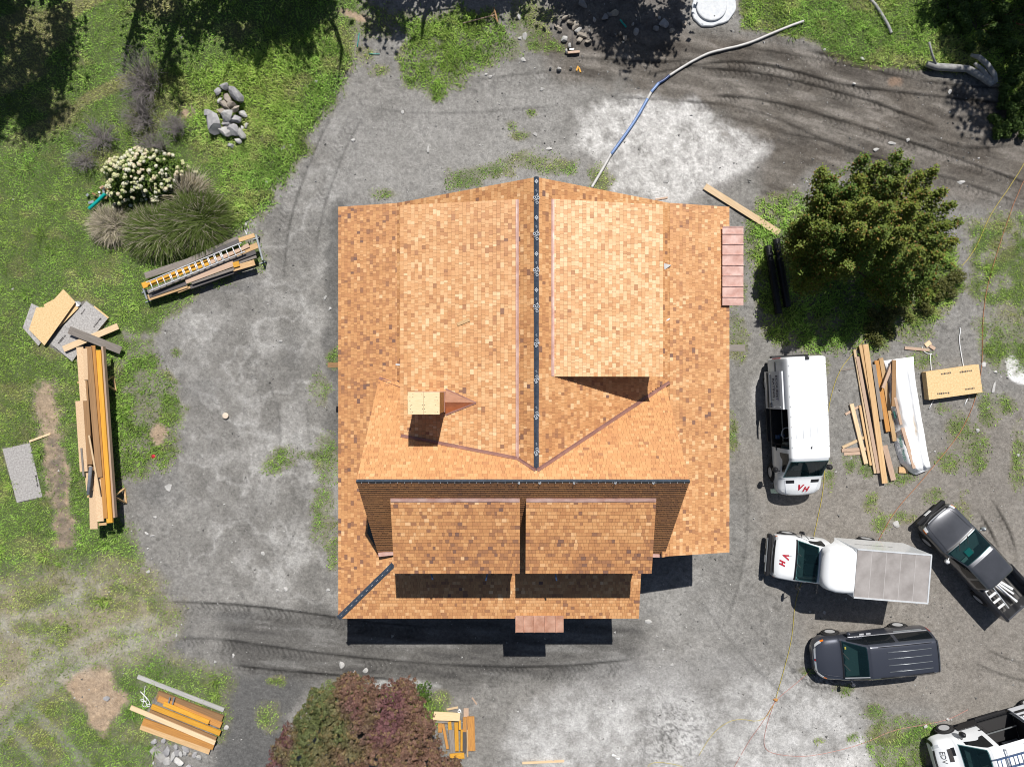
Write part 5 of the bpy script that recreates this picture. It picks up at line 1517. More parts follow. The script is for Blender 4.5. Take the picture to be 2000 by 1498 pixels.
# ---------------------------------------------------------------- pickup
pf = np.array((1803., 996.5)); ph = R(132)
pc = G(pf[0] + 2.72 * S * math.cos(R(48)), pf[1] + 2.72 * S * math.sin(R(48)), 0)
pick = thing('pickup_truck', 'charcoal pickup truck with a ladder and white offcuts in its open bed', 'pickup', (pc.x, pc.y, gzw(pc)), ph)
st = [
    (-.92, [(.80, .42), (.90, .52), (.925, .85), (.89, 1.12), (.70, 1.60), (.60, 1.69), (0, 1.72)]),
    (-.80, [(.82, .40), (.91, .50), (.935, .85), (.90, 1.12), (.72, 1.64), (.61, 1.73), (0, 1.77)]),
    (.30, [(.82, .40), (.91, .50), (.935, .85), (.90, 1.12), (.725, 1.64), (.61, 1.73), (0, 1.77)]),
    (.46, [(.82, .40), (.91, .50), (.935, .85), (.895, 1.11), (.71, 1.58), (.59, 1.67), (0, 1.71)]),
    (1.18, [(.82, .40), (.91, .50), (.93, .84), (.885, 1.07), (.83, 1.12), (.74, 1.15), (0, 1.20)]),
    (1.28, [(.82, .40), (.91, .50), (.93, .83), (.88, 1.03), (.81, 1.08), (.70, 1.11), (0, 1.16)]),
    (2.25, [(.80, .40), (.90, .50), (.915, .78), (.86, .96), (.78, 1.01), (.64, 1.04), (0, 1.08)]),
    (2.60, [(.74, .40), (.84, .48), (.85, .68), (.79, .84), (.70, .90), (.56, .93), (0, .97)]),
    (2.70, [(.62, .42), (.74, .48), (.75, .62), (.68, .74), (.60, .78), (.46, .80), (0, .83)]),
]
sh = Shell(st); sh.bows = ((5.3, 8, .22),)
sh.body('cab', blackpaint, pick, holes=[(3.11, 3.91, 4.5, 7.5)]); seats(pick, .1, .62, (-.4, .4), seatl); MB().box((.3, 0, .5), (1.9, 1.6, .05)).build('cab_floor', interior, pick, world=False)
sh.patch('windscreen', glass_w, pick, 3.06, 3.94, 4.4, 7.6, vend=(4.15, 7.85), nu=10, nv=16)
sh.patch('cowl', blackpl, pick, 4.0, 4.7, 4.2, 7.8, nu=3, nv=12, off=.004)
for k in (0, 1):
    m_ = (lambda a: a) if k == 0 else (lambda a: 12 - a)
    sh.patch('side_window', glass_d, pick, 1.05, 1.45, m_(3.15), m_(3.9), off=.007)
    sh.patch('side_window', glass_d, pick, 1.55, 3.72, m_(3.12), m_(3.92), vend=(m_(3.5), m_(3.92)), off=.007)
    sh.patch('headlamp', lampg, pick, 6.3, 7.1, m_(2.95), m_(4.1), off=.010, nu=5, nv=5)
    sh.patch('turn_signal', amber, pick, 6.2, 6.9, m_(2.6), m_(2.95), off=.011, nu=3, nv=3)
    sh.patch('hood_crease', blackpaint, pick, 4.8, 6.8, m_(4.75), m_(4.9), off=.02, nu=8, nv=1, vend=(m_(4.9), m_(5.05)))
    sg = -1 if k == 0 else 1
    mirror_part(pick, .98, sg * .90, 1.12, alum if k else steel, 1.1, .10)
    for x in (-1.72, 1.72):
        wheel(pick, x, sg * .85, .37, .24, 6); arch(pick, sh, x, .37, sg * .935)
    b = MB(); b.box((-1.83, sg * .865, .92), (1.80, .11, .74)); b.build('bed_side', blackpaint, pick, world=False, bevel=.03)
    b = MB(); b.box((-1.83, sg * .865, 1.297), (1.80, .10, .014)); b.build('bed_rail_cap', blackpl, pick, world=False)
sh.patch('grille', blackpl, pick, 7.0, 7.7, 4.3, 7.7, off=.014, nu=3, nv=8)
sh.patch('chrome_bar', chrome, pick, 7.05, 7.25, 5.1, 6.9, off=.02, nu=2, nv=6)
b = MB(); b.box((2.70, 0, .56), (.18, 1.62, .22)); b.build('front_bumper', blackpl, pick, world=False, bevel=.05)
b = MB(); b.box((2.80, .12, .60), (.02, .34, .14)); b.build('number_plate', whitepl, pick, world=False)
b = MB(); b.box((-1.83, 0, .72), (1.78, 1.6, .05)); b.build('bed_floor', mat('bed_liner', (.075, .072, .07), .75, var=.3, scale=4), pick, world=False)
b = MB()
for y in np.linspace(-.6, .6, 7): b.box((-1.83, y, .75), (1.74, .05, .012))
b.build('bed_rib', blackpl, pick, world=False)
b = MB(); b.box((-2.70, 0, .95), (.07, 1.84, .66)); b.build('tailgate', blackpaint, pick, world=False, bevel=.02)
b = MB(); b.box((-2.80, 0, .52), (.16, 1.7, .18)); b.build('rear_bumper', chrome, pick, world=False, bevel=.03)
b = MB(); b.box((-.96, 0, 1.05), (.05, 1.6, .5)); b.build('bed_front', blackpaint, pick, world=False)
wipers(pick, 1.2, 1.2, .6, .2)
b = MB(); b.box((.8, 0, 1.08), (.5, 1.4, .05)); b.build('dashboard', cabinm, pick, world=False)
b = MB(); b.box((.62, .1, 1.15), (.3, .3, .1)); b.build('dashboard_litter', teal, pick, world=False)
pm = Matrix.Translation(pick.location) @ Matrix.Rotation(ph, 4, 'Z')
# load in the bed: step ladder along the left side, white trim and pipes
p0, p1 = pm @ Vector((-1.05, .52, 1.18)), pm @ Vector((-2.45, .62, 1.02))
st_ = thing('step_ladder', 'blue ended step ladder lying in the pickup bed beside the side wall', 'ladder', p0)
d = (p1 - p0).normalized(); sd = Vector((0, 0, 1)).cross(d).normalized()
for sg in (-1, 1): MB().bar(p0 + sd * sg * .19, p1 + sd * sg * .23, .03, .08).build('rail', alum, st_)
for k in range(4):
    c = p0.lerp(p1, (k + .35) / 4.2); MB().bar(c - sd * .2, c + sd * .2, .10, .03).build('step', whitepl, st_)
MB().box(tuple((p0 + d * -.02)), (.16, .4, .06), ph).build('ladder_top', bluesteel, st_)
for k, (ya, yb_, xa, xb, w, z) in enumerate(((.20, -.10, -1.05, -2.55, .09, .98), (.05, -.22, -1.08, -2.2, .08, .96), (-.08, -.34, -1.2, -2.05, .10, .93), (.10, -.05, -1.15, -2.5, .05, 1.05))):
    plank('trim_length', pm @ Vector((xa, ya, z)), pm @ Vector((xb, yb_, z)), w, .05, whitepl, ORD[k] + ' length of white trim from the step ladder in the pickup bed', 'trim', 'white trim in the pickup bed')
# ============================================================ LUMBER, STONES AND SITE CLUTTER
# ---- long stack on sawhorses, west lawn
for i, (ax, ay, fa, fb, tl) in enumerate((((203), 747, (221, 735), (226.5, 764), 'upper'), ((222), 969.5, (243, 954), (246.5, 983), 'lower'))):
    sw = thing('sawhorse', 'wooden sawhorse with its triangular end frame poking out, %s one under the long stack' % tl, 'sawhorse', A(ax - 30, ay, 0), 0, 'sawhorses under the long stack')
    zt = .84
    apx = A(ax, ay, zt); MB().bar(apx - Vector((1.15, 0, 0)), apx, .09, .09).build('beam', wood_tan, sw)
    f1 = A(*fa, .05); f2 = A(*fb, .05)
    for d in (Vector((0, 0, 0)), Vector((-1.15, 0, 0))):
        if d.x == 0: q1_, q2_, ap = f1, f2, apx
        else: q1_, q2_, ap = f1 + d - Vector((.0, 0, 0)), f2 + d - Vector((.0, 0, 0)), apx - Vector((1.12, 0, 0))
        MB().bar(ap, q1_, .085, .045).build('leg', wood_tan, sw)
        MB().bar(ap - Vector((0, 0, .02)), q2_, .085, .045).build('leg', wood_tan, sw)
        MB().bar(q1_, q2_, .085, .04).build('brace', wood_tan, sw)
GSAW = 'boards in the long stack on sawhorses'
SAW = [
    (155.5, 678, 163, 783, 13, 1.16, .045, osb_edge, 'strand edged beam at the top left end of the long stack on sawhorses'),
    (166, 681, 168, 742, 8, 1.20, .045, osb_edge, 'short strand edged strip at the top end of the long sawhorse stack'),
    (154.5, 783, 163.5, 921, 15, 1.17, .045, osb_edge, 'pale strand edged beam along the left middle of the long sawhorse stack'),
    (165, 742, 175, 907, 11, 1.15, .045, wood_brown, 'brown board second from the left in the middle of the long sawhorse stack'),
    (172.5, 677, 194, 932, 12, 1.19, .045, wood_brown, 'long grey brown board down the centre of the long sawhorse stack'),
    (181.5, 675, 206, 1012, 8, 1.14, .05, wood_orange, 'narrow orange brown board left of the bright yellow beam'),
    (190.5, 684, 214, 1021, 11.5, 1.10, .09, wood_yellow, 'long bright yellow beam on the right of the sawhorse stack'),
    (199.2, 677, 222.5, 1011, 4, 1.02, .20, wood_pink, 'pale edge board on the far right of the sawhorse stack'),
    (171, 905, 175.5, 958, 14, 1.05, .045, osb_edge, 'short strand edged piece near the grey tube on the long stack'),
    (180.5, 925, 183, 1033, 15, 1.00, .05, osb_edge, 'strand edged beam reaching furthest down the long sawhorse stack'),
    (189, 918, 196, 1018, 13, 1.04, .05, osb_edge, 'strand edged beam between the yellow beam and the lowest beam'),
    (200, 1021, 200.5, 1026, 15, .97, .05, wood_tan, 'tan stub sticking out at the bottom end of the sawhorse stack'),
    (173.5, 850, 194.5, 966, 3, 1.24, .03, wood_pale, 'thin pale stick lying slantwise on the long sawhorse stack'),
    (158.5, 875, 163, 930, 3.5, 1.21, .03, wood_grey, 'thin grey stick along the left edge of the sawhorse stack'),
    (178, 690, 205, 1000, 34, .95, .09, wood_brown, 'broad brown bottom board carried straight on both sawhorses'),
]
for a in SAW: board(*a[:8], a[8], GSAW)
b = MB(); p, q = A(177.5, 911, 1.30), A(172.5, 966, 1.24); c = p.copy()
b.tube([p.lerp(q, t) - c for t in (0, .02, .5, .98, 1)], [.04, .075, .075, .075, .04], 12); o = b.build('foam_tube', mat('grey_foam', (.14, .15, .17), .8, var=.2, scale=8)); o.location = c
tag(o, 'dark grey foam tube with a pale band lying on the sawhorse stack', 'tube')

# ---- broken strand board sheets and boards above it
zt = .17
GS = 'sheets in the scrap pile on the lawn'
f_ = lambda pts: [(x / 9.09 + 30, y / 9.09 + 560) for x, y in pts]
sheet(f_([(285, 295), (430, 370), (520, 900), (410, 1050), (130, 730)]), .06, .03, osb_grey, 'panel_sheet', 'weathered grey sheet under the tan notched sheet in the scrap pile', 'sheet', GS)
sheet(f_([(1060, 290), (1120, 380), (900, 600), (780, 720), (700, 600)]), .07, .03, osb, 'panel_sheet', 'tan sliver of sheet between the notched sheet and the grey sheets', 'sheet', GS)
sheet(f_([(850, 45), (1065, 275), (515, 1045), (240, 760), (370, 370), (520, 360), (500, 320), (690, 220)]), .20, .02, osb, 'panel_sheet', 'tan strand board sheet with a notched edge on the lawn', 'sheet', GS)
sheet(f_([(1400, 340), (1660, 545), (1510, 760), (1300, 600)]), .08, .03, osb, 'panel_sheet', 'tan sheet peeping out under the upper grey sheet', 'sheet', GS)
s1 = sheet(f_([(1260, 255), (1640, 565), (1290, 990), (860, 690)]), .17, .02, osb_grey, 'panel_sheet', 'upper grey strand board sheet with dark stamps in the scrap pile', 'sheet', GS)
s2 = sheet(f_([(890, 650), (1260, 960), (1010, 1330), (635, 1020)]), .13, .02, osb_grey, 'panel_sheet', 'lower grey strand board sheet under the crossed boards', 'sheet', GS)
def stamp(par, x1, y1, x2, y2, w, z, sc=9.09, ox=30, oy=560):
    b = MB(); p, q = A(x1 / sc + ox, y1 / sc + oy, z + .003), A(x2 / sc + ox, y2 / sc + oy, z + .003)
    n = 7
    for k in range(n):
        a = p.lerp(q, (k + .06) / n); c = p.lerp(q, (k + rnd.uniform(.6, .95)) / n); b.bar(a, c, w * rnd.uniform(.5, 1), .002)
    b.build('printed_stamp', print_dark, par, kind='stuff')
stamp(s1, 1520, 560, 1390, 720, .10, .17); stamp(s1, 1240, 400, 1170, 490, .08, .17); stamp(s2, 890, 860, 760, 1010, .10, .13)
GC_ = 'boards crossed on the scrap pile'
board(123.5, 682, 230, 637, 12, .27, .035, wood_pale, 'pale board crossing under the grey board on the scrap pile', GC_)
e_ = board(134.5, 644.5, 236, 684.5, 15, .36, .03, wood_grey, 'grey strand board strip lying crosswise on top of the scrap pile', GC_)
b = MB(); b.add([A(147, 589, .1), A(152, 588, .2), A(158, 592, .12), A(155, 598, .05), A(149, 599, .1)], [(0, 1, 3, 4), (1, 2, 3)]); c = A(150, 592, 0); b.v = [p - c for p in b.v]; o = b.build('plastic_scrap', whitepl); o.location = c
tag(o, 'crumpled white plastic scrap at the top corner of the sheet pile', 'plastic')

# ---- grey sheet lying by the bare soil, stick at its corner
o = sheet([(5, 877), (58, 865), (82.5, 970), (33, 981.5)], .05, .02, osb_grey, 'panel_sheet', 'pale grey strand board sheet lying alone beside the bare soil', 'sheet')
stamp(o, 70, 928, 74, 952, .09, .05, 1, 0, 0)
board(57, 862, 98, 847, 4, .06, .04, wood_pale, 'thin pale stick at the corner of the lone grey sheet', None, 'stick', 'stick')

# ---- ladder stack on a steel rack
zz = lambda pts: [(x / 7.69 + 270, y / 7.69 + 440) for x, y in pts]
rk = thing('lumber_rack', 'low galvanised steel rack under the boards and ladder', 'rack', A(395, 530, 0))
for (ax, ay), (bx, by) in (zz([(1770, 150), (1870, 520)]), zz([(78, 960), (132, 1108)])):
    p, q = A(ax, ay, .5), A(bx, by, .5)
    MB().bar(p, q, .07, .05).build('cross_bar', steel, rk)
    for r_ in (p, q):
        MB().bar(Vector((r_.x, r_.y, gzw(r_) - .02)), r_ + Vector((0, 0, .03)), .05, .05, (1, 0, 0)).build('post', steel, rk)
        MB().bar(r_ - Vector((0, 0, .45)), r_ - Vector((.30, .10, .45)), .05, .04).build('foot', steel, rk)
for (ax, ay), (bx, by) in (zz([(1630, 140), (1600, 70)]), zz([(1630, 140), (1640, 60)])):
    MB().bar(A(ax, ay, .55), A(bx, by, .62), .03, .03).build('hook', whitepl, rk)
GL = 'boards in the stack under the ladder'
LAD = [
    (100, 760, 800, 530, 95, .42, .05, wood_grey, 'weathered grey board at the upper left of the stack under the ladder'),
    (700, 560, 1500, 200, 80, .46, .05, wood_grey, 'weathered grey board along the grass clump beside the ladder'),
    (1120, 400, 1560, 215, 60, .50, .04, wood_dark, 'dark board beside the pale end board of the ladder stack'),
    (1510, 225, 1745, 150, 62, .55, .05, wood_tan, 'tan board end at the top right corner of the ladder stack'),
    (60, 910, 1260, 480, 85, .52, .06, wood_yellow, 'yellow orange board directly under the ladder rungs'),
    (1080, 560, 1660, 300, 60, .56, .05, wood_pink, 'pinkish brown board under the right end of the ladder'),
    (1300, 500, 1790, 300, 85, .50, .06, wood_tan, 'tan board under the right end of the ladder reaching the rack'),
    (140, 1000, 1480, 470, 58, .58, .04, wood_grey, 'long grey board under the lower ladder rail'),
    (160, 1060, 720, 870, 60, .50, .05, wood_dark, 'dark board at the lower left of the ladder stack'),
    (720, 790, 1760, 400, 62, .54, .05, wood_dark, 'long dark board just below the ladder'),
    (710, 842, 1430, 575, 82, .58, .05, wood_pink, 'broad pinkish tan board below the middle of the ladder'),
    (800, 872, 1440, 655, 40, .54, .05, wood_grey, 'narrow greyish board along the front of the ladder stack'),
    (780, 930, 1700, 600, 60, .42, .06, wood_dark, 'dark lower board at the front of the ladder stack'),
    (1420, 655, 1745, 560, 85, .52, .06, wood_tan, 'tan board end at the lower right of the ladder stack'),
    (1425, 600, 1515, 575, 80, .60, .03, wood_yellow, 'small yellow offcut on the lower right boards of the ladder stack'),
    (150, 1090, 730, 895, 92, .46, .06, wood_tan, 'broad tan board at the lower left front of the ladder stack'),
    (590, 1000, 830, 905, 42, .40, .05, wood_tan, 'short tan board under the lower left front boards'),
    (1480, 560, 1770, 460, 60, .47, .05, wood_grey, 'grey board end between the tan ends of the ladder stack'),
]
for a in LAD:
    (x1, y1), (x2, y2) = zz([a[:2], a[2:4]])
    board(x1, y1, x2, y2, a[4] / 7.69, *a[5:8], a[8], GL)
(x1, y1), (x2, y2) = zz([(150, 925), (1580, 330)])
ladder('extension_ladder', 'aluminium extension ladder lying on the boards beside the grass clump', A(x1, y1, .72), A(x2, y2, .72), .42, 15, alum, alum, double=(3, 11))

# ---- stack at the bottom left
kk = lambda x, y: (x / 7.567 + 240, y / 7.567 + 1300)
GB = 'boards in the orange stack at the bottom left'
for x1, y1, x2, y2, w, z, t, m, lb in [
    (505, 430, 1465, 800, 125, .14, .09, wood_brown, 'broad brown board at the back of the bottom left stack'),
    (520, 480, 1450, 880, 90, .16, .09, wood_orange, 'orange board in front of the back brown board'),
    (600, 560, 1270, 835, 66, .27, .05, wood_yellow, 'upper yellow beam of the bottom left stack'),
    (420, 600, 1435, 1000, 72, .25, .07, wood_yellow, 'lower yellow beam running the whole bottom left stack'),
    (385, 690, 1370, 1095, 90, .20, .07, wood_brown, 'weathered brown board in the middle of the bottom left stack'),
    (110, 615, 1360, 1140, 66, .32, .05, wood_pale, 'pale board lying across the bottom left stack and sticking out'),
    (290, 825, 1340, 1195, 100, .19, .07, wood_orange, 'bright orange board at the front of the bottom left stack'),
    (258, 900, 1280, 1270, 80, .15, .07, wood_tan, 'tan orange board at the very front of the bottom left stack'),
    (215, 160, 1490, 655, 62, .07, .05, rock_white, 'old whitish board half sunk in grass above the bottom left stack')]:
    (ax, ay), (bx, by) = kk(x1, y1), kk(x2, y2)
    board(ax, ay, bx, by, w / 7.567, z, t, m, lb, GB)
for x, y in ((680, 520), (745, 520)):
    (ax, ay), (bx, by) = kk(x + 14, y - 55), kk(x - 14, y + 55)
    board(ax, ay, bx, by, 2.5, .26, .02, steel, 'steel strap over the back boards, %s of two' % ('left' if x < 700 else 'right'), 'straps on the bottom left stack', 'strap', 'strap')
def wire(name, label, cat, pts, r, m, z=.02, group=None, smooth=True, n=6):
    P_ = [Vector((x, y, 0)) for x, y in pts]
    if smooth and len(P_) > 2:
        for _ in range(2):
            Q = [P_[0]]
            for a, c in zip(P_[:-1], P_[1:]): Q += [a.lerp(c, .25), a.lerp(c, .75)]
            P_ = Q + [P_[-1]]
    # refine so that the cord follows the ground
    Q = []
    for a, c in zip(P_[:-1], P_[1:]):
        k = max(1, int((c - a).length / 9))
        Q += [a.lerp(c, i / k) for i in range(k)]
    Q.append(P_[-1])
    W_ = [G(p.x, p.y, gz(p.x, p.y) + z) for p in Q]
    c = W_[0].copy(); b = MB(); b.tube([p - c for p in W_], r, n); o = b.build(name, m); o.location = c
    return tag(o, label, cat, group)
wire('wire_tangle', 'tangle of white plastic strapping beside the bottom left stack', 'strapping', [kk(*p) for p in ((345, 285), (325, 420), (320, 520), (300, 580), (340, 600), (380, 560), (300, 470), (270, 490), (300, 520), (400, 500), (245, 340), (330, 420), (400, 500), (420, 590), (370, 590), (370, 550), (420, 560))], .014, whitepl, .08)

# ---- stones
def rock(name, x, y, rx, ry, rot, z, hgt, m, label, group=None, seed=0, flat=.7):
    r_ = random.Random(seed * 131 + 7)
    bm = bmesh.new(); bmesh.ops.create_icosphere(bm, subdivisions=2, radius=1)
    cuts = [(Vector((r_.gauss(0, 1), r_.gauss(0, 1), r_.gauss(0, .7))).normalized(), r_.uniform(.42, .78)) for _ in range(13)]
    for v in bm.verts:
        p = v.co.copy()
        for n, d in cuts:
            k = p.dot(n)
            if k > d: p -= n * (k - d)
        p *= 1 + r_.uniform(-.02, .02)
        v.co = Vector((p.x * rx * 1.5 / S, p.y * ry * 1.5 / S, p.z * hgt))
    bmesh.ops.recalc_face_normals(bm, faces=bm.faces)
    me = bpy.data.meshes.new(name); bm.to_mesh(me); bm.free(); me.materials.append(m)
    o = link(name, me); o.location = A(x, y, z) ; o.rotation_euler = (r_.uniform(-.15, .15), r_.uniform(-.15, .15), -R(rot))
    return tag(o, label, 'rock', group)
rk_ = lambda x, y: (x / 10.7 + 380, y / 10.7 + 150)
GR_ = 'fieldstones in the rock pile on the grass'
for i, (x, y, rx, ry, rot, z, h, m, lb) in enumerate([
    (870, 370, 240, 105, 52, .42, .16, rockm, 'largest long grey slab at the top right of the rock pile'),
    (630, 215, 95, 75, -35, .30, .14, rockm, 'grey block at the very top of the rock pile'),
    (490, 320, 75, 70, 30, .12, .12, rockm, 'bluish grey stone set apart at the top left of the pile'),
    (680, 440, 70, 110, -20, .32, .16, rock_tan, 'pinkish grey block beneath the long slab'),
    (535, 520, 40, 85, 10, .20, .12, rock_white, 'narrow pale stone at the left edge above the tan blocks'),
    (640, 600, 120, 60, 45, .30, .14, rock_tan, 'brownish tan block in the middle of the rock pile'),
    (780, 590, 95, 65, -10, .28, .14, rock_tan, 'tan stone right of the brownish block'),
    (860, 680, 100, 62, -35, .34, .14, rock_tan, 'tan wedge stone near the smooth oblong stone'),
    (1000, 770, 110, 48, 32, .16, .10, rock_white, 'smooth pale oblong stone at the right of the pile'),
    (580, 740, 110, 85, 40, .24, .14, rock_tan, 'flat greyish stone just left of the white boulder'),
    (665, 815, 125, 90, -35, .46, .18, rock_white, 'rounded white boulder in the middle of the rock pile'),
    (300, 770, 115, 70, -20, .20, .14, rockm, 'small grey stone behind the big left boulder'),
    (400, 970, 140, 215, -14, .34, .24, rockm, 'biggest upright grey boulder on the left of the pile'),
    (860, 900, 95, 85, 30, .28, .14, rockm, 'grey stone right of the white boulder'),
    (710, 960, 105, 65, -20, .24, .14, rockm, 'dark bluish stone below the white boulder'),
    (660, 1160, 120, 105, 20, .28, .18, rock_white, 'pale angular boulder at the bottom of the pile'),
    (850, 1140, 110, 135, -25, .26, .18, rockm, 'mauve grey boulder beside the pale angular one'),
    (1000, 1200, 60, 130, -30, .22, .14, rock_white, 'pointed pale stone at the lower right of the pile'),
    (920, 1340, 75, 55, 10, .12, .10, rock_white, 'small pale stone at the bottom right of the pile'),
    (765, 1435, 60, 45, 10, .10, .10, rockm, 'little grey stone lying apart below the pile'),
    (1080, 1030, 50, 45, 10, .08, .06, rock_white, 'small white stone half hidden in grass at the right'),
    (990, 1070, 28, 55, 0, .12, .08, rock_white, 'slim white stone behind the pointed stone')]):
    rock('fieldstone', *rk_(x, y), rx / 10.7, ry / 10.7, rot, z, h * 1.5, m, lb, GR_, i)
GQ = 'stones beside the bottom left stack'
for i, (x, y, rx, ry, m, lb) in enumerate([
    (470, 1110, 45, 34, rockm, 'rounded grey stone at the left below the orange boards'), (600, 1100, 42, 32, rockm, 'rounded grey stone just under the tan front board'),
    (780, 1200, 34, 28, rockm, 'small grey stone between slab and orange boards'), (650, 1265, 62, 55, rockm, 'large round bluish stone at the slab end'),
    (742, 1335, 42, 66, rock_white, 'large smooth egg shaped stone right of the bluish stone'), (795, 1285, 36, 42, rockm, 'grey stone above the egg shaped stone'),
    (855, 1298, 30, 38, rock_white, 'pale rounded stone in the middle of the small row'), (925, 1230, 50, 40, rockm, 'grey stone tucked against the tan front board'),
    (912, 1285, 32, 34, rock_white, 'pale stone below the tucked grey stone'), (1000, 1300, 34, 32, rock_tan, 'tan stone in the row below the boards'),
    (1055, 1310, 30, 36, rockm, 'grey stone right of the tan stone'), (1122, 1352, 36, 32, rock_white, 'white stone at the right end of the row'),
    (655, 1395, 52, 48, rock_white, 'pale stone on the foot of the slab'), (835, 1420, 80, 46, rock_white, 'long pale jagged stone below the egg shaped stone'),
    (980, 1480, 44, 26, rockm, 'grey stone cut by the bottom edge of the photo'), (450, 1432, 18, 18, rock_white, 'tiny white stone alone on the grass')]):
    rock('small_stone', *kk(x, y), rx / 7.567 * 1.05, ry / 7.567 * 1.05, rnd.uniform(-30, 30), .05, .10 if rx > 25 else .04, m, lb, GQ, i + 40)
sheet([kk(*p) for p in [(380, 1262), (470, 1180), (600, 1300), (690, 1380), (640, 1430), (560, 1420), (470, 1340)]], .07, .06, conc_dark, 'stone_slab', 'flat grey slab among the stones at the bottom left', 'slab')
rock('small_stone', 207, 1364, 5, 4, 0, .04, .06, rockm, 'lone dark stone on the bare tan soil patch', None, 77)

# ---- lumber beside the red tree
jj = lambda x, y: (x / 11.7 + 830, y / 11.7 + 1370)
GO = 'boards in the pile beside the dark red tree'
for x1, y1, x2, y2, w, z, t, m, lb in [
    (345, 470, 345, 700, 92, .16, .06, wood_orange, 'short orange board at the left of the pile by the red tree'),
    (410, 510, 520, 1080, 60, .18, .06, wood_orange, 'orange board slanting next to the grey board'),
    (600, 640, 635, 1175, 120, .24, .05, wood_grey, 'grey board in the pile by the red tree'),
    (560, 460, 580, 720, 80, .22, .05, wood_yellow, 'short yellow board above the grey board'),
    (715, 480, 730, 1130, 88, .21, .06, wood_yellow, 'yellow board right of the grey board'),
    (795, 430, 795, 640, 44, .24, .05, wood_yellow, 'short narrow yellow board near the thin panel'),
    (838, 640, 835, 1130, 48, .23, .05, wood_yellow, 'narrow yellow board beside the dark brown board'),
    (912, 360, 905, 690, 84, .19, .06, wood_orange, 'orange brown board end above the dark brown board'),
    (908, 690, 900, 1170, 82, .17, .05, wood_dark, 'dark brown board in the pile by the red tree'),
    (965, 640, 975, 1260, 30, .14, .05, wood_tan, 'thin tan stick left of the widest orange board'),
    (1045, 340, 1070, 1125, 165, .13, .05, wood_orange, 'widest orange board at the right of the pile'),
    (565, 1250, 900, 1230, 130, .20, .05, wood_yellow, 'short yellow board across the foot of the pile'),
    (940, 150, 940, 345, 112, .06, .03, wood_pink, 'pinkish square offcut above the pile by the red tree'),
    (495, 178, 755, 128, 44, .07, .03, wood_pale, 'small pale stick above the cream panel'),
    (200, 462, 545, 470, 44, .20, .03, wood_grey, 'grey strip showing below the cream panel')]:
    (ax, ay), (bx, by) = jj(x1, y1), jj(x2, y2)
    board(ax, ay, bx, by, w / 11.7, z, t, m, lb, GO)
sheet([jj(*p) for p in [(210, 225), (805, 258), (790, 442), (178, 420)]], .29, .03, plywood, 'panel', 'cream coloured panel lying across the top of the pile by the red tree', 'panel')
wire('strap_tangle', 'small tangle of white strapping above the cream panel', 'strapping', [jj(*p) for p in ((770, 150), (830, 190), (800, 240), (740, 220), (790, 170), (830, 230))], .02, whitepl, .05)

# ---- plank and pipes by the big bush
board(1377, 364, 1522, 455, 12.5, .10, .05, wood_pale, 'long pale plank lying beside the copper canopy and the big bush')
board(1280, 390, 1304, 386, 3.4, .05, .04, wood_pink, 'short pinkish stick at the rear eave', None, 'stick', 'stick')
for (x1, y1), (x2, y2), lb in (((1500, 480), (1521, 613), 'left one of the two black corrugated pipes under the bush'), ((1516, 467), (1538, 600), 'right one of the two black corrugated pipes under the bush')):
    r_ = .165; p, q = A(x1, y1, r_ + .03), A(x2, y2, r_ + .03); L = (q - p).length
    prof = []
    n = 42
    for k in range(n):
        z0 = L * k / n; prof += [(r_, z0), (r_, z0 + L / n * .5), (r_ * .91, z0 + L / n * .6), (r_ * .91, z0 + L / n * .92)]
    prof += [(r_, L), (r_ * .85, L), (r_ * .85, L * .6), (r_ * .85, .02), (r_ * .85, 0)]
    M = frame((0, 0, 0), (q - p).cross(Vector((0, 0, 1))), Vector((0, 0, 1)))
    d = (q - p).normalized(); sd = d.cross(Vector((0, 0, 1))).normalized(); up = sd.cross(d)
    M = Matrix(((sd.x, up.x, d.x, 0), (sd.y, up.y, d.y, 0), (sd.z, up.z, d.z, 0), (0, 0, 0, 1)))
    b = MB(); b.lathe(prof, 20, M, False, close=True); o = b.build('corrugated_pipe', blackpl); o.location = p
    tag(o, lb, 'pipe', 'black corrugated pipes under the bush')

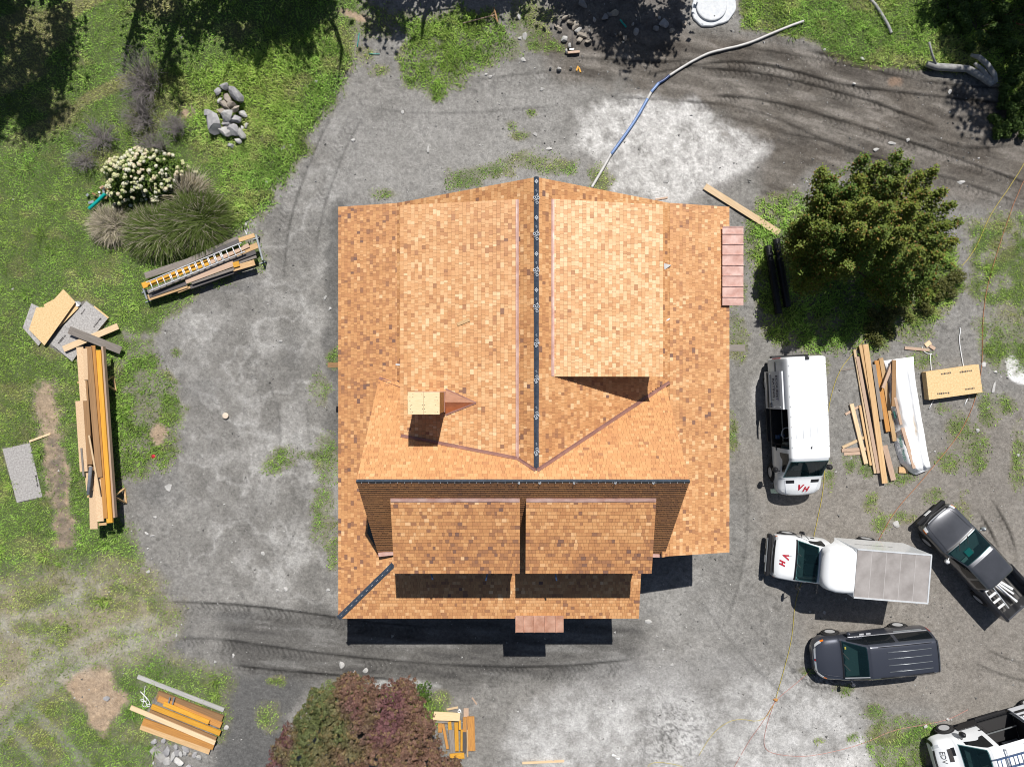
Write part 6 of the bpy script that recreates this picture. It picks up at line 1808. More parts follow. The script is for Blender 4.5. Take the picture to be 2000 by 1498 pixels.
# ---- loose lumber, wrapped bundle and sheet bundle, east yard
ll = lambda x, y: (x / 5.163 + 1640, y / 5.163 + 660)
GE = 'loose boards beside the white wrapped bundle'
for x1, y1, x2, y2, w, z, t, m, lb in [
    (150, 120, 360, 1365, 24, .14, .06, wood_pale, 'leftmost long thin board of the loose boards by the wrapped bundle'),
    (180, 190, 395, 1362, 34, .18, .06, wood_pink, 'second long board from the left of the loose boards'),
    (215, 72, 345, 720, 42, .20, .06, wood_tan, 'tan board reaching up into the bush shade'),
    (262, 65, 458, 1465, 54, .25, .07, wood_tan, 'longest tan board of the loose boards'),
    (455, 1085, 545, 1435, 52, .16, .06, wood_pink, 'board end with a white painted tip below the loose boards'),
    (345, 268, 425, 820, 36, .22, .06, wood_grey, 'grey weathered board right of the longest tan board'),
    (372, 228, 490, 945, 44, .16, .06, wood_orange, 'orange board between the grey board and the bundle'),
    (418, 203, 556, 1040, 40, .18, .09, wood_tan, 'tan timber standing next to the wrapped bundle'),
    (545, 225, 438, 505, 30, .40, .05, wood_pink, 'short board propped slantwise from the bundle'),
    (122, 665, 268, 1268, 40, .16, .06, wood_pale, 'shorter pale board left of the loose boards'),
    (205, 680, 315, 1285, 22, .13, .06, wood_tan, 'narrow tan board beside the shorter pale board'),
    (60, 772, 200, 688, 22, .08, .05, wood_pink, 'upper crosspiece under the shorter pale board'),
    (30, 1105, 250, 1002, 28, .07, .05, wood_pale, 'slanting crosspiece under the shorter pale board'),
    (22, 1135, 275, 1118, 34, .08, .05, wood_pink, 'level crosspiece under the shorter pale board'),
    (45, 1170, 222, 1160, 32, .06, .05, wood_pink, 'lowest crosspiece under the shorter pale board'),
    (0, 328, 145, 303, 20, .06, .05, wood_grey, 'grey crosspiece at the left end of the loose boards'),
    (600, 1330, 690, 1335, 60, .10, .09, wood_tan, 'tan block sticking out under the foot of the wrapped bundle')]:
    (ax, ay), (bx, by) = ll(x1, y1), ll(x2, y2)
    board(ax, ay, bx, by, w / 5.163, z, t, m, lb, GE)
(ax, ay), (bx, by) = ll(452, 1090), ll(478, 1180)
# the bundle: wrapped planks, sagging wrap with open slits
B0 = [ll(*p) for p in [(440, 235), (535, 700), (560, 900), (590, 1180), (690, 1385)]]
top = [(445, 232, 745, 190), (475, 330, 752, 330), (505, 470, 770, 480), (525, 600, 792, 600), (545, 700, 810, 720), (560, 800, 830, 840), (590, 890, 848, 930), (575, 950, 858, 985), (572, 1050, 872, 1080), (590, 1150, 890, 1180), (630, 1260, 910, 1270), (700, 1340, 918, 1306), (770, 1380, 900, 1325)]
bd = thing('lumber_bundle', 'white wrapped lumber bundle with split plastic beside the loose boards', 'lumber bundle', A(1770, 815, 0))
nx_ = 26; vs = []; fs = []; stn = []
tt = np.linspace(0, len(top) - 1, 44)
for it, t in enumerate(tt):
    i = min(int(t), len(top) - 2); f = t - i
    l = (np.array(top[i]) * (1 - f) + np.array(top[i + 1]) * f)
    for k in range(nx_ + 1):
        s_ = k / nx_
        x = l[0] + (l[2] - l[0]) * s_; y = l[1] + (l[3] - l[1]) * s_
        e = min(s_, 1 - s_) * 6
        ridge = .05 * math.exp(-((s_ - .80) / .03) ** 2) + .035 * math.exp(-((s_ - .45 - .05 * math.sin(t)) / .03) ** 2) - .05 * math.exp(-((s_ - .68) / .07) ** 2)
        z = .50 + ridge + .04 * (vn(np.array([x]), np.array([y * .6]), 26, 5)[0] - .5) + .025 * (vn(np.array([x]), np.array([y]), 9, 6)[0] - .5)
        z -= .36 * max(0, 1 - s_ / .34) ** 1.4 + .06 * sst(.86, 1, s_)
        endd = sst(0, 1.2, t) * sst(0, 1.5, len(top) - 1 - t)
        z = .12 + (z - .12) * (.35 + .65 * endd)
        vs.append(A(*ll(x, y), z)); stn.append(min(1, .95 * math.exp(-((s_ - .69) / .05) ** 2) * math.exp(-((t - 5.8) / 1.6) ** 2) * (.5 + vn(np.array([x]), np.array([y]), 14, 8)[0])))
w = nx_ + 1
fs = [(i * w + j, i * w + j + 1, (i + 1) * w + j + 1, (i + 1) * w + j) for i in range(43) for j in range(nx_)]
b = MB(); b.add(vs, [], True)
st_ = np.array(stn)[:, None]
npmesh('wrap', np.array([tuple(p) for p in vs]), np.array(fs), leaf_mat('wrap_sheet', 0, .45, .4), bd, vcol=np.array((.80, .81, .83)) * (1 - st_) + np.array((.42, .34, .25)) * st_, smooth=True)
edge = [i * w for i in range(44)] + [43 * w + j for j in range(1, w)] + [i * w + nx_ for i in range(42, -1, -1)] + [j for j in range(nx_ - 1, 0, -1)]
k0 = len(b.v); ev = [b.v[i] for i in edge]
b = MB(); b.add([p for p in ev] + [Vector((p.x * .998, p.y, .02)) for p in ev], [(q, (q + 1) % len(ev), (q + 1) % len(ev) + len(ev), q + len(ev)) for q in range(len(ev))], True)
b.build('wrap_flank', wrapm, bd)
for (x1, y1, x2, y2, wd, z, m) in [(552, 222, 545, 690, 40, .50, wood_brown), (560, 600, 622, 875, 26, .51, wood_pink), (635, 905, 755, 1315, 34, .52, wood_pink)]:
    (ax, ay), (bx, by) = ll(x1, y1), ll(x2, y2)
    board(ax, ay, bx, by, wd / 5.163, z, .05, m, None, None, 'plank', None, parent=bd)
(ax, ay), (bx, by) = ll(598, 990), ll(655, 1230)
p, q = A(ax, ay, .42), A(bx, by, .42); dv = (q - p).normalized(); sd = Vector((0, 0, 1)).cross(dv) + Vector((0, 0, .9))
for w_, f_ in (('TIMBER', .22), ('TAKEN', .80)): lettering(w_, .17, print_green, frame(p.lerp(q, f_) - bd.location + Vector((.03, 0, -.03)), dv, sd), bd, bold=.002)
(ax, ay), (bx, by) = ll(545, 720), ll(570, 830)
p, q = A(ax, ay, .36), A(bx, by, .36); dv = (q - p).normalized(); sd = Vector((0, 0, 1)).cross(dv) + Vector((0, 0, .9))
lettering('IIAMX', .13, print_green, frame(p.lerp(q, .5) - bd.location, dv, sd), bd, bold=.008)

ob = thing('sheet_bundle', 'low bundle of new strand board sheets with white cords, right of the wrapped lumber', 'sheet bundle', A(1862, 747, 0))
for k in range(7):
    j = lambda: rnd.uniform(-.25, .25)
    z = .06 + .05 * (k + 1) - .004
    pts = [(1808.5, 726.5), (1911.7, 711.6), (1919, 766), (1814.8, 781)]
    # same plan for each sheet: convert the sighted top outline to plan
    P_ = [A(x, y, .41) + Vector((j() / 43, j() / 43, 0)) for x, y in pts]
    b = MB(); b.prism([Vector((p.x, p.y, z)) for p in P_], .046); b.build('sheet', osb, ob)
tp = .06 + .35 - .004
for x1, y1, x2, y2 in ((1020, 425, 1110, 412), (1190, 408, 1305, 392), (985, 605, 1100, 596), (1240, 565, 1330, 552)):
    stamp(ob, x1, y1, x2, y2, .09, tp, 4.68, 1620, 640)
for x in (1830, 1885):
    MB().bar(A(x, 724, .03), A(x + 8, 782, .03), .09, .06).build('bearer', wood_grey, ob)
z2 = lambda x, y: (x / 4.68 + 1620, y / 4.68 + 640)
GW = 'white cords round the sheet bundle'
for lb, pts in (('longest white cord running up from the sheet bundle', [(1190, 0), (1195, 40), (1182, 90), (1190, 180), (1205, 270), (1220, 355)]), ('white cord curling from the wood scraps to the sheet bundle', [(840, 170), (850, 210), (890, 240), (935, 238), (915, 250), (925, 390)]), ('short white cord end below the left of the sheet bundle', [(945, 660), (905, 740)]), ('short white cord end below the right of the sheet bundle', [(1255, 650), (1228, 708)])):
    wire('white_cord', lb, 'cord', [z2(*p) for p in pts], .022, whitepl, .03, GW)
for x1, y1, x2, y2, w, m, lb in ((690, 185, 915, 205, 26, wood_pink, 'longest wood scrap above the wrapped bundle'), (880, 165, 925, 130, 40, wood_pale, 'upper small block of the wood scraps'), (920, 165, 965, 195, 30, wood_pink, 'right small block of the wood scraps')):
    (ax, ay), (bx, by) = z2(x1, y1), z2(x2, y2)
    board(ax, ay, bx, by, w / 4.68, .06, .05, m, lb, 'wood scraps above the wrapped bundle', 'wood_scrap', 'wood scrap')
for i, (x, y, rx, ry, lb) in enumerate(((1410, 340, 30, 26, 'white crumpled piece at the corner of the sheet bundle'), (1515, 400, 18, 12, 'small white stone right of the sheet bundle'), (1500, 550, 16, 46, 'long pale chip right of the sheet bundle'), (1355, 940, 16, 14, 'white stone by the orange cord'), (1725, 1170, 14, 14, 'white stone far right below the white spill'))):
    rock('small_stone', *z2(x, y), rx / 4.68, ry / 4.68, 15, .03, .05, rock_white, lb, 'white stones by the sheet bundle', i + 70)

# ---- cords across the yard
wire('yellow_cord', 'yellow cord running from the right edge down to the big bush', 'cord', [(2010, 300), (1985, 345), (1960, 382), (1930, 425), (1912, 470), (1895, 500), (1878, 520)], .013, yellowc, .03)
wire('yellow_cord', 'yellow cord running from under the bush past the white vans to the knot', 'cord', [(1700, 650), (1665, 690), (1635, 728), (1615, 800), (1612, 880), (1608, 960), (1592, 1035), (1575, 1110), (1552, 1170), (1548, 1240), (1530, 1310), (1514, 1365)], .013, yellowc, .03)
wire('orange_cord', 'orange cord running down the right side past the sheet bundle', 'cord', [(2010, 335), (1990, 370), (1960, 450), (1932, 540), (1918, 620), (1919, 700), (1908, 770), (1880, 840), (1840, 890), (1790, 950), (1745, 1000), (1715, 1055)], .013, orangec, .03)
wire('orange_cord', 'orange cord running from the minivan to the bottom edge', 'cord', [(1640, 1235), (1610, 1280), (1560, 1330), (1514, 1365), (1492, 1405), (1460, 1450), (1430, 1505)], .010, pinkc, .02)
wire('orange_cord', 'faded red cord looping over the pale gravel to the corner van', 'cord', [(1514, 1365), (1498, 1410), (1490, 1450), (1500, 1470), (1560, 1478), (1620, 1470), (1690, 1450), (1740, 1425), (1800, 1415), (1850, 1405), (1890, 1385)], .010, pinkc, .02)
wire('yellow_cord', 'faint yellow cord curving over the pale gravel', 'cord', [(1512, 1372), (1490, 1410), (1440, 1402), (1410, 1415), (1385, 1440), (1365, 1475)], .010, yellowc, .015)
wire('yellow_cord', 'yellow cord at the bottom edge of the gravel', 'cord', [(1262, 1505), (1268, 1490), (1290, 1487), (1330, 1494), (1345, 1505)], .010, yellowc, .015)
wire('warning_tape', 'thin red tape over the shaded grass in the top right corner', 'tape', [(1912, -8), (1930, 10), (1950, 32), (1977, 57), (2010, 55)], .02, redc, .30)
rock('cord_knot', 1514, 1366, 4, 3.5, 0, .05, .06, wood_orange, 'small knot where the yellow and orange cords meet', None, 90)

# ---- water pipe, concrete ring, tools and small things at the back
pp = thing('water_pipe', 'long bent water pipe from the house to the grass, part blue sleeve', 'pipe', A(1158, 365, 0))
def run(pts, r, m, nm='pipe_section'):
    P_ = [Vector((x, y, 0)) for x, y in pts]
    for _ in range(2):
        Q = [P_[0]]
        for a, c in zip(P_[:-1], P_[1:]): Q += [a.lerp(c, .25), a.lerp(c, .75)]
        P_ = Q + [P_[-1]]
    b = MB(); b.tube([G(p.x, p.y, gz(p.x, p.y) + .09) for p in P_], r, 10); b.build(nm, m, pp)
run([(1155, 368), (1180, 326), (1193, 302)], .062, greypipe); run([(1193, 303), (1240, 238), (1264, 195)], .066, bluepipe)
run([(1264, 195), (1271, 182)], .064, greypipe); run([(1271, 182), (1286, 164)], .066, bluepipe); run([(1286, 164), (1298, 157), (1307, 149)], .060, navypipe)
run([(1307, 149), (1335, 131), (1360, 117), (1385, 105), (1425, 96), (1460, 88), (1510, 66), (1545, 52), (1568, 44)], .058, greypipe)

mh = thing('concrete_ring', 'round pale concrete ring cover on a ragged concrete collar at the top', 'concrete ring', A(1390, 12, 0))
b = MB(); n = 40; vs = [];
for k in range(n):
    a = 2 * math.pi * k / n; rr = 43 + 3 * math.sin(3 * a + 1) + rnd.uniform(-1.5, 1.5)
    vs.append(G(1391 + math.cos(a) * rr, 12 + math.sin(a) * rr, .10))
b.prism(vs, .2); b.build('collar', conc, mh, bevel=.03)
b = MB(); c = G(1388, 15, 0); b.lathe([(.70, 0), (.70, .17), (.66, .20), (.60, .19), (.001, .19)], 40, Matrix.Translation(c)); b.build('cover', conc, mh)
b = MB(); b.lathe([(.03, .185), (.03, .195)], 10, Matrix.Translation(G(1393, 36, 0))); b.build('lifting_hole', print_dark, mh)

m1 = lambda x, y: (x / 7.14 + 1060, y / 7.14 + 20)
br = thing('push_broom', 'push broom with a pale wooden head lying below the rubble', 'broom', A(*m1(430, 595), 0))
p, q = A(*m1(348, 597), .12), A(*m1(515, 583), .12); MB().bar(p, q, .10, .07).build('head', wood_pink, br); MB().bar(p - Vector((0, 0, .07)), q - Vector((0, 0, .07)), .08, .08).build('bristles', blackpl, br)
MB().tube([A(*m1(408, 545), .14), A(*m1(412, 290), .45)], .02, 8).build('handle', wood_dark, br)
MB().bar(A(*m1(375, 550), .13), A(*m1(435, 545), .13), .04, .03).build('clamp', steel, br)
rk2 = thing('garden_rake', 'wooden garden rake lying in the grass at the top', 'rake', A(940, 35, 0))
MB().tube([A(904.5, 46, .20), A(966, 30, .24)], .025, 8).build('handle', wood_pink, rk2)
p, q = A(964.5, 14.5, .25), A(972, 43.5, .25); MB().bar(p, q, .06, .05).build('head', wood_brown, rk2)
for k in range(12):
    c = p.lerp(q, (k + .5) / 12); MB().bar(c, c - Vector((0, 0, .10)), .02, .02, (1, 0, 0)).build('tine', wood_brown, rk2)
MB().bar(A(968.5, 15 + 5, .25), A(958, 31, .24), .02, .02).build('brace', wood_brown, rk2); MB().bar(A(972, 40, .25), A(960, 31, .24), .02, .02).build('brace', wood_brown, rk2)
wire('thin_rod', 'thin pale rod lying in the tree shade at the top', 'rod', [m1(1305, -20), m1(1340, 90), m1(1365, 195)], .02, wood_grey, .14)
wire('teal_strap', 'short teal plastic piece lying in the rubble shade', 'plastic', [m1(1070, 170), m1(1105, 205), m1(1160, 255)], .04, teal, .14)
for pts, lb in (([(702, 66), (698, 93)], 'upright thin teal twig on the soil near the top'), ([(721, 107), (742, 107)], 'level thin teal twig on the soil near the top')):
    wire('teal_string', lb, 'string', pts, .018, teal, .04, 'teal strings on the soil')
GK = 'rubble stones in the shade at the top'
for i, (x, y, rx, ry, m) in enumerate([(445, 225, 45, 55, rock_tan), (495, 280, 45, 35, rock_white), (305, 405, 48, 46, rock_white), (560, 350, 60, 45, rock_tan), (515, 425, 35, 40, rock_tan), (310, 110, 55, 28, rock_tan), (720, 135, 25, 35, rockm), (870, 105, 65, 38, rockm), (1005, 45, 62, 50, rock_tan), (1255, 205, 18, 24, rock_white), (1315, 305, 34, 52, rockm), (1580, 262, 38, 32, rockm), (1690, 190, 60, 55, rockm), (1625, 105, 22, 22, rockm), (1085, 330, 24, 22, rock_tan), (240, 265, 36, 26, rock_tan), (380, 510, 22, 34, rock_white), (330, 575, 16, 26, rock_white), (230, 820, 30, 26, rock_white), (395, 812, 20, 18, rock_white), (110, 815, 16, 12, rock_white), (1980, 195, 36, 34, rock_tan), (380, 165, 50, 34, rock_tan), (200, 230, 34, 24, rock_tan), (640, 430, 40, 34, rock_tan), (1810, 290, 40, 28, rock_tan), (1140, 390, 34, 40, rock_tan), (930, 60, 34, 26, rockm), (560, -80, 60, 50, rockm)]):
    xx, yy = m1(x, y)
    rock('rubble_stone', xx, yy, rx / 7.14, ry / 7.14, rnd.uniform(-40, 40), .08 + gz(xx, yy), .13, m, 'rubble stone number %s from the left' % '' if False else ['pale grey', 'whitish', 'tan grey', 'bluish grey', 'brownish'][i % 5] + ' rubble stone ' + ['in the sun by the broom', 'in the dark tree shade', 'at the edge of the tree shade', 'near the concrete ring', 'beside the broom handle', 'on the dug earth bank'][(i // 5) % 6], GK, i + 100)
GM = 'small white stones lying about the yard'
MISC = [(1014, 33, 4, 6, 'on the grass right of the rake'), (1026, 70, 4, 8, 'tall one beside the grass tuft near the rake'), (1016, 75, 3, 4, 'left of the tall white stone near the rake'), (1022, 117, 5, 4, 'above the bare rear yard'), (958, 150, 5, 3, 'at the foot of the rear grass island'), (949, 146, 2.5, 3, 'tiny one at the foot of the rear grass island'), (1093, 135, 4, 4, 'by the yellow scrap at the back'), (1058, 174, 4, 3, 'in the middle of the rear yard'), (1072, 290, 6, 3, 'rear yard near the pale sand'), (1045, 262, 4, 4, 'by the weeds behind the house'), (787, 220, 3, 3, 'left of a dark pebble in the rear yard'), (836, 292, 3, 5, 'in front of the rear eave'), (553, 289, 4, 6, 'on the grass edge left of the drive'), (567, 284, 3, 3, 'right of the grass edge stone'), (618, 160, 4, 3, 'on the verge near the top'), (521, 357, 3, 3, 'at the tip of the verge'), (480, 438, 4, 5, 'above the steel rack'), (690, 275, 4, 3, 'on the drive left of the house rear'), (636, 581, 3, 4, 'left of the west eave'), (644, 604, 3, 3, 'close under the west eave'), (548, 667, 4, 3, 'in the middle of the west yard'), (287, 1042, 5, 2, 'white splinter below the long stack'), (297, 1046, 6, 2, 'second white splinter below the long stack'), (303, 1010, 4, 2, 'splinter right of the lower sawhorse'), (289, 1116, 4, 3, 'block on the drive edge'), (513, 1080, 4, 3, 'in the lower west yard'), (558, 1150, 4, 4, 'near the hip corner'), (541, 1152, 3, 3, 'left of the stone near the hip corner'), (640, 1152, 5, 4, 'close to the hip corner'), (345, 1240, 2.5, 3, 'in the wheel rut'), (420, 1292, 3, 3, 'on the dark drive'), (456, 1280, 3, 3, 'on the dark drive further right'), (442, 1420, 4, 4, 'right of the bottom left stack'), (713, 1309, 5, 4, 'above the dark red tree'), (693, 1312, 3, 2.5, 'left of the stone above the dark red tree'), (668, 1299, 4, 6, 'below the house shadow'), (1268, 1213, 7, 4, 'below the east shadow'), (1312, 1298, 5, 3, 'on the lower drive'), (1203, 1510, 4, 4, 'cut by the bottom edge'), (1202, 1477, 6, 2.5, 'flat chip on the pale gravel'), (1684, 115, 4, 4, 'on the grass edge at the top right'), (1668, 164, 3, 3, 'on the dark track'), (1742, 280, 7, 3, 'below the tracks'), (1712, 293, 5, 3, 'above the big bush'), (1773, 274, 4, 5, 'pale lump below the tracks'), (1855, 180, 4, 4, 'in the shade by the log'), (1610, 98, 3, 3, 'on the dark bank at the top right'), (1877, 356, 6, 3, 'pale rag like stone right of the bush'), (1750, 1023, 5, 7, 'white lump on the orange cord'), (1610, 1195, 3, 4, 'below the truck shadow'), (1851, 1404, 3, 3, 'near the corner van'), (1808, 1417, 3, 4, 'left of the corner van wheel'), (1445, 1475, 3, 3, 'on the pale gravel right'), (1222, 1461, 3, 3, 'on the pale gravel middle'), (1302, 355, 5, 4, 'behind the rear eave on the pale sand')]
for i, (x, y, rx, ry, lb) in enumerate(MISC):
    rock('small_stone', x, y, rx, ry, rnd.uniform(-40, 40), .02 + gz(x, y), .05, rock_white, 'small white stone ' + lb if not lb.startswith(('white', 'second', 'splinter', 'block', 'flat', 'pale', 'tall', 'tiny')) else 'small white stone, ' + lb, GM, i + 200)
b = MB(); b.lathe([(.12, 0), (.14, .03), (.14, .06), (.11, .07), (.001, .065)], 18); o = b.build('bucket_lid', mat('cream_plastic', (.62, .52, .42), .5)); o.location = A(441, 812, .03); tag(o, 'round cream bucket lid on the west yard', 'lid')
sheet([(321, 950), (329, 945), (336, 946), (332, 960), (326, 958)], .05, .03, rock_white, 'broken_tile', 'pale broken tile on the dark patch right of the sawhorses', 'tile')
b = MB(); vs = []
for k in range(14):
    a = 2 * math.pi * k / 14; rr = rnd.uniform(3, 6.5); vs.append(A(300 + math.cos(a) * rr * 1.25, 891 + math.sin(a) * rr * .75, .03 + rnd.uniform(0, .06)))
vs.append(A(300, 891, .10)); b.add(vs, [(i, (i + 1) % 14, 14) for i in range(14)]); c = A(300, 891, 0); b.v = [p - c for p in b.v]; o = b.build('red_rag', redrag); o.location = c; tag(o, 'crumpled red rag on the west yard', 'rag')
wire('teal_pipe', 'teal plastic tube sticking out below the white flowering bush', 'tube', [(181, 411), (196, 398), (212, 382)], .085, teal, .25)
board(1020, 1490, 1102, 1486, 4, .05, .05, wood_pale, 'pale stick lying at the bottom edge of the gravel', None, 'stick', 'stick')
board(1196, 1473, 1210, 1482, 4, .05, .03, whitepl, 'white chip of trim on the pale gravel', None, 'trim_chip', 'trim')
board(922, 1362, 931, 1375, 2.6, .04, .03, wood_pink, 'thin pinkish splinter right of the red tree boards', None, 'stick', 'stick')
for (x, y, a, lb) in ((1126, 134, 70, 'left'), (1134, 137, 110, 'right')):
    d = 9; board(x, y + d / 2, x + math.cos(R(a)) * d, y - d / 2, 3, .05, .03, wood_yellow, 'small yellow wood chip below the broom, %s one' % lb, 'yellow chips below the broom', 'wood_chip', 'wood chip')
jk = thing('junk_heap', 'little heap of faded plastic litter at the foot of the white flowering bush', 'litter', A(195, 385, 0))
for k in range(14):
    x, y = 190 + rnd.uniform(-22, 24), 384 + rnd.uniform(-14, 14); y -= (x - 190) * .5
    b = MB(); c = A(x, y, .1 + rnd.uniform(0, .12)); b.box(c, (rnd.uniform(.08, .3), rnd.uniform(.06, .16), rnd.uniform(.02, .08)), rnd.uniform(0, 3))
    b.build('litter_piece', rnd.choice((wood_pink, whitepl, wood_dark, steel, wood_brown)), jk)
lg = thing('fallen_log', 'weathered grey fallen log with a forked end in the shade at the top right', 'log', A(1880, 130, 0))
zl = .30
MB().tube([A(*p, z) for p, z in (((1810, 125), .22), ((1830, 131), .25), ((1862, 133), .28), ((1890, 135), .3), ((1918, 150), .32), ((1937, 163), .34), ((1943, 160), .36))], [.13, .16, .16, .15, .17, .17, .10], 12).build('trunk', bark_grey, lg)
MB().tube([A(*p, z) for p, z in (((1943, 162), .38), ((1941, 146), .52), ((1928, 126), .6), ((1912, 112), .62), ((1896, 108), .55))], [.13, .13, .12, .11, .06], 10).build('bough', bark_grey, lg)
MB().tube([A(*p, z) for p, z in (((1936, 160), .40), ((1918, 136), .48), ((1903, 124), .46))], [.11, .10, .07], 10).build('bough', bark_grey, lg)
MB().tube([A(*p, z) for p, z in (((1827, 126), .34), ((1820, 105), .6), ((1815, 83), .85))], [.06, .05, .04], 8).build('stub', bark_grey, lg)
wire('grey_branch', 'bare grey branch lying on the grass at the top right', 'branch', [(1691, -5), (1705, 10), (1716, 25), (1726, 42), (1733, 55), (1738, 68)], .07, bark_grey, .10)
# ============================================================ TREES, BUSHES AND CLUMPS
def leaf_quads(P, N, size, asp=.55):
    """leaf-shaped kites at P facing N"""
    n = len(P); N = N / (np.linalg.norm(N, axis=1, keepdims=True) + 1e-9)
    r = rng.normal(0, 1, (n, 3)); a = np.cross(N, r); a /= (np.linalg.norm(a, axis=1, keepdims=True) + 1e-9); b = np.cross(N, a)
    s_ = np.asarray(size)[:, None] if np.ndim(size) else np.full((n, 1), size)
    V = np.stack([P - a * s_ * .5, P + b * s_ * asp * .5 + N * s_ * .08, P + a * s_ * .5, P - b * s_ * asp * .5 + N * s_ * .08], 1)
    F = np.arange(n * 4).reshape(n, 4)
    return V.reshape(-1, 3), F

def limbs(root, base, tips, r0, m, forks=.45, name='trunk', wob=.15):
    b = MB(); base = Vector(base)
    for t in tips:
        t = Vector(t); mid = base.lerp(t, forks) + Vector((rnd.uniform(-wob, wob), rnd.uniform(-wob, wob), rnd.uniform(0, wob)))
        pts = [base, base.lerp(mid, .5) + Vector((rnd.uniform(-.05, .05), rnd.uniform(-.05, .05), .08)), mid, mid.lerp(t, .55) + Vector((rnd.uniform(-wob, wob), rnd.uniform(-wob, wob), 0)) * .6, t]
        b.tube(pts, [r0, r0 * .72, r0 * .5, r0 * .3, r0 * .1], 7)
    return b.build(name, m, root)

# ---- the big yellow green bush-tree with upright plumes
bt = G(1632, 508, 0)
bush = thing('bushy_tree', 'large yellow green bushy tree with upright plumes between the pipes and the vans', 'tree', (bt.x, bt.y, gzw(bt)))
PL = []
r_ = random.Random(5)
pl_specs = []
for k in range(64):
    a = r_.uniform(0, 2 * math.pi); q = math.sqrt(r_.uniform(.0, 1))
    pl_specs.append((a, q))
tips_px = [(1605, 330, 5.2), (1625, 345, 5.0), (1690, 305, 5.6), (1680, 345, 5.4), (1720, 318, 5.4), (1757, 298, 5.8), (1778, 312, 5.6), (1760, 350, 5.8), (1800, 340, 5.2), (1828, 330, 5.0), (1845, 372, 4.8), (1862, 400, 4.4), (1878, 432, 4.0), (1850, 440, 4.6), (1870, 470, 3.8), (1600, 385, 4.8), (1575, 420, 4.2), (1552, 440, 3.4), (1540, 470, 3.0), (1570, 480, 3.8), (1610, 440, 5.2), (1650, 400, 5.6), (1700, 390, 6.2), (1740, 400, 6.2), (1790, 400, 5.8), (1820, 420, 5.4), (1680, 440, 6.0), (1730, 450, 6.2), (1780, 450, 5.8), (1620, 490, 4.8), (1660, 520, 4.8), (1560, 530, 3.0), (1590, 545, 3.0), (1615, 520, 4.0), (1750, 500, 5.0), (1800, 490, 5.0), (1840, 500, 4.4), (1780, 540, 4.0), (1830, 545, 3.4), (1700, 490, 5.2), (1640, 450, 5.4), (1860, 520, 3.2), (1745, 575, 2.6), (1820, 580, 2.4), (1560, 560, 2.0), (1775, 590, 2.2), (1840, 465, 4.6), (1765, 470, 5.6), (1665, 365, 5.4), (1620, 365, 5.0), (1735, 350, 5.8), (1810, 375, 5.4)]
Ps, Ns, Cs, Sz = [], [], [], []
tl_ = []
for (x, y, z) in tips_px:
    tip = A(x, y, z); hub = Vector((bt.x + (tip.x - bt.x) * .62, bt.y + (tip.y - bt.y) * .62, max(.6, z * .52)))
    axis = (tip - hub); tl_.append(tip - axis * .15)
    n = int(1500 * r_.uniform(.8, 1.2)); t = rng.random(n) ** .8
    rad = (.86 * np.sin(np.clip(t * 1.05, 0, 1) * math.pi) ** .6 + .06) * (1 - .62 * t)
    ph = rng.uniform(0, 2 * np.pi, n); rr = rad * np.sqrt(rng.random(n)) * (1 + .35 * (fbm(ph * 40, t * 60, 20, int(x)) - .5) * 2)
    ax = np.array(axis.normalized()); e1 = np.cross(ax, (0.3, .2, .9)); e1 /= np.linalg.norm(e1); e2 = np.cross(ax, e1)
    off = e1 * (np.cos(ph) * rr)[:, None] + e2 * (np.sin(ph) * rr)[:, None]
    ci = (np.arange(n) // 9) * 9 % n; P_ = (np.array(hub) + np.array(axis) * t[:, None] + off)[ci] + rng.normal(0, .075, (n, 3)); off = off[ci]
    N_ = off * .7 + ax * .3 + rng.normal(0, .5, (n, 3)) + (.1, .45, 1.0)
    tone = r_.uniform(0, 1)
    c = np.array((.098, .165, .028)) * (1 - tone) + np.array((.170, .205, .030)) * tone
    C_ = c * rng.uniform(.6, 1.4, (n, 1))
    rust = (rng.random(n) < .10)[:, None]; C_ = np.where(rust, np.array((.24, .150, .035)) * rng.uniform(.7, 1.3, (n, 1)), C_)
    Ps.append(P_); Ns.append(N_); Cs.append(C_); Sz.append(rng.uniform(.06, .13, n))
Ps, Ns, Cs, Sz = np.concatenate(Ps), np.concatenate(Ns), np.concatenate(Cs), np.concatenate(Sz)
V, F = leaf_quads(Ps, Ns, Sz, .7)
npmesh('crown', V, F, leafm, bush, fcol=Cs)
limbs(bush, (bt.x, bt.y, bush.location.z - .1), [tuple(t) for t in tl_[::2]], .09, barkm, .4)

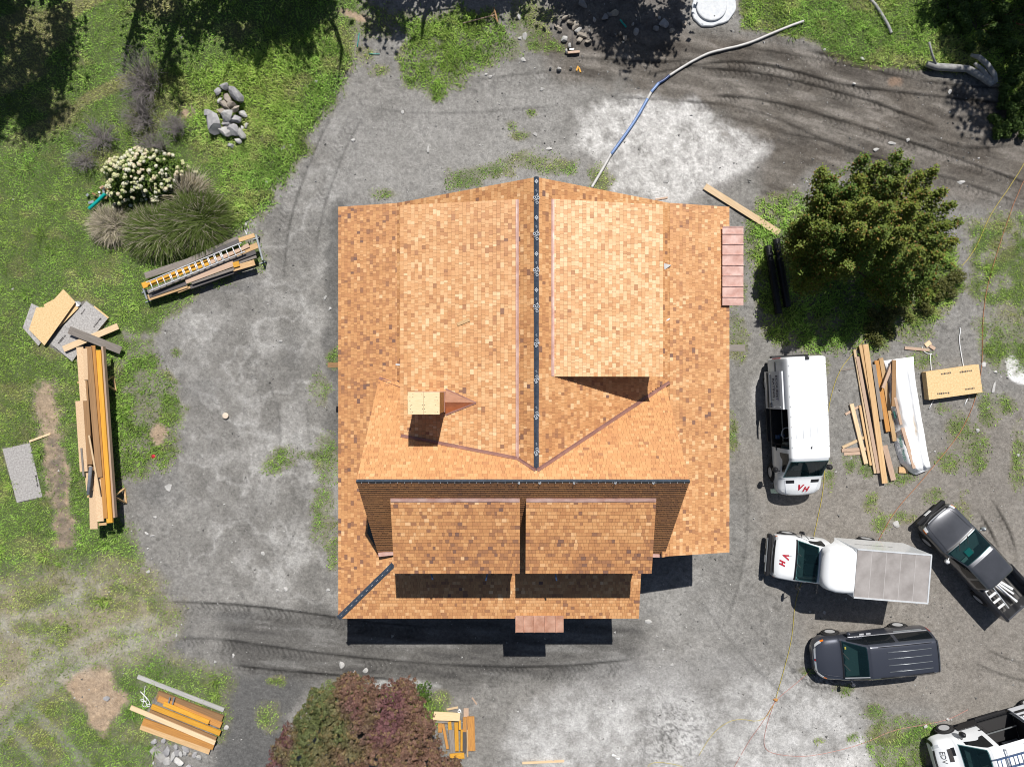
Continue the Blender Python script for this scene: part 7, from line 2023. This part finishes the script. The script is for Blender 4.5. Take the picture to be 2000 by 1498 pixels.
# ---- dark red and green tree at the bottom edge
rt = G(738, 1425, 0)
red = thing('red_leaved_tree', 'dense dark red and green leaved tree at the bottom edge of the yard', 'tree', (rt.x, rt.y, gzw(rt)))
Ps, Ns, Cs, Sz = [], [], [], []
cl = []
lobes = [(625, 1372, 3.0, .62), (680, 1345, 3.2, .62), (712, 1352, 3.2, .55), (765, 1362, 3.2, .60), (790, 1345, 3.0, .48), (800, 1385, 3.2, .62), (600, 1410, 2.8, .62), (575, 1440, 2.4, .62), (553, 1470, 2.0, .6), (545, 1500, 2.0, .6), (648, 1392, 3.6, .68), (690, 1390, 3.9, .68), (735, 1392, 4.0, .68), (775, 1405, 3.8, .65), (820, 1420, 3.3, .62), (612, 1448, 3.6, .68), (655, 1440, 4.2, .7), (700, 1440, 4.5, .72), (750, 1440, 4.5, .72), (800, 1450, 4.0, .68), (836, 1462, 2.8, .55), (585, 1485, 3.2, .66), (630, 1490, 4.1, .7), (680, 1490, 4.7, .72), (730, 1490, 4.8, .74), (780, 1490, 4.5, .72), (830, 1495, 3.7, .66), (860, 1500, 2.4, .55), (882, 1500, 1.6, .40), (600, 1530, 3.2, .7), (660, 1540, 4.2, .75), (740, 1545, 4.5, .75), (820, 1540, 3.6, .7), (880, 1545, 2.4, .6), (660, 1600, 3.2, .8), (750, 1600, 3.6, .8), (840, 1590, 2.8, .7)]
for x, y, z, rr in lobes:
    c = np.array(A(x, y, z)); c[2] -= rr * .35
    nclump = int(250 * rr / .65)
    d = rng.normal(0, 1, (nclump, 3)); d /= np.linalg.norm(d, axis=1, keepdims=True); d[:, 2] = np.where(d[:, 2] < -.35, -d[:, 2], d[:, 2])
    cc = c + d * (rr * rng.uniform(.62, 1.06, (nclump, 1)))
    u_, v_ = cc[:, 0] * S, cc[:, 1] * S
    g = sst(.49, .64, fbm(u_, v_, 110, 201, 3) * .85 + .22 * np.clip((-270 - u_) / 90, -.4, .5) * np.clip((v_ + 720) / 60, -.2, 1))
    pur = sst(.5, .7, fbm(u_, v_, 70, 203, 2))
    cg = np.array((.120, .140, .052)); crd = np.array((.185, .105, .075)); cp = np.array((.160, .075, .078)); co = np.array((.21, .155, .065))
    col = cg * g[:, None] + (crd * (1 - pur[:, None]) + cp * pur[:, None]) * (1 - g[:, None])
    orr = (rng.random(nclump) < .20)[:, None]; col = np.where(orr, col * .4 + co * .6, col)
    col *= rng.uniform(.7, 1.3, (nclump, 1))
    m = 16
    lc = np.repeat(cc, m, 0); ld = rng.normal(0, 1, (len(lc), 3)); ld /= np.linalg.norm(ld, axis=1, keepdims=True)
    Ps.append(lc + ld * rng.uniform(.02, .085, (len(lc), 1))); Ns.append(ld * .8 + np.repeat(d, m, 0) * .6 + (0, 0, .3))
    Cs.append(np.repeat(col, m, 0) * rng.uniform(.75, 1.25, (len(lc), 1))); Sz.append(rng.uniform(.055, .10, len(lc)))
    cl.append(tuple(c))
Ps, Ns, Cs, Sz = np.concatenate(Ps), np.concatenate(Ns), np.concatenate(Cs), np.concatenate(Sz)
V, F = leaf_quads(Ps, Ns, Sz, .75)
npmesh('crown', V, F, leafm, red, fcol=Cs)
limbs(red, (rt.x, rt.y, red.location.z - .1), cl[::2], .11, barkm, .45)

# ---- white flowering bush
wb = G(285, 352, 0)
wbush = thing('flowering_bush', 'round bush covered in white flower heads beside the grass clump', 'bush', (wb.x, wb.y, gzw(wb)))
nl = 5200
ph = rng.uniform(0, 2 * np.pi, nl); q = np.sqrt(rng.random(nl)); el = rng.random(nl)
def dome(ph, q):
    rx, ry = 1.78 * (1 + .14 * np.sin(3 * ph + 1) + .12 * np.sin(7 * ph) + .07 * np.sin(13 * ph)), 1.30 * (1 + .16 * np.sin(2 * ph + .4) + .10 * np.sin(5 * ph) + .07 * np.sin(11 * ph + 1))
    x = np.cos(ph) * q * rx; y = np.sin(ph) * q * ry; z = (1.30 * np.sqrt(np.clip(1 - q ** 2.2, 0, 1)) + .15) * (.72 + .5 * fbm(x * 43, y * 43, 26, 77, 2))
    return np.stack([wb.x + x + .1, wb.y + y, z], -1)
P_ = dome(ph, q); P_[:, 2] *= rng.uniform(.55, 1.0, nl)
N_ = (P_ - np.array((wb.x, wb.y, .2))) + rng.normal(0, .6, (nl, 3)) + (0, 0, .5)
C_ = np.where(rng.random((nl, 1)) < .6, (.080, .140, .024), (.14, .21, .035)) * rng.uniform(.6, 1.4, (nl, 1))
V, F = leaf_quads(P_, N_, rng.uniform(.09, .17, nl), .6)
npmesh('foliage', V, F, leafm, wbush, fcol=C_)
# flower heads: the larger ones each a piece, small fluffy balls of petals
def puff(seed, tone):
    g = np.random.default_rng(seed); n = 40
    d = g.normal(0, 1, (n, 3)); d /= np.linalg.norm(d, axis=1, keepdims=True); d[:, 2] = np.abs(d[:, 2]) * 1.0 - .25
    V, F = leaf_quads(d * .82, d + g.normal(0, .25, (n, 3)), g.uniform(.5, .8, n), .9)
    ics = bmesh.new(); bmesh.ops.create_icosphere(ics, subdivisions=1, radius=.74)
    vs = np.array([tuple(v.co) for v in ics.verts]); fs = np.array([[v.index for v in f.verts] for f in ics.faces]); ics.free()
    F3 = np.concatenate([F[:, [0, 1, 2]], F[:, [0, 2, 3]], fs + len(V)]); V = np.concatenate([V, vs])
    col = np.array(tone) * g.uniform(.85, 1.1, (len(F3), 1))
    o = npmesh('flower_head', V, F3, flowerm, None, fcol=col); me = o.data; bpy.data.objects.remove(o); return me
PUFF = [puff(k, t) for k, t in enumerate([(.74, .72, .52), (.78, .77, .62), (.70, .70, .42), (.76, .68, .50), (.66, .68, .38)])]
ph = rng.uniform(0, 2 * np.pi, 290); q = np.sqrt(rng.random(290)) * 1.03
P_ = dome(ph, np.clip(q, 0, 1))
winv = root_inv(wbush)
for k in range(290):
    p = Vector(P_[k]) + Vector((rnd.gauss(0, .04), rnd.gauss(0, .04), .07))
    o = link('flower_head', PUFF[rnd.randrange(5)], wbush); o.location = winv @ p
    s_ = rnd.uniform(.062, .118); o.scale = (s_, s_, s_ * .85); o.rotation_euler = (rnd.uniform(-.4, .4), rnd.uniform(-.4, .4), rnd.uniform(0, 6))
limbs(wbush, (wb.x, wb.y, wbush.location.z - .05), [tuple(dome(np.array([a]), np.array([.55]))[0] * .98 + np.array((0, 0, -.05))) for a in np.linspace(0, 6, 9)], .035, twigm, name='stems')

# ---- bare twiggy shrubs
def twiggy(x, y, w, h, z, n, label, seed, tone=None):
    r_ = random.Random(seed); c = A(x, y, 0); c.z = gzw(c)
    root = thing('bare_shrub', label, 'shrub', c, 0, 'bare grey shrubs behind the flowering bush')
    b = MB()
    for k in range(n):
        a = r_.uniform(0, 6.28); q = math.sqrt(r_.random())
        tip = c + Vector((math.cos(a) * q * w, math.sin(a) * q * h, z * r_.uniform(.35, 1)))
        st = c + Vector((math.cos(a) * q * w * .25, math.sin(a) * q * h * .25, .05))
        mid = st.lerp(tip, .55) + Vector((r_.uniform(-.12, .12), r_.uniform(-.12, .12), r_.uniform(0, .2)))
        thick = .006 + .012 * (r_.random() ** 3)
        b.tube([st, mid, tip], [thick, thick * .8, thick * .4], 4, cap=False)
        for _ in range(4):
            s0 = mid.lerp(tip, r_.uniform(-.3, .9)); d = Vector((r_.gauss(0, 1), r_.gauss(0, 1), r_.uniform(-.2, .8))).normalized() * r_.uniform(.15, .45)
            b.tube([s0, s0 + d * .5 + Vector((0, 0, .03)), s0 + d], [.005, .0045, .003], 3, cap=False)
    b.build('twigs', twigm, root)
    return root
twiggy(292, 165, 1.05, 1.45, 1.6, 190, 'tall bare grey shrub above the white flowering bush', 1)
twiggy(285, 235, .9, .9, 1.2, 120, 'bare grey shrub between the tall one and the flowering bush', 2)
twiggy(348, 252, .75, .55, .8, 90, 'small bare shrub left of the rock pile', 3)
twiggy(200, 275, 1.2, .9, .8, 110, 'thin bare shrub upper left of the flowering bush', 4)
twiggy(168, 318, .9, .5, .6, 60, 'sparse bare twigs left of the flowering bush', 6)
twiggy(315, 290, .8, .5, 1.5, 90, 'bare twigs poking through the top right of the flowering bush', 5)

# ---- clump grasses
def clump(x, y, rx, ry, hh, n, cols, label, az0, spread, seed, dead=.2):
    c = G(x, y, 0); c.z = gzw(c)
    root = thing('ornamental_grass', label, 'grass clump', c, 0, 'clumps of tall grass by the flowering bush')
    g = np.random.default_rng(seed)
    ph = g.uniform(0, 2 * np.pi, n); q = np.sqrt(g.random(n))
    bu = x + np.cos(ph) * q * rx * .62; bv = y + np.sin(ph) * q * ry * .62
    az = np.where(g.random(n) < .55, np.arctan2(-np.sin(ph), np.cos(ph)), az0) + g.normal(0, spread, n)
    L = hh * g.uniform(.6, 1.25, n); ln = np.clip(g.normal(.75, .3, n) * (.4 + .7 * q), .1, 1.3)
    base = np.stack([(bu - 1000) / S, -(bv - 749) / S, np.full(n, c.z)], -1)
    K = 5; pts = [base]; cur = base
    for k in range(K - 1):
        t = ln + k * .28
        d = np.stack([np.cos(az) * np.sin(t), np.sin(az) * np.sin(t), np.cos(t)], -1)
        cur = cur + d * (L / (K - 1))[:, None]; pts.append(cur)
    w = .013 * g.uniform(.7, 1.4, n); sd = np.stack([-np.sin(az), np.cos(az), np.zeros(n)], -1) * w[:, None]
    V = []
    for k, p in enumerate(pts):
        tw = (1, 1, .9, .6, .12)[k]; V += [p - sd * tw, p + sd * tw]
    V = np.stack(V, 1).reshape(-1, 3); o = (np.arange(n) * 10)[:, None]
    F = np.concatenate([o + np.array([[2 * k, 2 * k + 1, 2 * k + 3, 2 * k + 2]]) for k in range(4)])
    pick = g.random(n); col = np.where((pick < dead)[:, None], cols[1], cols[0]) * g.uniform(.6, 1.4, (n, 1))
    tipc = np.concatenate([col * f for f in (.55, .8, 1.0, 1.2)])
    npmesh('blades', V, F, grassm, root, fcol=tipc)
    return root
GN, DD = np.array((.100, .140, .032)), np.array((.34, .30, .23))
clump(392, 436, 58, 46, 1.15, 7000, (GN * .78, DD * .7), 'biggest dark green grass clump above the ladder', R(200), .6, 1, .14)
clump(318, 456, 66, 40, 1.0, 6500, (GN * .95, DD * .8), 'green grass clump leaning left above the ladder', R(190), .5, 2, .22)
clump(225, 443, 38, 30, .75, 2400, (np.array((.20, .19, .11)), DD), 'faded dry grass clump below the turquoise tube', R(170), .7, 3, .7)
clump(372, 385, 34, 26, 1.1, 800, (np.array((.22, .19, .11)), DD), 'dry upright grass tuft above the biggest green clump', R(80), .4, 4, .8)

# ---- undergrowth in the top right corner
def leafy(x, y, rx, ry, h, n, label, seed, c1=(.055, .105, .020), c2=(.10, .16, .03), size=.10, group='leafy bushes in the top right shade'):
    c = G(x, y, 0); c.z = gzw(c); root = thing('leafy_bush', label, 'bush', c, 0, group)
    g = np.random.default_rng(seed)
    nb = 16; bc = np.stack([g.uniform(-1, 1, nb) * rx / S, g.uniform(-1, 1, nb) * ry / S, g.uniform(.25, 1, nb) * h], -1); bc[:, 2] *= (1 - .5 * np.hypot(bc[:, 0] * S / rx, bc[:, 1] * S / ry) / 1.4)
    k = g.integers(0, nb, n); d = g.normal(0, 1, (n, 3)); d /= np.linalg.norm(d, axis=1, keepdims=True)
    P_ = np.array(c) + bc[k] + d * (.22 + .16 * g.random((n, 1))) * max(.6, h * .6); P_[:, 2] = np.maximum(P_[:, 2], c.z + .03)
    V, F = leaf_quads(P_, d + g.normal(0, .5, (n, 3)) + (0, 0, .6), g.uniform(.6, 1.4, n) * size, .6)
    t = g.random((n, 1)); npmesh('foliage', V, F, leafm, root, fcol=(np.array(c1) * (1 - t) + np.array(c2) * t) * g.uniform(.7, 1.3, (n, 1)))
    limbs(root, tuple(c), [tuple(Vector(c) + Vector(b_)) for b_ in bc[::3]], .02, barkm, name='stems')
for i, (x, y, rx, ry, h, lb) in enumerate([(1850, 30, 40, 36, .8, 'low leafy bush at the left of the shaded corner'), (1905, 60, 46, 40, 1.0, 'leafy bush in the middle of the shaded corner'), (1965, 30, 46, 40, 1.2, 'leafy bush at the very top right corner'), (1985, 110, 40, 46, 1.2, 'leafy bush at the right edge beside the log'), (1985, 195, 34, 44, 1.0, 'leafy bush below the log at the right edge'), (1965, 250, 30, 20, .6, 'lowest leafy bush of the shaded corner')]):
    leafy(x, y, rx, ry, h, 3600, lb, 300 + i)
for i, (x, y, rx, ry, h, lb) in enumerate([(1770, 600, 40, 26, .7, 'low brownish green shrub below the big bush'), (1715, 640, 30, 30, .5, 'low shrub between the big bush and the loose boards'), (1840, 560, 30, 26, .6, 'small shrub at the lower right of the big bush')]):
    leafy(x, y, rx, ry, h, 2200, lb, 330 + i, (.085, .10, .025), (.15, .15, .04), .09, 'low shrubs at the foot of the big bush')
leafy(820, 1352, 20, 16, .3, 500, 'patch of green weeds between the red tree and the road', 340, (.06, .12, .02), (.11, .19, .03), .09, None)

# ---- tall trees standing beyond the top edge: only their shadows reach the yard
def shade_tree(label, spots, trunk, v0, name='tall_tree', lsize=.24, seed=0):
    """spots: crown masses given by where their shade falls (x, y, rx, ry, leaves, reach v0)"""
    g = np.random.default_rng(seed)
    c = G(trunk[0], trunk[1], 0); root = thing(name, label, 'tree', c, 0, 'tall trees beyond the top edge')
    Ps, tips = [], []
    for x, y, rx, ry, n in spots:
        n = int(n * .62); nb = max(3, int(n / 80)); bx = x + g.normal(0, .48, nb) * rx; by = y + g.normal(0, .48, nb) * ry
        vv = v0 + g.normal(0, 40, nb); zb = np.clip((by - vv) / 27.5, 2.5, 17); bu = bx + 5.91 * zb
        bv = by - 27.48 * zb
        B = np.stack([(bu - 1000) / S, -(bv - 749) / S, zb], -1)
        k = g.integers(0, nb, n); P_ = B[k] + g.normal(0, 1, (n, 3)) * np.array((.27, .27, .30)) * (.5 + g.random((n, 1)))
        Ps.append(P_); tips += [tuple(b_) for b_ in B[::3]]
    P_ = np.concatenate(Ps); n = len(P_)
    V, F = leaf_quads(P_, g.normal(0, 1, (n, 3)) + (0, .3, .9), g.uniform(.6, 1.4, n) * lsize, .7)
    npmesh('crown', V, F, leafm, root, fcol=np.array((.06, .10, .02)) * g.uniform(.6, 1.4, (n, 1)))
    top = max(t[2] for t in tips)
    b = MB(); b.tube([c, c + Vector((.1, .05, top * .35)), c + Vector((-.1, 0, top * .7)), c + Vector((0, 0, top * .92))], [.20, .16, .10, .05], 9)
    for t in tips:
        t = Vector(t); s0 = c + Vector((0, 0, max(1.0, t.z * .62))); m_ = s0.lerp(t, .5) + Vector((0, 0, -.1)); b.tube([s0, m_, t], [.05, .035, .012], 5, cap=False)
    b.build('trunk', barkm, root)
shade_tree('tall leafy tree just beyond the top left corner', [(-30, 20, 140, 90, 5600), (40, 120, 90, 70, 4200), (20, 220, 70, 55, 2600), (-60, 180, 90, 80, 2600), (120, 100, 34, 40, 900), (100, 170, 36, 50, 900), (60, 255, 40, 26, 500), (135, 40, 14, 40, 260)], (-20, -110), -110, seed=1)
shade_tree('slim tree with sparse crown beyond the top edge, left', [(275, 45, 16, 22, 260), (262, 110, 10, 20, 120), (290, 5, 16, 12, 260), (268, 160, 8, 30, 60)], (292, -90), -90, 'slim_tree', .2, 2)
shade_tree('slim tree beyond the top edge above the bare shrubs', [(338, 45, 20, 30, 520), (336, 95, 14, 24, 260), (345, 150, 24, 24, 420), (320, 130, 12, 20, 120), (375, 60, 24, 40, 520), (395, 20, 50, 20, 800), (340, 200, 16, 20, 160)], (370, -90), -95, 'slim_tree', .2, 3)
shade_tree('leafy tree beyond the top edge above the rock pile', [(500, 15, 90, 30, 2800), (540, 60, 60, 40, 2600), (600, 20, 44, 36, 1600), (470, 78, 34, 22, 500), (505, 112, 22, 16, 320), (590, 90, 24, 16, 260), (640, 35, 30, 22, 420), (440, 40, 26, 26, 420)], (560, -110), -110, seed=4)
shade_tree('leafy tree beyond the top edge above the drive', [(755, 12, 50, 24, 1500), (770, 45, 22, 18, 380), (735, 50, 12, 16, 160), (870, 5, 40, 14, 700), (960, 5, 46, 20, 1100), (930, 20, 20, 12, 240)], (860, -90), -100, seed=5)
shade_tree('leafy tree beyond the top edge above the rubble', [(1150, 10, 70, 26, 2000), (1220, 40, 70, 34, 3000), (1280, 60, 36, 30, 1100), (1195, 82, 10, 22, 220), (1240, 95, 22, 20, 420), (1270, 108, 14, 20, 260), (1100, 5, 30, 24, 500), (1310, 30, 20, 20, 260)], (1230, -100), -105, seed=6)
shade_tree('tall leafy tree beyond the top right corner', [(1900, 20, 80, 50, 3600), (1980, 80, 60, 70, 3200), (1880, 110, 40, 50, 1300), (1920, 170, 40, 46, 1300), (1960, 230, 50, 30, 900), (1870, 195, 20, 26, 300), (2040, 150, 60, 90, 1800), (1830, 40, 18, 50, 420), (1935, 255, 20, 16, 200)], (2010, -110), -110, seed=7)
# shade of a bare snag over the verge
sn = G(665, -60, 0); sg_ = thing('dead_tree', 'thin dead tree beyond the top edge casting a forked shadow on the soil', 'tree', sn)
b = MB()
def by_shade(x, y, v): z = (y - v) / 27.48; return G(x + 5.91 * z, v, z)
b.tube([sn, by_shade(630, 20, -62), by_shade(655, 55, -64), by_shade(668, 100, -66), by_shade(664, 135, -66), by_shade(660, 165, -66)], [.13, .12, .10, .08, .05, .03], 7)
b.tube([by_shade(665, 132, -66), by_shade(675, 142, -64), by_shade(683, 150, -62)], [.05, .04, .02], 5); b.tube([by_shade(664, 136, -66), by_shade(645, 138, -66)], [.04, .02], 5)
b.build('trunk', barkm, sg_)
